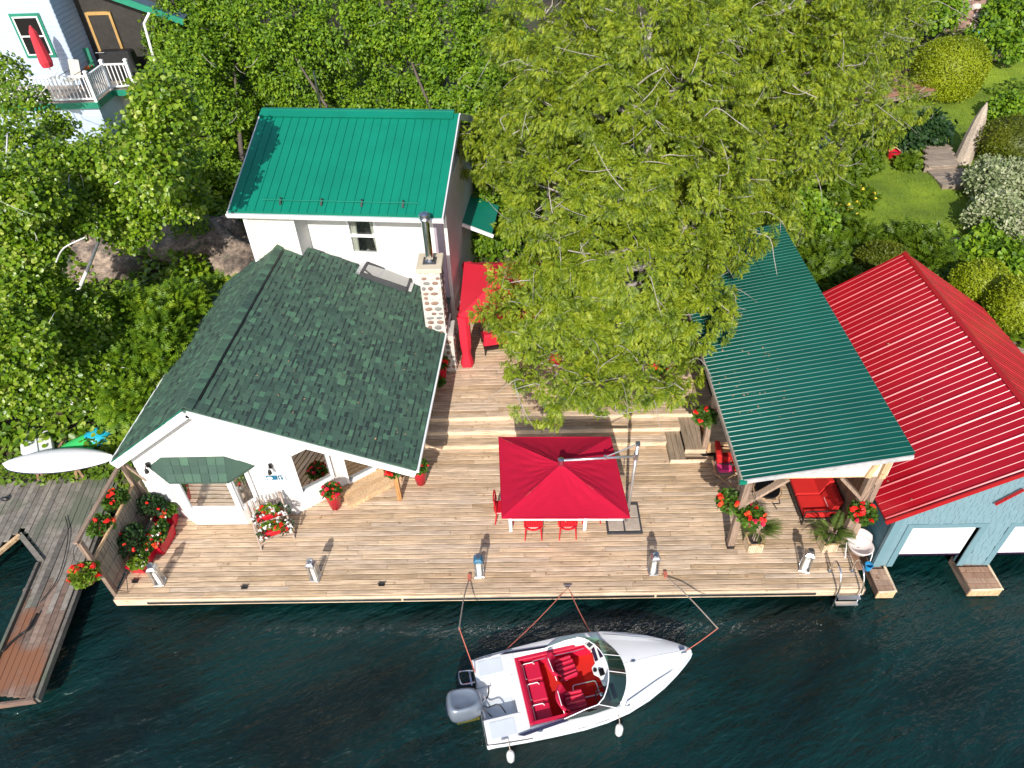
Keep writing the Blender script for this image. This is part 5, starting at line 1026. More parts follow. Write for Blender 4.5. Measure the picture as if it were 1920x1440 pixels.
# ------------------------------------------------------------------ cantilever umbrella
cu = thing('cantilever_umbrella', 'large red rectangular cantilever umbrella with silver side pole over the table', 'umbrella', (2.55, 11.55, 0))
ap = Yp(1052, 870, 11.33); ZC = 2.15; UC = [Vector((-.60, 10.09, ZC)), Vector((2.30, 10.04, ZC)), Vector((2.12, 12.58, ZC)), Vector((-.71, 12.65, ZC))]
def canopy(b):
    n = 12
    for k in range(4):
        A, Bq = UC[k], UC[(k + 1) % 4]; rows = []
        for i in range(n + 1):
            s = i / n; r = []
            for j in range(n + 1):
                t = j / n; e = A.lerp(Bq, t); p = e.lerp(ap, s); sag = -.09 * math.sin(math.pi * t) * (1 - s) * s * 2.2 - .02 * math.sin(math.pi * t) * (1 - s); wr = .007 * math.sin(t * 31 + s * 9 + k) * math.sin(math.pi * s); r.append(p + Vector((0, 0, sag + wr)))
            rows.append(r)
        b.grid(rows)
cn = P1('canopy', 'red_cloth', cu, canopy)
P1('valance', 'red_cloth', cn, lambda b: [b.prism([UC[k] + Vector((0, 0, .0)), UC[(k + 1) % 4] + Vector((0, 0, .0)), UC[(k + 1) % 4] + Vector((0, 0, -.035)), UC[k] + Vector((0, 0, -.035))], (0, .006, 0) if k % 2 == 0 else (.006, 0, 0)) for k in range(4)])
for k in range(4): P1('rib', 'alu', cu, lambda b: b.beam(UC[k] + Vector((0, 0, -.03)), ap + Vector((0, 0, -.06)), .02, .03)); P1('rib', 'alu', cu, lambda b: b.beam((UC[k] + UC[(k + 1) % 4]) / 2 + Vector((0, 0, -.15)), ap + Vector((0, 0, -.17)), .02, .03))
P1('edge_bar', 'white_trim', cu, lambda b: b.beam(UC[0] + Vector((.15, -.01, -.06)), UC[1] + Vector((-.15, -.01, -.06)), .02, .03))
P1('hub', 'galv', cu, lambda b: b.lathe([(.075, -.06), (.085, .05), (.075, .16), (.03, .18)], ap, 12))
PB_ = Vector((2.56, 11.55, 0)); PT = Vector((2.64, 11.72, 2.78)); PJ = PB_.lerp(PT, .855)
P1('pole', 'alu', cu, lambda b: b.tube([PB_, PT], .04, 12), smooth=True); P1('top_cap', 'galv', cu, lambda b: b.box(PT, (.1, .1, .08))); P1('sleeve', 'galv', cu, lambda b: b.lathe([(.06, -.1), (.06, .1)], PJ, 10)); P1('crank', 'black', cu, lambda b: b.tube([PB_.lerp(PT, .55) + Vector((-.05, -.03, 0)), PB_.lerp(PT, .55) + Vector((-.12, -.06, -.05)), PB_.lerp(PT, .5) + Vector((-.12, -.08, -.1))], .015)); hb = ap + Vector((0, 0, .12)); P1('arm', 'alu', cu, lambda b: b.tube([hb, PJ], .032, 10), smooth=True); am = hb.lerp(PJ, .58); P1('strut', 'alu', cu, lambda b: (b.tube([am + Vector((0, 0, .03)), PT], .018), b.box(am + Vector((0, 0, .02)), (.06, .08, .09)))); P1('collar', 'black', cu, lambda b: b.lathe([(.05, 0), (.05, .06)], PB_.lerp(PT, .16), 10))
ub = P1('base_frame', 'dark_grey', cu, lambda b: (b.bb(2.03, 2.94, 11.18, 11.26, .0, .05), b.bb(2.03, 2.08, 11.26, 11.68, 0, .045), b.bb(2.88, 2.94, 11.26, 12.12, 0, .045), b.bb(2.47, 2.53, 11.26, 12.12, 0, .043), b.bb(2.47, 2.94, 12.12, 12.18, 0, .045)))
for x, y in ((2.275, 11.47), (2.70, 11.47), (2.70, 11.90)): P1('paver', 'paver', ub, lambda b: b.box((x, y, .035), (.385, .40, .05)), bevel=.008)
# ------------------------------------------------------------------ dining set under it
dt = thing('dining_table', 'pale wooden dining table under the red umbrella', 'table', (.5, 11.75, 0)); P1('tabletop', 'tan_wood', dt, lambda b: b.bb(-.52, 1.53, 11.30, 12.25, .70, .745))
for x in (-.45, 1.46):
    for y in (11.37, 12.18): P1('leg', 'white_trim', dt, lambda b: b.bb(x - .04, x + .04, y - .04, y + .04, 0, .70))
P1('apron', 'white_trim', dt, lambda b: b.bb(-.4, 1.4, 11.38, 12.17, .6, .698))
rc_ = thing('red_chair', 'x', 'chair', (0, 0, 0), 'red plastic chairs round the dining table')
P1('seat', 'red_plastic', rc_, lambda b: b.box((0, .02, .44), (.43, .42, .035)), bevel=.012)
def cback(b):
    for i in range(6):
        for j in range(7): x = -.165 + j * .055; z = .56 + i * .05; 
    for i in range(7): z = .54 + .052 * i; b.beam((-.19, -.21 - .03 * (z - .5), z), (.19, -.21 - .03 * (z - .5), z), .012, .02)
    for j in range(9): x = -.18 + .045 * j; b.beam((x, -.21, .54), (x, -.222, .86), .02, .012)
bk = P1('backrest', 'red_plastic', rc_, cback); P1('top_rail', 'red_plastic', rc_, lambda b: b.tube(curve_pts([(-.22, -.2, .5), (-.21, -.23, .86), (-.1, -.25, .90), (.1, -.25, .90), (.21, -.23, .86), (.22, -.2, .5)], 3), .02)); P1('lower_rail', 'red_plastic', rc_, lambda b: b.tube(curve_pts([(-.2, -.2, .46), (0, -.25, .44), (.2, -.2, .46)], 4), .026))
for sx in (-1, 1):
    for sy in (-1, 1): P1('leg', 'red_plastic', rc_, lambda b: b.tube([(sx * .19, sy * .18, .44), (sx * .215, sy * .24, 0)], [.022, .016], 7))
for i, (x, y, rz, lb) in enumerate(((.13, 11.28, 0, 'left red chair on the lake side of the table, back to the lake'), (1.0, 11.28, .03, 'right red chair on the lake side of the table, back to the lake'), (.05, 12.42, math.pi, 'left red chair on the far side of the table'), (.95, 12.42, math.pi, 'right red chair on the far side of the table'), (-.62, 11.78, -math.pi / 2, 'red chair at the left end of the table'), (1.65, 11.75, math.pi / 2, 'red chair at the right end of the table'))):
    o = rc_ if i == 0 else dup(rc_); o.location = (x, y, 0); o.rotation_euler = (0, 0, rz); o['label'] = lb
# ------------------------------------------------------------------ red gazebo tent
gz = thing('gazebo_tent', 'red pop-up gazebo with gathered corner curtains beside the chimney', 'gazebo', (-.5, 19.2, .45))
g0 = Zp(862, 592, 2.45); g1 = Zp(863, 492, 2.45); GX0, GY0, GY1 = -1.97, g0.y, g1.y; GX1 = 1.1; GZ = 2.45; gp = Vector(((GX0 + GX1) / 2, (GY0 + GY1) / 2, 3.35)); GC = [Vector((GX0, GY0, GZ)), Vector((GX1, GY0, GZ)), Vector((GX1, GY1, GZ)), Vector((GX0, GY1, GZ))]
def gcan(b):
    for k in range(4):
        A, Bq = GC[k], GC[(k + 1) % 4]; rows = []
        for i in range(9):
            s = i / 8; rows.append([A.lerp(Bq, j / 8).lerp(gp, s) + Vector((0, 0, -.10 * math.sin(math.pi * s) - .03 * math.sin(math.pi * j / 8) * (1 - s))) for j in range(9)])
        b.grid(rows)
gc_ = P1('canopy', 'red_tent', gz, gcan); P1('valance', 'red_tent', gc_, lambda b: [b.grid([[GC[k].lerp(GC[(k + 1) % 4], j / 12) + Vector((0, 0, -.03 * math.sin(math.pi * j / 12) * (1 - q) - .26 * q)) for j in range(13)] for q in (0, 1)]) for k in range(4)])
for k in range(4):
    c = GC[k]; q = Vector((c.x + (.06 if k in (0, 3) else -.06), c.y + (.06 if k < 2 else -.06), .45)); P1('leg', 'alu', gz, lambda b: b.beam(q, (q.x, q.y, GZ), .03, .03))
    def gather(b):
        V = []; n = 20; prof = [(.45 + .02, .20), (.62, .19), (.85, .145), (1.0, .13), (1.2, .16), (1.6, .175), (2.1, .17), (2.42, .19)]; F = []
        for i, (z, r) in enumerate(prof):
            for j in range(n): a = 2 * math.pi * j / n; rr = r * (1 + .14 * math.sin(a * 5 + i * .3)); V.append((q.x + (.06 if k in (0, 3) else -.06) + rr * math.cos(a), q.y + rr * .8 * math.sin(a), z))
        for i in range(len(prof) - 1):
            for j in range(n): F.append((i * n + j, i * n + (j + 1) % n, (i + 1) * n + (j + 1) % n, (i + 1) * n + j))
        b.add(V, F)
    P1('curtain', 'red_tent', gz, gather, smooth=True)
def lounge(name, label, loc, rz, w_, mat, extra=None, seat_h=.42, dep=.8, legs='iron', cat='sofa'):
    t = thing(name, label, cat, (0, 0, 0)); n = max(1, round(w_ / .62)); P1('frame', legs, t, lambda b: (b.beam((-w_ / 2, -dep / 2, .25), (w_ / 2, -dep / 2, .25), .04, .06), b.beam((-w_ / 2, dep / 2, .25), (w_ / 2, dep / 2, .25), .04, .06), b.bb(-w_ / 2, w_ / 2, -dep / 2, dep / 2, .27, .29)))
    for sx in (-1, 1):
        for sy in (-1, 1): P1('leg', legs, t, lambda b: b.beam((sx * (w_ / 2 - .03), sy * (dep / 2 - .03), 0), (sx * (w_ / 2 - .03), sy * (dep / 2 - .03), .27), .035, .035))
        P1('armrest', legs, t, lambda b: b.tube([(sx * (w_ / 2 + .02), -dep / 2, .28), (sx * (w_ / 2 + .02), -dep / 2, .58), (sx * (w_ / 2 + .02), dep / 2, .6)], .02))
    for i in range(n):
        x = -w_ / 2 + (i + .5) * w_ / n; P1('seat_cushion', mat, t, lambda b: b.box((x, -.05, .36), (w_ / n - .012, dep - .12, .14)), bevel=.03); P1('back_cushion', mat, t, lambda b: b.hexa([(x - w_ / n / 2 + .006, dep / 2 - .2, .42), (x + w_ / n / 2 - .006, dep / 2 - .2, .42), (x + w_ / n / 2 - .006, dep / 2, .42), (x - w_ / n / 2 + .006, dep / 2, .42), (x - w_ / n / 2 + .02, dep / 2 - .04, .88), (x + w_ / n / 2 - .02, dep / 2 - .04, .88), (x + w_ / n / 2 - .02, dep / 2 + .1, .88), (x - w_ / n / 2 + .02, dep / 2 + .1, .88)]), bevel=.03)
    t.location = loc; t.rotation_euler = (0, 0, rz); return t
lounge('red_loveseat', 'red cushioned loveseat inside the gazebo tent', (-.75, 18.55, .45), math.pi + .2, 1.3, 'red_tent', cat='sofa')
# ------------------------------------------------------------------ pavilion furniture
lounge('red_sofa', 'long red cushioned sofa against the pavilion wall', (7.42, 12.05, 0), -math.pi / 2, 1.35, 'red_seat'); lounge('red_armchair', 'red armchair with dark metal frame at the left eave of the pavilion', (5.62, 13.3, 0), math.pi / 2 - .1, .62, 'red_seat', cat='armchair')
t = thing('scatter_pillow', 'blush pink pillow leaning on the red sofa end', 'pillow', (7.62, 11.62, .44)); P1('pillow', 'blush_cloth', t, lambda b: b.hexa([(7.62, 11.5, .45), (7.8, 11.55, .45), (7.8, 11.98, .45), (7.62, 11.93, .45), (7.80, 11.48, .82), (7.92, 11.52, .82), (7.92, 11.95, .82), (7.80, 11.92, .82)]), bevel=.07); P1('piping', 'sign_white', t, lambda b: b.tube([(7.64, 11.52, .46), (7.83, 11.5, .80), (7.83, 11.92, .80), (7.66, 11.94, .46)], .008, 4))
fp = Zp(1440, 915, .5); fp = Vector((fp.x, fp.y, 0)); t = thing('fire_bowl', 'round black fire bowl with flat lid on curved iron legs', 'fire pit', fp)
P1('lid', 'black_gloss', t, lambda b: b.lathe([(.30, .47), (.31, .49), (.28, .50), (.02, .515)], fp, 28)); P1('bowl', 'iron', t, lambda b: b.lathe([(.05, .25), (.2, .30), (.29, .40), (.31, .46)], fp, 24)); P1('ring', 'trestle_wood', t, lambda b: b.tube([fp + Vector((.36 * math.cos(a), .36 * math.sin(a), .42)) for a in np.arange(0, 6.28, .3)], .018, 6, True))
for a in (.6, 2.2, 3.8, 5.4): P1('leg', 'iron', t, lambda b: b.tube(curve_pts([fp + Vector((.34 * math.cos(a), .34 * math.sin(a), .42)), fp + Vector((.42 * math.cos(a), .42 * math.sin(a), .25)), fp + Vector((.28 * math.cos(a), .28 * math.sin(a), .12)), fp + Vector((.4 * math.cos(a), .4 * math.sin(a), 0))], 4), .014))
fc = Zp(1352, 900, 0); t = thing('folding_chair', 'wooden folding stool with a pink and red cushion beside the pavilion', 'stool', (fc.x, fc.y, 0))
for s in (-1, 1): P1('leg', 'trestle_wood', t, lambda b: b.beam((fc.x - s * .22, fc.y - .2, 0), (fc.x + s * .22, fc.y - .2, .44), .035, .025)); P1('leg', 'trestle_wood', t, lambda b: b.beam((fc.x - s * .22, fc.y + .28, 0), (fc.x + s * .22, fc.y + .28, .44), .035, .025)); P1('seat_rail', 'trestle_wood', t, lambda b: b.beam((fc.x + s * .24, fc.y - .24, .45), (fc.x + s * .24, fc.y + .32, .45), .05, .03))
P1('seat', 'grey_board', t, lambda b: b.box((fc.x, fc.y + .04, .44), (.44, .5, .02))); P1('cushion', 'pink_cloth', t, lambda b: b.box((fc.x + .02, fc.y + .02, .49), (.38, .34, .1)), bevel=.035); P1('back_cushion', 'red_seat', t, lambda b: b.box((fc.x + .02, fc.y + .26, .56), (.38, .12, .22)), bevel=.035)
# ------------------------------------------------------------------ palm planters
def palm(c, label, seed, tall):
    c = Vector(c); t = thing('palm_planter', label, 'planter', c, 'slatted palm planters by the pavilion'); P1('box', 'tan_wood', t, lambda b: b.box(c + Vector((0, 0, .17)), (.33, .33, .32), .05)); SLT = MB().box((0, 0, 0), (.032, .014, .33)).mesh('slat', 'riser_wood')
    for f in range(4):
        r = Matrix.Rotation(f * math.pi / 2 + .05, 3, 'Z')
        for i in range(8): p = c + r @ Vector((-.158 + .045 * i, -.178, .185)); piece('slat', SLT, t, p, (0, 0, f * math.pi / 2 + .05))
    P1('rim', 'tan_wood', t, lambda b: [b.beam(c + Matrix.Rotation(f * math.pi / 2 + .05, 3, 'Z') @ Vector((-.2, -.185, .355)), c + Matrix.Rotation(f * math.pi / 2 + .05, 3, 'Z') @ Vector((.2, -.185, .355)), .04, .025) for f in range(4)]); P1('inner_pot', 'rubber', t, lambda b: b.lathe([(.14, .1), (.165, .38), (.15, .38), (.15, .33)], c, 18)); P1('soil', 'soil', t, lambda b: b.lathe([(.15, .31), (.15, .335)], c, 16))
    rg = random.Random(seed); b = MB()
    for i in range(5): a = i * 1.3; b.tube([c + Vector((.05 * math.cos(a), .05 * math.sin(a), .33)), c + Vector((.06 * math.cos(a), .06 * math.sin(a), .33 + tall * .5)), c + Vector((.1 * math.cos(a), .1 * math.sin(a), .33 + tall))], [.02, .016, .01], 5)
    b.build('stems', 'willow_twig', t); rgn = np.random.default_rng(seed); Ps = []; As = []; Ns = []; Ss = []
    for i in range(22):
        a = rg.uniform(0, 6.28); el = rg.uniform(-.1, 1.0); base = c + Vector((.06 * math.cos(a), .06 * math.sin(a), .33 + tall * rg.uniform(.6, 1.0))); Lf = rg.uniform(.42, .62); d = Vector((math.cos(a) * math.cos(el), math.sin(a) * math.cos(el), math.sin(el)))
        for j in range(16):
            s = .12 + .88 * j / 15; p = base + d * Lf * s + Vector((0, 0, -.32 * Lf * s * s))
            for sd_ in (-1, 1):
                sv = d.cross(Vector((0, 0, 1))).normalized() * sd_; Ps.append(p); As.append(d * .75 + sv * .8 + Vector((0, 0, -.18))); Ns.append(Vector((0, 0, 1)) + sv * .3); Ss.append(.24 * (1 - .55 * s))
    T = np.array([(0, .0, 0), (.4, .045, .01), (1, 0, -.1), (.4, -.045, .01)], float); A, B, C = frames(np.array(As), np.array(Ns), rgn); V, F = stamp(T, T_LEAF[1], np.array(Ps), A, B, C, np.array(Ss)); fobj('fronds', V, F, 'palm', t)
palm((5.62, 10.72, 0), 'left palm in a slatted wooden planter by the front pavilion post', 51, .55); palm((7.45, 10.70, 0), 'right palm in a slatted wooden planter before the red sofa', 52, .35)
# ------------------------------------------------------------------ speedboat (local: x to the bow, y to port, z=0 waterline)
bt = thing('speedboat', 'white speedboat with red interior and silver outboard moored off the deck', 'boat', (0, 0, 0))
ST = [(-.02, .93), (.3, .97), (.8, 1.0), (1.4, 1.02), (2.0, 1.03), (2.5, 1.0), (3.0, .92), (3.5, .77), (3.9, .60), (4.25, .41), (4.5, .25), (4.68, .12), (4.76, .03)]
def hb_(x):
    for (a, p), (c, q) in zip(ST[:-1], ST[1:]):
        if x <= c: return p + (q - p) * (x - a) / (c - a)
    return .02
def gz_(x): return .60 + .10 * max(0, (x - 1.5) / 3.2) ** 1.6
def cz_(x): return .05 + .38 * max(0, (x - 2.6) / 2.2) ** 1.7
def kz_(x): return -.28 + .62 * max(0, (x - 3.0) / 1.8) ** 1.8
def hull(b):
    rows = []
    for x, h in ST:
        g = gz_(x); c = cz_(x); xk = x + .0
        half = [(h, g), (h + .012, g - .05), (h * .985, g - .10), (h * .90, (g + c) / 2), (h * .80, c), (h * .40, (c + kz_(x)) / 2), (0, kz_(x))]
        rows.append([(x, y, z) for y, z in half] + [(x, -y, z) for y, z in half[-2::-1]])
    b.grid(rows); b.add(rows[0], [tuple(range(len(rows[0])))])
hl = P1('hull', 'gelcoat', bt, hull, smooth=False)
for p in hl.data.polygons: p.use_smooth = len(p.vertices) == 4
CK0, CK1, CI = .92, 2.62, .76                      # cockpit opening
def ci_(x): return CI * (1 if x < 1.9 else 1 - .02 * (x - 1.9))
def foredeck(b):
    rows = []; xs = [2.86, 3.0, 3.2, 3.5, 3.9, 4.25, 4.5, 4.68, 4.755]
    for x in xs:
        h = hb_(x) - .004; r = []
        for j in range(-6, 7): t = j / 6; r.append((x - (.25 * (1 - t * t) if x < 2.6 else 0) * 0, t * h, gz_(x) + .015 + .14 * (1 - t * t) * min(1, h / .6)))
        rows.append(r)
    b.grid(rows)
fd = P1('foredeck', 'gelcoat', bt, foredeck, smooth=True)
P1('centre_seam', 'gel_shade', fd, lambda b: b.tube([(x, 0, gz_(x) + .017 + .14 * min(1, hb_(x) / .6)) for x in (2.9, 3.4, 3.9, 4.3, 4.6)], .006, 4))
def side_deck(b, s):
    if 1:
        xs = [.92, 1.3, 1.7, 2.1, 2.6, 2.9]; rows = [[(x, s * (hb_(x) - .002), gz_(x) + .012), (x, s * (hb_(x) * .5 + ci_(x) * .5), gz_(x) + .05), (x, s * ci_(x), gz_(x) + .045), (x, s * (ci_(x) - .02), gz_(x) - .03)] for x in xs]; b.grid(rows)
for s_ in (1, -1): P1('side_deck', 'gelcoat', bt, lambda b: side_deck(b, s_), smooth=True)
AW_ = .42                                           # splash well half width
def aft(b):
    for s in (1, -1):
        b.prism([(0, s * AW_, .40), (.80, s * AW_, .40), (.93, s * (AW_ - .12), .40), (.93, s * (hb_(.93) - .03), .40), (0, s * (hb_(0) - .03), .40)], (0, 0, .235))
    b.prism([(.74, -AW_, .40), (.93, -AW_, .40), (.93, AW_, .40), (.74, AW_, .40)], (0, 0, .236)); b.bb(-.02, .78, -AW_, AW_, .28, .34); b.bb(-.015, .90, -.88, -AW_ + .01, .25, .42); b.bb(-.015, .90, AW_ - .01, .88, .25, .42)
ad = P1('aft_deck', 'gelcoat', bt, aft, bevel=.018)
for s in (1, -1):
    P1('hatch', 'gel_shade', ad, lambda b: b.prism([(*q, .636) for q in rrect(.36, s * .68, .26, .17, .03)], (0, 0, .006))); P1('cleat', 'chrome', ad, lambda b: (b.tube([(.28, s * .9, .66), (.42, s * .9, .66)], .012), b.box((.35, s * .9, .645), (.04, .03, .03))))
P1('well_liner', 'gel_shade', ad, lambda b: b.prism([(.03, -.38, .341), (.5, -.38, .341), (.7, -.2, .341), (.7, .05, .341), (.03, .05, .341)], (0, 0, .003)))
P1('cockpit_floor', 'red_carpet', bt, lambda b: b.bb(CK0, 2.95, -.74, .74, .06, .10)); P1('liner', 'vinyl', bt, lambda b: (b.bb(CK0, 2.7, .735, .762, .1, .60), b.bb(CK0, 2.7, -.762, -.735, .1, .60), b.bb(.935, .96, -.74, .74, .1, .62)))
P1('coaming', 'vinyl', bt, lambda b: (b.beam((CK0, .72, .62), (2.3, .72, .635), .09, .04), b.beam((CK0, -.72, .62), (1.9, -.72, .635), .09, .04), b.beam((.955, -.74, .635), (.955, .74, .635), .07, .04)), bevel=.01); P1('grab_rail', 'chrome', bt, lambda b: b.tube([(1.3, .66, .5), (1.7, .66, .53), (2.3, .66, .53), (2.5, .66, .56)], .012))
bs_ = P1('rear_bench', 'vinyl', bt, lambda b: (b.bb(1.0, 1.46, -.70, .70, .10, .40), b.hexa([(.97, -.70, .40), (1.1, -.70, .40), (1.1, .70, .40), (.97, .70, .40), (.965, -.70, .64), (1.02, -.70, .64), (1.02, .70, .64), (.965, .70, .64)])), bevel=.025)
for y in (-.47, 0, .47):
    P1('seat_pad', 'vinyl', bs_, lambda b: b.box((1.28, y, .42), (.34, .40, .05)), bevel=.02); P1('piping', 'sign_white', bs_, lambda b: b.tube([(*q, .475) for q in rrect(1.2, y, .13, .18, .05)[:-6]], .011, 5))
def bucket(x, y, rz):
    c = Vector((x, y, 0)); r = Matrix.Rotation(rz, 3, 'Z'); w_ = lambda *q: c + r @ Vector(q)
    s = P1('bucket_seat', 'vinyl', bt, lambda b: b.hexa([w_(-.22, -.23, .32), w_(.24, -.21, .32), w_(.24, .21, .32), w_(-.22, .23, .32), w_(-.22, -.23, .43), w_(.25, -.2, .46), w_(.25, .2, .46), w_(-.22, .23, .43)]), bevel=.035)
    P1('backrest', 'vinyl', s, lambda b: b.grid([[w_(-.22 - .13 * q + .13 * abs(t) ** 2, t * .27, .40 + .42 * q) for t in np.linspace(-1, 1, 9)] for q in (0, .35, .7, 1)] + [[w_(-.30 - .13 * q + .12 * abs(t) ** 2, t * .28, .40 + .42 * q) for t in np.linspace(-1, 1, 9)] for q in (1, .5, 0)]), smooth=True)
    for k in (-.12, 0, .12): P1('channel', 'vinyl', s, lambda b: b.tube([w_(-.18, k, .455), w_(.22, k, .478)], .03, 6))
    for k in (-1, 1): P1('bolster', 'vinyl', s, lambda b: b.tube([w_(-.2, k * .22, .45), w_(.2, k * .2, .49)], .04, 7))
    P1('pedestal', 'alu', s, lambda b: b.lathe([(.12, .10), (.05, .13), (.05, .32)], c, 10)); P1('piping', 'sign_white', s, lambda b: b.tube([w_(-.3, .27, .6), w_(-.345, .15, .83), w_(-.345, -.15, .83), w_(-.3, -.27, .6)], .009, 4))
bucket(1.98, .36, .1); bucket(1.98, -.42, 0)
P1('floor_hatch', 'red_carpet', bt, lambda b: b.prism([(*q, .10) for q in rrect(2.35, -.06, .26, .15, .06)], (0, 0, .012))); P1('hatch_trim', 'sign_white', bt, lambda b: b.tube([(*q, .116) for q in rrect(2.35, -.06, .27, .16, .06)], .014, 5, True))
ds = P1('dashboard', 'dash_white', bt, lambda b: (b.prism([(2.55, .70, .56), (2.75, .70, .70), (2.78, -.70, .70), (2.58, -.70, .56), (2.52, -.05, .56), (2.42, .05, .55), (2.42, .2, .55), (2.52, .28, .56)], (0, 0, -.05)), b.bb(2.62, 2.9, -.72, .72, .2, .55)), bevel=.01)
P1('instrument_panel', 'purple_black', ds, lambda b: (b.beam((2.57, -.62, .59), (2.57, -.30, .59), .09, .03, (-.6, 0, 1)), b.beam((2.68, -.62, .67), (2.68, -.30, .67), .09, .03, (-.6, 0, 1)))); P1('glove_tray', 'purple_black', ds, lambda b: (b.beam((2.57, .30, .585), (2.57, .66, .585), .08, .03, (-.6, 0, 1)), b.beam((2.68, .32, .67), (2.68, .66, .67), .08, .03, (-.6, 0, 1)))); P1('radio', 'black_gloss', ds, lambda b: b.box((2.60, .02, .61), (.14, .15, .04))); P1('drink_holder', 'black', ds, lambda b: b.lathe([(.045, -.05), (.045, .012)], (2.47, .12, .56), 12)); P1('vent', 'dash_white', ds, lambda b: b.box((2.52, .66, .66), (.2, .16, .04), .5)); P1('vent_mesh', 'dark_grey', ds, lambda b: b.box((2.52, .66, .685), (.14, .1, .012), .5))
ds.location.x = .12
cw_ = Vector((2.45, -.46, .62)); wn = Vector((-.75, 0, .66)); wu = Vector((.66, 0, .75)); wv = Vector((0, 1, 0))
sw = P1('steering_wheel', 'black', bt, lambda b: (b.tube([cw_ + (wu * math.cos(a) + wv * math.sin(a)) * .17 for a in np.arange(0, 6.28, .4)], .014, 6, True), [b.tube([cw_, cw_ + (wu * math.cos(a) + wv * math.sin(a)) * .165], .012, 5) for a in (0, 2.1, 4.2)], b.tube([cw_, cw_ - wn * .12], .02))); P1('wheel_hub', 'galv', sw, lambda b: b.lathe([(.04, -.01), (.045, .02), (.02, .035)], cw_, 10))
sw.location.x = .1
# windscreen: curved raked glass
def ws(k, top):
    out = []
    for i in range(17):
        t = -1 + 2 * i / 16; x = 2.72 + .36 * (1 - abs(t) ** 2.2); y = t * .80
        if abs(t) > .999: x = 2.66
        base = Vector((x + .12, y * 1.02, gz_(x) + .03 + .12 * (1 - t * t))); out.append(base + Vector((-.42 * top, -y * .06 * top, .27 * top)))
    return out
wsc = P1('windscreen', 'boat_glass', bt, lambda b: b.grid([ws(0, 0), ws(0, .5), ws(0, 1)]), smooth=True)
P1('side_glass', 'boat_glass', wsc, lambda b: b.grid([[(2.65, -.80, .66), (2.2, -.84, .65), (1.7, -.84, .63)], [(2.40, -.76, .90), (2.1, -.78, .86), (1.62, -.80, .68)]])); P1('side_glass', 'boat_glass', wsc, lambda b: b.grid([[(2.65, .80, .66), (2.2, .84, .65), (1.7, .84, .63)], [(2.40, .76, .90), (2.1, .78, .86), (1.62, .80, .68)]])); P1('frame', 'white_trim', wsc, lambda b: (b.tube(ws(0, 1), .013, 5), b.tube(ws(0, 0), .010, 5), [b.tube([ws(0, 0)[i], ws(0, 1)[i]], .010, 5) for i in (0, 6, 10, 16)], b.tube([(2.40, -.76, .90), (2.1, -.78, .86), (1.62, -.80, .68), (1.5, -.86, .64)], .012, 5), b.tube([(2.40, .76, .90), (2.1, .78, .86), (1.62, .80, .68), (1.5, .86, .64)], .012, 5)))
P1('rub_rail', 'gel_shade', hl, lambda b: [b.tube([(x, s * (hb_(x) + .012), gz_(x) - .05) for x, _ in ST], .022, 6) for s in (1, -1)])
[P1('stripe', 'navy', hl, lambda b: b.prism([(.62, s * .885, .66), (1.62, s * .80, .692), (1.72, s * .85, .675), (.75, s * .93, .648)], (0, 0, .004))) for s in (1, -1)]; [P1('deck_stripe', 'gel_shade', fd, lambda b: b.prism([(2.95, s * .84, .705), (3.8, s * .56, .745), (4.2, s * .36, .765), (3.78, s * .50, .775), (3.0, s * .78, .735)], (0, 0, .012))) for s in (1, -1)]; P1('bow_eye', 'galv', fd, lambda b: (b.box((4.55, .05, gz_(4.55) + .07), (.12, .06, .05)), b.tube([(4.5, -.05, .78), (4.62, -.05, .78)], .012)))
for x, s in ((3.0, -1), (1.1, -1), (3.4, 0)): P1('deck_fitting', 'galv', hl, lambda b: b.lathe([(.04, 0), (.03, .025), (.005, .03)], (x, s * (hb_(x) - .1), gz_(x) + (.04 if s else .16)), 10, 1.6, .7))
# outboard
om = P1('outboard_motor', 'motor_silver', bt, lambda b: b.grid([[Vector((-.32 + r * .37 * math.copysign(abs(math.cos(a)) ** .62, math.cos(a)), -.02 + r * (.27 - .05 * math.cos(a)) * math.copysign(abs(math.sin(a)) ** .62, math.sin(a)), z - .04 * math.cos(a) * r)) for a in np.linspace(0, 2 * math.pi, 33)] for r, z in ((.9, .42), (1.0, .48), (1.04, .64), (1.0, .80), (.90, .89), (.72, .93), (.68, .915), (.01, .93))]), smooth=True)
P1('cowl_band', 'navy', om, lambda b: b.prism([(-.70, -.17, .60), (-.715, -.04, .60), (-.71, .1, .60), (-.705, .1, .68), (-.71, -.04, .68), (-.695, -.17, .68)], (-.012, 0, 0))); P1('leg', 'motor_olive', om, lambda b: (b.lathe([(.11, -.55), (.12, .1), (.16, .38), (.2, .43)], (-.28, -.02, 0), 12, 1.3, .7), b.bb(-.55, -.05, -.12, .08, -.02, .03)), smooth=False); P1('bracket', 'galv', om, lambda b: (b.bb(-.10, .06, -.14, .1, .25, .62), b.tube([(-.02, -.1, .62), (.12, -.02, .66), (.1, .1, .6)], .02))); P1('hose', 'black', om, lambda b: (b.tube(curve_pts([(.0, -.02, .6), (.15, .02, .62), (.22, .16, .55), (.25, .3, .52)], 5), .016), b.tube(curve_pts([(.0, -.05, .58), (.15, -.12, .50), (.38, -.1, .48), (.5, -.3, .44)], 5), .014), b.tube(curve_pts([(0, -.08, .55), (.1, -.2, .5), (.2, -.32, .45)], 4), .014))); P1('steering_arm', 'alu', om, lambda b: b.tube([(.02, -.12, .5), (.06, -.36, .5)], .025))
P1('stern_ladder', 'chrome', bt, lambda b: (b.tube(curve_pts([(-.02, .72, .55), (-.28, .74, .6), (-.34, .68, .62), (-.34, .5, .62), (-.28, .44, .6), (-.02, .46, .55)], 3), .016), b.bb(-.12, -.08, .42, .78, -.2, .5)))
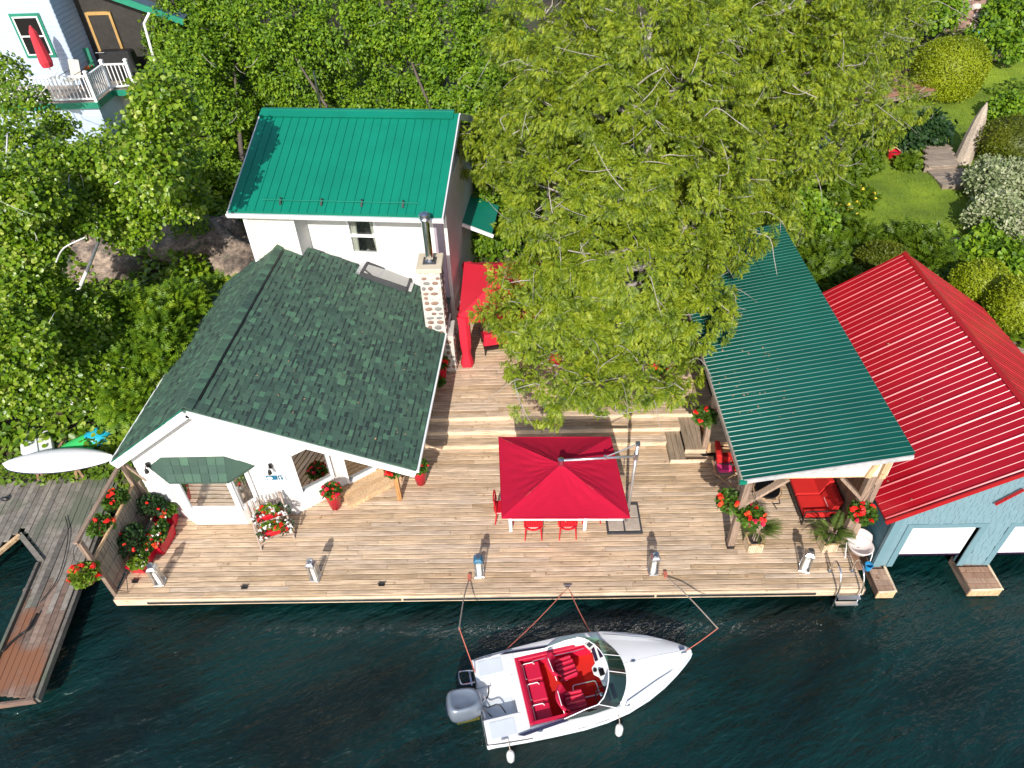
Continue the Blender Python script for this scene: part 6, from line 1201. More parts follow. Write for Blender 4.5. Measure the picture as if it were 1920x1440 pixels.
_s = Vector((-1.10, 6.9, 0)); _b = Vector((3.56, 7.93, 0)); bang = math.atan2(_b.y - _s.y, _b.x - _s.x)
bt.location = (_s.x, _s.y, WATER - .02); bt.rotation_euler = (0, 0, bang)
def BW(x, y, z): return Vector((_s.x, _s.y, WATER - .02)) + Matrix.Rotation(bang, 3, 'Z') @ Vector((x, y, z))
for i, x in enumerate((.42, 2.75)):
    c = BW(x, -1.10, .25); t = thing('boat_fender', ('white fender hanging at the stern quarter of the boat', 'white fender hanging amidships on the lake side of the boat')[i], 'fender', c, 'white boat fenders'); ax = Vector((0, 0, 1)); P1('body', 'gelcoat', t, lambda b: b.lathe([(.015, -.22), (.06, -.20), (.085, -.12), (.085, .10), (.06, .18), (.02, .21)], c, 14), smooth=True); P1('rope', 'rope', t, lambda b: b.tube([c + Vector((0, 0, .2)), BW(x, -1.03, .62), BW(x, -.92, .66)], .008, 5))
# mooring whips and lines
def whip(pts, tip, label, nm='mooring_whip'):
    t = thing(nm, label, 'mooring whip', pts[0]); P1('rod', 'rope', t, lambda b: b.tube(curve_pts(pts, 5), .016, 6)); P1('base', 'rope_red', t, lambda b: b.box(pts[0] + Vector((0, .03, .02)), (.08, .16, .05))); P1('line', 'rope_red', t, lambda b: b.tube(curve_pts([pts[-1], pts[-1].lerp(tip, .5) + Vector((0, 0, -.03)), tip], 5), .011, 5)); return t
whip([Zp(880, 1085, .02), Zp(870, 1120, .5), Zp(861, 1178, 1.0)], BW(.02, .62, .62), 'fibreglass mooring whip left of the boat with red line to the stern'); whip([Zp(1248, 1080, .02), Zp(1290, 1118, .45), Zp(1346, 1178, .85)], BW(4.6, 0, .7), 'fibreglass mooring whip right of the boat with red line to the bow')
wire('dock_line', [Zp(1064, 1103, .0), Zp(1064, 1103, .0).lerp(BW(.7, .98, .55), .5) + Vector((0, 0, -.08)), BW(.7, .98, .55)], .011, 'rope_red', 'thin red dock line running from deck edge toward the stern', 'rope'); wire('dock_line', [Zp(1066, 1103, .0), Zp(1066, 1103, .0).lerp(BW(2.75, .98, .6), .5) + Vector((0, 0, -.06)), BW(2.75, .98, .6)], .011, 'rope_red', 'thin red dock line running from deck edge toward the windscreen', 'rope')
t = thing('line_cleat', 'grey cleat on the deck edge where two dock lines meet', 'cleat', Zp(1064, 1103, 0)); c = Zp(1064, 1100, 0); P1('base', 'galv', t, lambda b: b.box(c + Vector((0, 0, .012)), (.12, .07, .024))); P1('horn', 'galv', t, lambda b: b.tube([c + Vector((-.1, 0, .055)), c + Vector((.1, 0, .055))], .015))
# ------------------------------------------------------------------ swim ladder
sl_ = thing('swim_ladder', 'stainless swim ladder on the right end of the deck', 'ladder', (7.55, 9.5, 0))
for x in (7.30, 7.84): P1('rail', 'chrome', sl_, lambda b: b.tube(curve_pts([(x, 10.0, .01), (x, 9.98, .42), (x, 9.86, .55), (x, 9.62, .52), (x, 9.42, .2), (x, 9.36, -.5), (x, 9.30, -1.2)], 4), .022, 8), smooth=True); P1('foot', 'galv', sl_, lambda b: b.lathe([(.05, 0), (.05, .02), (.03, .03)], (x, 10.0, .002), 10))
for i, z in enumerate((-.12, -.36, -.62, -.9)): P1('tread', 'alu' if i < 2 else 'motor_olive', sl_, lambda b: b.bb(7.31, 7.83, 9.28 - .01 * i, 9.38 - .01 * i, z, z + .03))
# ------------------------------------------------------------------ beige tub on a wire stand
c = Zp(1614, 1022, .35); c = Vector((c.x, c.y, 0)); tb = thing('wash_tub', 'beige plastic basin on a thin white wire stand between deck and boathouse', 'basin', (c.x, c.y, -.3)); P1('basin', 'beige_plastic', tb, lambda b: b.lathe([(.10, .10), (.24, .22), (.29, .34), (.31, .36), (.27, .36), (.22, .26), (.06, .2)], c, 26), smooth=True); P1('backrest', 'beige_plastic', tb, lambda b: b.grid([[c + Vector((.30 * math.cos(a), .30 * math.sin(a), z)) * 1 + Vector((0, .05 * k, 0)) for a in np.linspace(.2, 2.6, 10)] for k, z in enumerate((.34, .46, .52, .46, .36))]), smooth=True)
for s in (-1, 1): P1('stand_leg', 'white_trim', tb, lambda b: b.tube(curve_pts([c + Vector((s * .30, .1, .33)), c + Vector((s * .33, -.08, .1)), c + Vector((s * .30, -.18, -.3))], 4), .012))
P1('handle', 'beige_plastic', tb, lambda b: b.box(c + Vector((-.24, .2, .4)), (.12, .14, .1)), bevel=.03); P1('stand_base', 'crib_wood', tb, lambda b: b.box((c.x, c.y + .1, -.31), (.62, .7, .05)))
t = thing('white_bucket', 'small white plastic bucket beside the doubled pavilion post', 'bucket', (8.12, 10.62, .0)); P1('pail', 'white_trim', t, lambda b: b.lathe([(.08, .0), (.1, .2), (.085, .2), (.075, .05)], (8.12, 10.62, .0), 14)); P1('bracket', 'galv', t, lambda b: b.bb(8.02, 8.06, 10.58, 10.66, -.05, .12))
t = thing('blue_bucket', 'small blue pail at the foot of the boathouse corner', 'bucket', (8.36, 10.2, -.25)); P1('pail', 'blue_plastic', t, lambda b: b.lathe([(.07, 0), (.1, .18), (.085, .18), (.06, .04)], (8.36, 10.2, -.24), 14)); P1('handle', 'galv', t, lambda b: b.tube([(8.27, 10.2, -.06), (8.36, 10.15, .02), (8.45, 10.2, -.06)], .005, 4))
# ------------------------------------------------------------------ canoe, kayaks, panels on the shore
def hullform(b, p0, p1, half, hgt_, up=.0, n=18, keel=.25, dn=1):
    p0 = Vector(p0); p1 = Vector(p1); d = (p1 - p0); L = d.length; d.normalize(); s = Vector((-d.y, d.x, 0)); rows = []
    for i in range(n + 1):
        t = i / n; w_ = half * max(.02, math.sin(math.pi * t) ** .62); h = hgt_ * (.55 + .45 * math.sin(math.pi * t) ** .5); c = p0.lerp(p1, t) + Vector((0, 0, up * (abs(2 * t - 1) ** 3))); r = []
        for j in range(11): a = math.pi * j / 10; r.append(c + s * (w_ * math.cos(a)) + Vector((0, 0, dn * h * math.sin(a) ** .8)))
        rows.append(r)
    b.grid(rows); b.add(rows[n // 2][:0] + [], [])
    return rows
cnz = .30
t = thing('overturned_canoe', 'white canoe lying upside down on trestles by the grey dock', 'canoe', (-13.4, 13.75, 0)); ca, cb = Zp(8, 874, .45), Zp(213, 858, .45); P1('hull', 'canoe_white', t, lambda b: hullform(b, ca, cb, .42, .30, -.05), smooth=True); P1('gunwale', 'navy_trim', t, lambda b: [b.tube([ca.lerp(cb, i / 18) + Vector((0, s * .42 * max(.02, math.sin(math.pi * i / 18) ** .62), -.05 * abs(2 * i / 18 - 1) ** 3)) for i in range(19)], .016, 5) for s in (-1, 1)])
for i, (px, py) in enumerate(((75, 895), (147, 892), (120, 855))):
    c = Zp(px, py, .1); q = thing('trestle', ('left trestle foot under the white canoe', 'right trestle foot under the white canoe', 'back trestle foot behind the white canoe')[i], 'trestle', (c.x, c.y, 0), 'trestles under the canoe'); P1('leg', 'trestle_wood', q, lambda b: b.beam((c.x - .1, c.y, 0), (c.x, c.y + .1, .46), .06, .05)); P1('leg', 'trestle_wood', q, lambda b: b.beam((c.x + .1, c.y, 0), (c.x, c.y + .1, .46), .06, .05)); P1('cross_bar', 'trestle_wood', q, lambda b: b.beam((c.x, c.y - .05, .44), (c.x, c.y + .55, .44), .06, .05))
t = thing('painted_kayak', 'green and turquoise kayak lying behind the white canoe', 'kayak', (-12.8, 14.4, .1)); ka, kb = Zp(90, 868, .25), Zp(216, 806, .25); kmid = ka.lerp(kb, .55)
P1('bow_half', 'kayak_green', t, lambda b: hullform(b, ka, ka + (kb - ka) * 1.0, .33, .26), smooth=True); P1('stern_half', 'kayak_blue', t, lambda b: hullform(b, ka.lerp(kb, .5), kb + (kb - ka) * .02, .36, .30), smooth=True)
t = thing('white_dinghy', 'flat white upturned dinghy among the leaves at the left edge', 'dinghy', (-14.3, 14.6, .1)); D = [Zp(*q, .4) for q in ((40, 852), (104, 852), (95, 803), (35, 806))]; P1('hull', 'canoe_white', t, lambda b: b.prism([d - Vector((0, 0, .25)) for d in D], (0, 0, .30)), bevel=.04); P1('keel', 'canoe_white', t, lambda b: b.beam((D[0] + D[1]) / 2 + Vector((0, 0, .06)), (D[2] + D[3]) / 2 + Vector((0, 0, .06)), .05, .04))
t = thing('slate_board', 'dark blue grey board lying between dinghy and kayak', 'board', (-13.6, 14.6, .1)); D2 = [Zp(*q, .3) for q in ((106, 852), (128, 838), (135, 808), (97, 803))]; P1('deck', 'slate_blue', t, lambda b: b.prism([d - Vector((0, 0, .1)) for d in D2], (0, 0, .10)), bevel=.02); P1('strap', 'navy_trim', t, lambda b: b.beam(D2[0].lerp(D2[3], .3) + Vector((0, 0, .01)), D2[1].lerp(D2[2], .4) + Vector((0, 0, .01)), .05, .012))
# ------------------------------------------------------------------ trees
def LB(px, py, z, rx, ry, rz): p = Zp(px, py, z); return (p.x, p.y, p.z, rx, ry, rz)
def gz(x, y): return float(zg(np.array(x), np.array(y)))
# big cedar over the terrace
cl = [(.9, 16.3, 3.3, 1.9, 1.5, 1.0), (3.3, 15.9, 3.5, 1.6, 1.3, 1.0), (.15, 16.1, 2.9, 1.2, 1.2, .8), (1.0, 18.0, 4.3, 1.1, 1.1, 1.1), (1.2, 14.95, 2.45, 1.9, 1.75, .9), (3.2, 14.75, 2.4, 1.5, 1.3, .8), (4.5, 16.0, 3.6, 1.3, 1.5, 1.1), (1.0, 17.2, 3.9, 1.7, 1.7, 1.3), (3.0, 16.8, 4.6, 2.2, 2.0, 1.5), (4.9, 18.4, 4.8, 1.9, 2.0, 1.6), (1.2, 18.6, 5.8, 2.1, 2.0, 1.7), (3.4, 18.2, 6.6, 2.1, 1.8, 1.7), (5.4, 20.2, 6.0, 1.8, 1.8, 1.7), (2.3, 18.8, 8.2, 1.7, 1.6, 1.6), (4.3, 19.6, 8.4, 1.7, 1.6, 1.6), (1.0, 20.0, 7.8, 1.6, 1.6, 1.6), (3.2, 19.4, 9.8, 1.3, 1.3, 1.3)]
CK = dict(droop=.5, kind='spray', leafm='cedar', barkm='bark_grey', size=.145, cr=.23, per=44)
tree('cedar_tree', 'huge yellow green cedar spreading over the terrace and pavilion roof', (4.2, 18.2, .2), cl, .34, 2050, seed=61, twigs=260, top=(3.1, 18.9, 10.2), **CK)
CK.update(size=.175, cr=.27, per=38)
tree('cedar_tree', 'tall cedar behind the terrace at the top centre', (1.0, 24.5, .6), [(-.2, 23.0, 5.4, 1.9, 1.7, 1.8), (1.4, 23.2, 7.0, 2.2, 1.9, 2.0), (3.6, 23.4, 6.8, 2.0, 1.8, 2.0), (.8, 23.8, 9.0, 1.9, 1.7, 1.7), (3.0, 24, 9.2, 2.0, 1.8, 1.8), (2.0, 24.5, 11, 1.6, 1.5, 1.5)], .3, 680, seed=62, twigs=90, **CK)
tree('cedar_tree', 'tall cedar behind the pavilion at the upper right', (8.5, 24.5, .8), [(6.6, 23.2, 5.0, 2.0, 1.8, 1.8), (8.6, 23.6, 4.6, 2.0, 1.8, 1.8), (7.4, 24, 7.4, 2.3, 2.0, 2.0), (9.8, 24.6, 7.0, 2.0, 1.9, 2.0), (6.0, 24.4, 9.2, 1.9, 1.8, 1.7), (8.4, 25, 9.6, 2.0, 1.8, 1.8), (10.4, 25.4, 9.4, 1.8, 1.7, 1.7), (8.6, 23.0, 2.6, 1.8, 1.3, 1.2)], .32, 950, seed=63, twigs=130, **CK)
tree('cedar_tree', 'loose cedar at the top right letting reddish decking show through', (14.5, 31, 1.1), [LB(1560, 190, 4.2, 2.0, 1.7, 1.5), LB(1630, 90, 4.8, 2.0, 1.8, 1.6), LB(1560, 60, 6.5, 2.1, 1.9, 1.8), LB(1680, 200, 3.4, 1.4, 1.2, 1.0), LB(1630, 240, 2.6, 1.3, 1.1, .8), LB(1520, 290, 3.2, 1.5, 1.3, 1.2), LB(1690, 40, 4.6, 1.4, 1.3, 1.2)], .26, 560, seed=64, twigs=130, twig_len=1.5, **CK)
tree('cedar_tree', 'olive cedar filling the top edge right of centre', (12, 33, 1.3), [LB(1400, 40, 8, 2.2, 1.8, 1.8), LB(1470, 130, 6.5, 2.0, 1.7, 1.7), LB(1330, 70, 8.8, 1.8, 1.5, 1.5), LB(1500, 30, 7.5, 2.0, 1.7, 1.7)], .26, 480, seed=65, twigs=50, **CK)
# shaded hedge maples beside and behind the upper cottage
def maple(label, base, lobes, n, seed, leaf='maple', per=34): return tree('maple_tree', label, base, lobes, .12, int(n * 1.3), per, .33, .15, 'leaf', leaf, 'bark', seed, droop=.3, twigs=24, group='broadleaf trees behind the cottages', twig_len=.8)
maple('broadleaf tree directly behind the green roof ridge', (-5, 26.5, .8), [LB(560, 130, 5.5, 1.9, 1.6, 1.9), LB(640, 60, 7, 1.9, 1.6, 1.8), LB(520, 40, 7.5, 1.9, 1.6, 1.8), LB(620, 180, 4.2, 1.5, 1.2, 1.4), LB(480, 160, 4.6, 1.4, 1.2, 1.4), LB(440, 90, 6, 1.3, 1.2, 1.4)], 680, 71)
maple('broadleaf tree right of the green roof ridge', (-1.5, 26, .8), [LB(760, 120, 5.6, 1.9, 1.6, 1.9), LB(840, 60, 7, 1.9, 1.6, 1.8), LB(740, 30, 7.6, 1.9, 1.6, 1.8), LB(850, 180, 4.8, 1.6, 1.4, 1.7), LB(720, 190, 4.0, 1.4, 1.2, 1.2), LB(930, 90, 6.5, 1.6, 1.4, 1.8)], 700, 72)
maple('dense dark broadleaf tree between the upper cottage and the cedar', (-.4, 23, .5), [LB(905, 280, 3.8, 1.3, 1.2, 1.5), LB(900, 380, 2.6, 1.1, 1.0, 1.2), LB(915, 200, 5.2, 1.4, 1.3, 1.5), LB(920, 430, 1.9, 1.0, .9, .9)], 420, 73, 'maple')
maple('broadleaf tree left of the green roof with a visible dark trunk', (-10.6, 25.6, 2.6), [LB(370, 130, 6.0, 1.5, 1.4, 1.6), LB(330, 60, 7.0, 1.3, 1.2, 1.5), LB(420, 40, 7.2, 1.6, 1.4, 1.6), LB(410, 210, 4.8, 1.1, 1.0, 1.1), LB(320, 190, 4.8, 1.1, 1.0, 1.1)], 500, 74)
maple('broadleaf tree at the top edge above the neighbour porch', (-13.0, 33, 5), [LB(345, -10, 7.4, 1.7, 1.5, 1.3), LB(430, -20, 8.2, 2.0, 1.6, 1.5)], 230, 75)
# birches at the left
def birch(label, base, lobes, n, seed, top=None, size=.105, per=36): return tree('birch_tree', label, base, lobes, .085, int(n * 1.5), per, .36, size, 'round', 'birch', 'bark_birch', seed, droop=.35, twigs=9, group='birches left of the cottages', top=top, twig_len=.9)
birch('birch overhanging the rock ledge left of the green roof', (-15.4, 18.6, 1.0), [LB(300, 310, 6.6, 1.1, 1.0, .9), LB(200, 330, 6.0, 1.3, 1.2, 1.0), LB(270, 385, 5.4, 1.0, .9, .6), LB(345, 380, 5.4, .7, .7, .5), LB(120, 320, 6.2, 1.1, 1.0, .9), LB(150, 400, 5.6, 1.0, .9, .7), (-9.1, 16.6, 8.1, .9, .8, .8), (-8.65, 17.5, 8.9, .8, .7, .8), (-9.6, 17.4, 7.4, .9, .8, .8), LB(240, 430, 4.8, .7, .6, .5)], 520, 81, top=LB(200, 330, 6.0, 1, 1, 1)[:3])
birch('leaning birch with a white trunk at the left edge', (-13.9, 15.6, .4), [LB(50, 470, 5.4, 1.0, .9, .8), LB(55, 570, 4.6, .9, .9, .8), LB(25, 640, 4.6, .9, .8, .7), LB(40, 370, 6.8, .9, .9, .8)], 380, 82)
birch('low birch above the kayaks', (-12.6, 15.8, .5), [LB(90, 680, 3.2, 1.3, 1.1, .9), LB(150, 600, 3.6, .9, .9, .7), LB(45, 735, 2.8, .8, .7, .6), LB(165, 690, 2.7, 1.0, .9, .7), LB(20, 700, 3.4, .8, .8, .7), LB(195, 725, 2.2, .7, .6, .5)], 500, 83)
birch('thin birch branch crossing the neighbour deck', (-16.2, 19.0, 1.5), [LB(45, 190, 7.2, .8, .7, .5), LB(30, 270, 6.8, .9, .8, .7), LB(110, 235, 6.6, .5, .5, .4), LB(10, 130, 7.6, .5, .5, .5), LB(160, 300, 6.2, .7, .6, .4)], 130, 84, per=26)
# white limbs that show among the birch leaves
for i, pts in enumerate(([(0, 400, 6.2), (22, 372, 6.4), (62, 352, 6.6)], [(105, 492, 5.6), (120, 465, 5.8), (160, 445, 6.0)], [(140, 590, 3.2), (150, 640, 2.9), (185, 690, 2.4), (190, 715, 2.1)], [(0, 345, 6.6), (10, 310, 6.9), (14, 250, 7.4)])):
    wire('fallen_branch', [Zp(*p) for p in pts], .02, 'bark_birch', ('pale forked branch poking out at the left edge', 'pale curved branch above the tan rock', 'grey branch slanting through the low birch', 'white stem rising at the far left edge')[i], 'branch', 7)
# sumac thicket between rock and cottage roof
t = thing('sumac_thicket', 'bright green sumac thicket between the rock and the cottage roof', 'shrub', (-11.6, 16.5, .6)); V, F, P, D = crown_mesh([LB(300, 650, 2.5, .85, 1.1, .7), LB(345, 590, 2.5, .8, .9, .7), LB(255, 740, 2.0, .7, .9, .6), LB(410, 560, 2.0, .6, .7, .5), LB(255, 590, 2.9, .8, .8, .6), LB(215, 690, 2.5, .75, .8, .6)], 420, 13, .33, .34, 'frond', 91, floor=.1); fobj('foliage', V, F, 'sumac', t); P1('stems', 'bark', t, lambda b: [b.tube([(x, y, gz(x, y) - .1), (x + .1, y, 1.4)], [.03, .015], 5) for x, y in ((-11.6, 16.5), (-11.2, 17.6), (-11.8, 15.2), (-10.6, 18.4))])
# undergrowth that nobody could count
def cover(name, label, boxes, n, size, kind, leafm, seed, zh=.35):
    rg = np.random.default_rng(seed); Ps = []
    for (x0, x1, y0, y1), w_ in boxes:
        k = int(n * w_); q = np.stack([rg.uniform(x0, x1, k), rg.uniform(y0, y1, k)], 1); z = zg(q[:, 0], q[:, 1]) + rg.random(k) ** 1.3 * zh * (1 + .6 * np.sin(q[:, 0] * 1.9) * np.sin(q[:, 1] * 1.3)); Ps.append(np.concatenate([q, z[:, None]], 1))
    P = np.concatenate(Ps); m = len(P); T = {'round': T_ROUND, 'frond': T_FROND, 'leaf': T_LEAF}[kind]; A, B, C = frames(rg.normal(0, 1, (m, 3)) * np.array([1, 1, .35]) + np.array([0, 0, .15]), np.array([0, -.25, 1]) + rg.normal(0, .35, (m, 3)), rg); V, F = stamp(T[0], T[1], P, A, B, C, size * rg.uniform(.6, 1.4, m)); tag(fobj(name, V, F, leafm), label, 'plants', kind='stuff')
cover('undergrowth', 'leafy undergrowth covering the slope left of the cottages', [((-24, -9.9, 14.3, 30), .75), ((-12, -8.3, 19, 27), .25)], 30000, .17, 'round', 'birch', 101, .6)
cover('undergrowth', 'shaded leafy undergrowth beneath the trees behind the cottages', [((-12, 12, 23, 36), 1.0)], 16000, .2, 'round', 'maple', 102, .5)
cover('undergrowth', 'garden groundcover around the lawn and boathouse', [((5.8, 12.4, 18.6, 24.5), .3), ((11, 16.0, 18.4, 22.6), .22), ((15.0, 19, 16, 20.5), .12), ((19.5, 27, 19, 27), .16), ((24, 34, 27, 38), .12), ((11, 17, 32, 42), .08), ((24, 40, 42, 60), .25), ((14, 24, 40, 60), .2)], 42000, .17, 'round', 'fern', 103, .45)
cover('shore_weeds', 'green weeds growing along the shore under the canoe', [((-16, -11.3, 13.2, 15.0), 1.0)], 2600, .10, 'round', 'lime_leaf', 104, .16)
# ------------------------------------------------------------------ garden on the right
def dome(name, label, c, r, seed, leafm='topiary', n=9000, size=.085):
    c = Vector(c); t = thing(name, label, 'topiary', (c.x, c.y, gz(c.x, c.y)), 'clipped topiary bushes'); rg = np.random.default_rng(seed); u = unit(rg, n); u = u[u[:, 2] > -.55]; n = len(u); P = np.array(c) + u * np.array(r) * (rg.uniform(.92, 1.03, n) + .045 * np.sin(u[:, 0] * 5 + seed) * np.sin(u[:, 1] * 4 + 1) + .04 * np.sin(u[:, 2] * 6 + seed))[:, None]; A, B, C = frames(unit(rg, n) + u * .5, u + rg.normal(0, .45, (n, 3)), rg); V, F = stamp(T_LEAF[0], T_LEAF[1], P, A, B, C, size * rg.uniform(.7, 1.3, n)); fobj('foliage', V, F, leafm, t)
    P1('core', leafm, t, lambda b: b.lathe([(.01, -r[2] * .9), (r[0] * .72, -r[2] * .62), (r[0] * .92, 0), (r[0] * .66, r[2] * .66), (.01, r[2] * .9)], c, 18, 1, r[1] / r[0]), smooth=True); P1('stem', 'bark', t, lambda b: b.tube([(c.x, c.y, gz(c.x, c.y) - .1), (c.x, c.y, c.z)], .07)); return t
dome('round_topiary', 'clipped round yew behind the red roof ridge, half in shade', Zp(1648, 500, 1.3), (.95, .85, .85), 111); dome('round_topiary', 'large lime clipped dome at the top right beside the lawn', Zp(1778, 135, 2.6), (1.75, 1.6, 1.7), 112, 'topiary_lime', 16000, .10); dome('round_topiary', 'olive clipped dome at the right edge behind the white willow', Zp(1905, 270, 2.0), (1.5, 1.4, 1.2), 113, 'topiary', 6500, .09)
dome('round_topiary', 'clipped yew right of the red roof with a curved tail', Zp(1840, 530, 1.4), (.95, .85, .75), 114, 'topiary_lime', 5200); dome('round_topiary', 'bright clipped yew curl at the right edge beside the boardwalk', Zp(1893, 575, 1.5), (.62, .85, .95), 115, 'topiary_lime', 4200)
t = thing('white_willow', 'variegated creamy white willow shrub at the right edge', 'shrub', Zp(1890, 400, .8)); V, F, P, D = crown_mesh([LB(1895, 345, 1.7, 1.25, 1.2, 1.0), LB(1860, 400, 1.5, .8, .8, .7), LB(1910, 430, 1.4, .9, .8, .7), LB(1850, 330, 1.6, .7, .7, .6)], 420, 26, .34, .15, 'leaf', 121, droop=-.1); fobj('foliage', V, F, 'willow_white', t); P1('stems', 'bark', t, lambda b: [b.tube([Zp(1890, 400, .7) + Vector((.1 * i, 0, -.2)), Zp(1890 - 18 * i, 370, 1.5)], [.04, .02], 5) for i in (-2, -1, 0, 1)])
def shrub(name, label, lobes, n, per, cr, size, kind, leafm, seed, cat='shrub', blooms=None, group=None):
    b0 = lobes[0]; z0 = gz(b0[0], b0[1]); t = thing(name, label, cat, (b0[0], b0[1], z0), group); V, F, P, D = crown_mesh(lobes, n, per, cr, size, kind, seed); fobj('foliage', V, F, leafm, t); P1('stems', 'bark', t, lambda b: [b.tube([(l[0], l[1], gz(l[0], l[1]) - .1), (l[0], l[1], l[2] + .2)], [.03, .015], 5) for l in lobes])
    if blooms:
        rr = random.Random(seed)
        for _ in range(blooms[1]): i = rr.randrange(len(P)); piece('flower', BLOOM[blooms[0]], t, Vector(P[i]) + Vector(D[i]) * .12, (rr.uniform(-.5, .5), rr.uniform(-.5, .5), 0), (blooms[2] if len(blooms) > 2 else 1,) * 3)
    return t
shrub('fern_bed', 'light green ferns in front of the round yew', [LB(1560, 520, .9, .9, .8, .5), LB(1600, 455, .9, 1.0, .6, .45), LB(1530, 470, .9, .8, .9, .5)], 150, 12, .3, .42, 'frond', 'fern', 131, 'fern'); shrub('fern_bed', 'bright ferns between the red roof ridge and the plank step', [LB(1720, 470, .9, 1.1, .7, .5), LB(1745, 490, .8, .6, .6, .4), LB(1690, 455, .9, .7, .5, .4)], 150, 12, .3, .42, 'frond', 'fern', 132, 'fern')
shrub('yellow_lilies', 'yellow flowering lilies at the left edge of the lawn', [LB(1600, 375, 1.0, .8, .6, .4), LB(1570, 395, 1.0, .6, .5, .4)], 60, 16, .3, .3, 'leaf', 'fern', 133, 'flowers', ('yellow', 46, 1.5)); shrub('white_daisies', 'white daisies at the near edge of the lawn', [LB(1745, 440, .9, .45, .35, .3)], 26, 14, .22, .22, 'leaf', 'fern', 134, 'flowers', ('white', 26, 1.4)); shrub('blue_spruce', 'small blue green spruce poking out below the cedar', [LB(1515, 300, 2.2, .75, .7, 1.0), LB(1475, 345, 2.0, .5, .5, .6)], 120, 18, .3, .2, 'spray', 'spruce', 135); shrub('dark_shrub', 'dark green shrub left of the driftwood stump', [LB(1740, 245, 1.7, .9, .8, .7), LB(1700, 265, 1.5, .6, .6, .5)], 150, 26, .4, .16, 'round', 'dark_herb', 136); shrub('dark_shrub', 'glossy dark shrub right of the driftwood stump', [LB(1872, 262, 1.5, .6, .6, .5), LB(1885, 205, 1.9, .7, .7, .5)], 130, 26, .4, .16, 'round', 'maple', 137); shrub('garden_hedge', 'mixed green bushes along the right side of the plank step', [LB(1840, 470, 1.0, 1.0, .7, .6), LB(1890, 490, 1.0, .9, .7, .6), LB(1870, 440, 1.1, .7, .6, .5)], 170, 26, .36, .16, 'round', 'maple', 138); shrub('garden_hedge', 'tall perennials in front of the stone wall', [LB(1860, 62, 3.2, 1.0, .7, .6), LB(1895, 88, 3.0, .9, .7, .6), LB(1900, 20, 3.8, 1.6, 1.2, 1.0), LB(1755, 20, 4.2, 1.4, 1.0, .9)], 170, 24, .45, .2, 'round', 'maple', 139); shrub('garden_hedge', 'leafy bushes under the cedar around the red bucket', [LB(1620, 300, 1.5, .7, .6, .5), LB(1700, 310, 1.2, .4, .4, .35), LB(1570, 340, 1.5, .8, .7, .6), LB(1545, 415, 1.1, .7, .6, .5)], 220, 26, .36, .16, 'round', 'fern', 140); shrub('garden_hedge', 'bushes behind the pavilion roof edge', [LB(1500, 400, 1.6, 1.0, .9, .8), LB(1470, 360, 2.2, 1.0, .9, .9), LB(1540, 440, 1.2, .8, .8, .6)], 200, 26, .4, .17, 'round', 'maple', 141)
# driftwood stump
c = G(1803, 305); tp = Yp(1851, 192, c.y + 1.2); t = thing('driftwood_stump', 'bleached leaning tree stump with a split top beside the lawn', 'stump', c); P1('trunk', 'dead_wood', t, lambda b: b.tube([c - Vector((0, 0, .3)), c, c.lerp(tp, .4), c.lerp(tp, .7), c.lerp(tp, .88), tp], [.46, .38, .33, .25, .14, .02], 9)); P1('splinter', 'dead_wood', t, lambda b: b.tube([c.lerp(tp, .45) + Vector((.1, 0, 0)), c.lerp(tp, .66) + Vector((.22, 0, 0)), c.lerp(tp, .74) + Vector((.25, 0, .02))], [.15, .09, .015], 7))
def plank_step(name, label, corners, mat, n, z):
    z = max(G(*q).z for q in corners) + z; C = [Zp(*q, z) for q in corners]; t = thing(name, label, 'step', C[0]); d = (C[1] - C[0]).normalized(); me = unit_board('board', 1, .06, mat); L = (C[3] - C[0]).length / n; a = math.atan2(d.y, d.x)
    for i in range(n):
        s = (i + .5) / n; p = C[0].lerp(C[3], s); q = C[1].lerp(C[2], s); piece('board', me, t, (p + q) / 2, (0, 0, a), ((q - p).length, L * .93, 1))
    P1('frame', 'grey_board', t, lambda b: b.prism([c_ - Vector((0, 0, .35)) for c_ in C], (0, 0, .28))); return t
plank_step('plank_step', 'reddish plank step at the near end of the lawn', ((1778, 500), (1848, 492), (1815, 447), (1750, 447)), 'grey_board', 8, .16); plank_step('plank_step', 'grey plank landing below the driftwood stump', ((1768, 348), (1835, 345), (1803, 312), (1738, 318)), 'grey_board', 4, .12); plank_step('plank_step', 'upper grey plank landing behind the dark shrub', ((1735, 312), (1798, 308), (1778, 268), (1738, 270)), 'grey_board', 4, .16); plank_step('boardwalk', 'grey boardwalk at the right edge beyond the clipped yew', ((1880, 690), (1960, 690), (1960, 610), (1905, 610)), 'grey_board', 10, .12)
plank_step('terrace_decking', 'reddish decking glimpsed through the cedar at top right', ((1590, 190), (1760, 165), (1750, 120), (1590, 120)), 'red_board', 9, .1); plank_step('garden_wall_plank', 'grey sleeper edging behind the lime topiary', ((1826, 103), (1890, 100), (1890, 92), (1826, 92)), 'grey_board', 2, .25)
sw_ = thing('stone_wall', 'dry stone garden wall at the top right', 'wall', G(1800, 64)); w0, w1 = G(1750, 68), G(1850, 60); P1('core', 'stone_brown', sw_, lambda b: b.prism([w0 + Vector((0, .25, -.4)), w1 + Vector((0, .25, -.4)), w1 + Vector((0, 1.6, 2.2)), w0 + Vector((0, 1.6, 2.2))], (0, .3, 0)))
for r in range(6):
    s = R_.uniform(0, .06)
    while s < 1: p = w0.lerp(w1, s) + Vector((0, .25 + 1.35 * (r + .5) / 6 - .08, -.4 + 2.6 * (r + .5) / 6)); wd = R_.uniform(.45, .8); piece('stone', R_.choice(STM)[R_.choice((0, 0, 1, 2))], sw_, p, (-.4, 0, R_.uniform(-.1, .1)), (wd, .25, .44)); s += wd / (w1 - w0).length
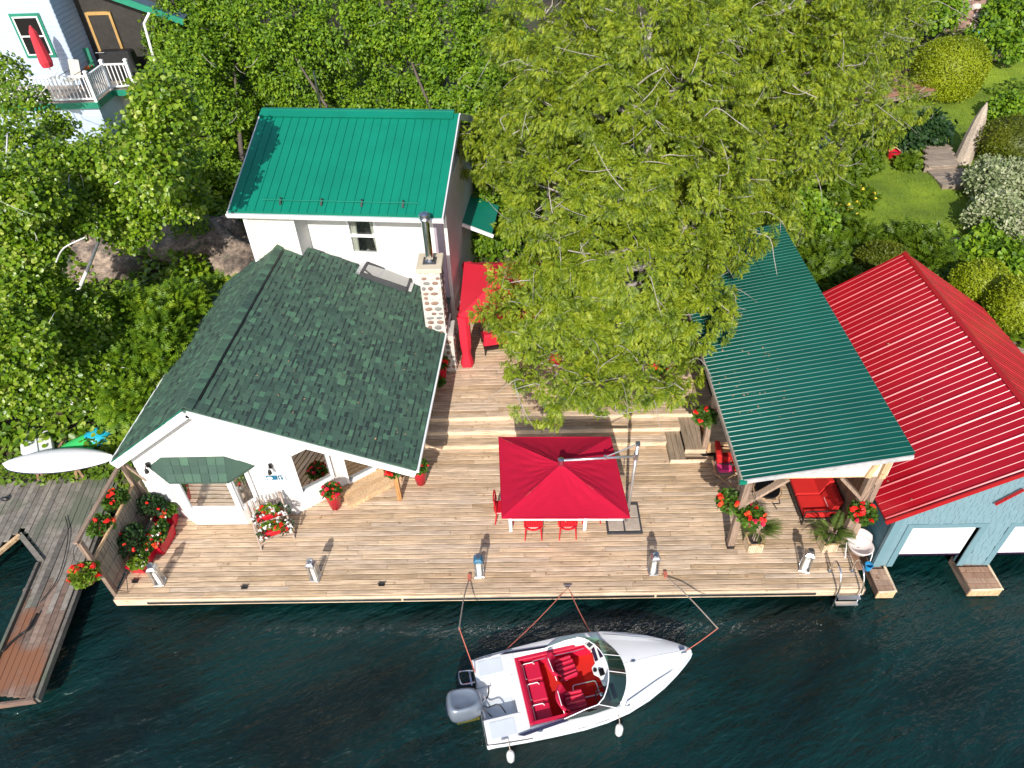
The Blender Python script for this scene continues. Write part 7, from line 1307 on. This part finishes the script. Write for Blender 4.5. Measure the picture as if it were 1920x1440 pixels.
for (px, py, z, lb) in ((1672, 300, 1.25, 'red bucket on the ground under the cedar by the lawn'),):
    c = G(px, py); t = thing('red_bucket', lb, 'bucket', c); P1('pail', 'red_pot', t, lambda b: b.lathe([(.2, 0), (.27, .42), (.25, .42), (.2, .1)], c, 18)); P1('soil', 'soil', t, lambda b: b.lathe([(.2, .25), (.22, .3)], c, 14)); P1('handle', 'tan_wood', t, lambda b: b.tube(curve_pts([c + Vector((-.26, 0, .4)), c + Vector((0, .1, .55)), c + Vector((.26, 0, .4))], 4), .02))
p = [Zp(*q, 3.0) for q in ((1818, 82), (1830, 78), (1838, 58), (1822, 56))]; t = thing('blue_towel', 'bright blue towel hanging on a line at the top right', 'towel', p[0]); P1('cloth', 'kayak_blue', t, lambda b: b.grid([[p[3] + Vector((0, 0, .0)), p[3].lerp(p[2], .5) + Vector((0, -.04, 0)), p[2]], [p[3] + Vector((-.02, .0, -.4)), p[3].lerp(p[2], .5) + Vector((0, .06, -.42)), p[2] + Vector((0, 0, -.4))], [p[3] + Vector((-.03, .02, -.8)), p[3].lerp(p[2], .5) + Vector((0, -.02, -.84)), p[2] + Vector((.02, .02, -.8))]])); P1('line', 'rope', t, lambda b: b.tube([p[3] + Vector((-2, 0, .05)), p[2] + Vector((2.5, 0, .1))], .01, 4)); P1('peg', 'sign_white', t, lambda b: [b.box(p[2] + Vector((.25 * k, 0, -.1)), (.06, .03, .3)) for k in (1, 2, 4)])
for i, (px, py, z, r) in enumerate(((1690, 88, 1.6, .4), (1545, 40, 2.0, .5))):
    c = G(px, py); t = thing('patio_table', ('small dark round table seen through the cedar', 'red covered table seen through the cedar top right')[i], 'table', c); m_ = ('slate_blue', 'red_tent')[i]; P1('top', m_, t, lambda b: b.lathe([(r, .7), (r, .74), (.02, .75)], c, 20)); P1('leg', 'iron', t, lambda b: b.tube([c, c + Vector((0, 0, .7))], .05)); P1('foot', 'iron', t, lambda b: b.lathe([(.3, 0), (.05, .06)], c, 12))
t = thing('lamp_post', 'dark garden lamp post beside the lime topiary', 'lamp post', G(1712, 92)); c = G(1712, 92); P1('pole', 'black', t, lambda b: b.tube([c, c + Vector((.05, 0, 1.7))], .05)); P1('lamp', 'black', t, lambda b: b.lathe([(.06, 0), (.12, .2), (.02, .3)], c + Vector((.05, 0, 1.7)), 8))
c = Zp(597, 178, 5.5); t = thing('vent_pole', 'grey metal pole standing behind the green roof ridge', 'pole', (c.x, c.y, 1.5)); P1('pole', 'galv', t, lambda b: b.tube([(c.x, c.y, 1.2), (c.x, c.y, 6.3)], .05)); P1('cap', 'galv', t, lambda b: b.lathe([(.06, 0), (.06, .06), (.02, .08)], (c.x, c.y, 6.3), 10))
t = thing('picket_fence', 'weathered picket fence under the leaves right of the upper cottage', 'fence', (-1.2, 21.6, .45)); a, c = Zp(845, 440, .9), Zp(905, 450, .9); P1('rail', 'grey_board', t, lambda b: (b.beam(a + Vector((0, .03, .0)), c + Vector((0, .03, 0)), .04, .07), b.beam(a + Vector((0, .03, .5)), c + Vector((0, .03, .5)), .04, .07))); PK = MB().box((0, 0, .35), (.07, .02, 1.0)).mesh('picket', 'grey_board')
for i in range(14): piece('picket', PK, t, a.lerp(c, i / 13) - Vector((0, 0, .25)))

shrub('slope_shrub', 'leafy shrubs on the slope between the ledge and the green roof', [LB(430, 330, 3.2, .7, .7, .6), LB(400, 300, 3.8, .8, .8, .6), LB(445, 400, 2.6, .5, .5, .45), LB(360, 430, 3.0, .6, .5, .4)], 170, 30, .3, .13, 'leaf', 'maple', 151)
# fallen leaves and cedar litter on roofs and boards
def litter():
    rg = np.random.default_rng(9); P = []
    for _ in range(130): x = rg.uniform(4.9, 6.4); y = rg.uniform(12, 20); P.append((x, y, rz_(x) + .02))
    for _ in range(70): x = rg.uniform(-3, 7.6); y = rg.uniform(9.7, 14.2); P.append((x, y, .008))
    for _ in range(90): x = rg.uniform(-2.2, 4); y = rg.uniform(15.3, 17.5); P.append((x, y, .458))
    for _ in range(45): x = rg.uniform(-6.8, -2.9); y = rg.uniform(12, 18.5); P.append((x, y, roof_z(x, y) + .045))
    for _ in range(12): x = rg.uniform(8.4, 10.5); y = rg.uniform(10.3, 17); P.append((x, y, bz(x) + .02))
    P = np.array(P); n = len(P); A, B, C = frames(rg.normal(0, 1, (n, 3)) * np.array([1, 1, .1]), np.tile([0, 0, 1.], (n, 1)) + rg.normal(0, .15, (n, 3)), rg); V, F = stamp(T_LEAF[0], T_LEAF[1], P, A, B, C, rg.uniform(.03, .08, n)); tag(fobj('leaf_litter', V, F, 'trestle_wood'), 'brown fallen leaf bits scattered on roofs and deck boards', 'leaves', kind='stuff')
litter()
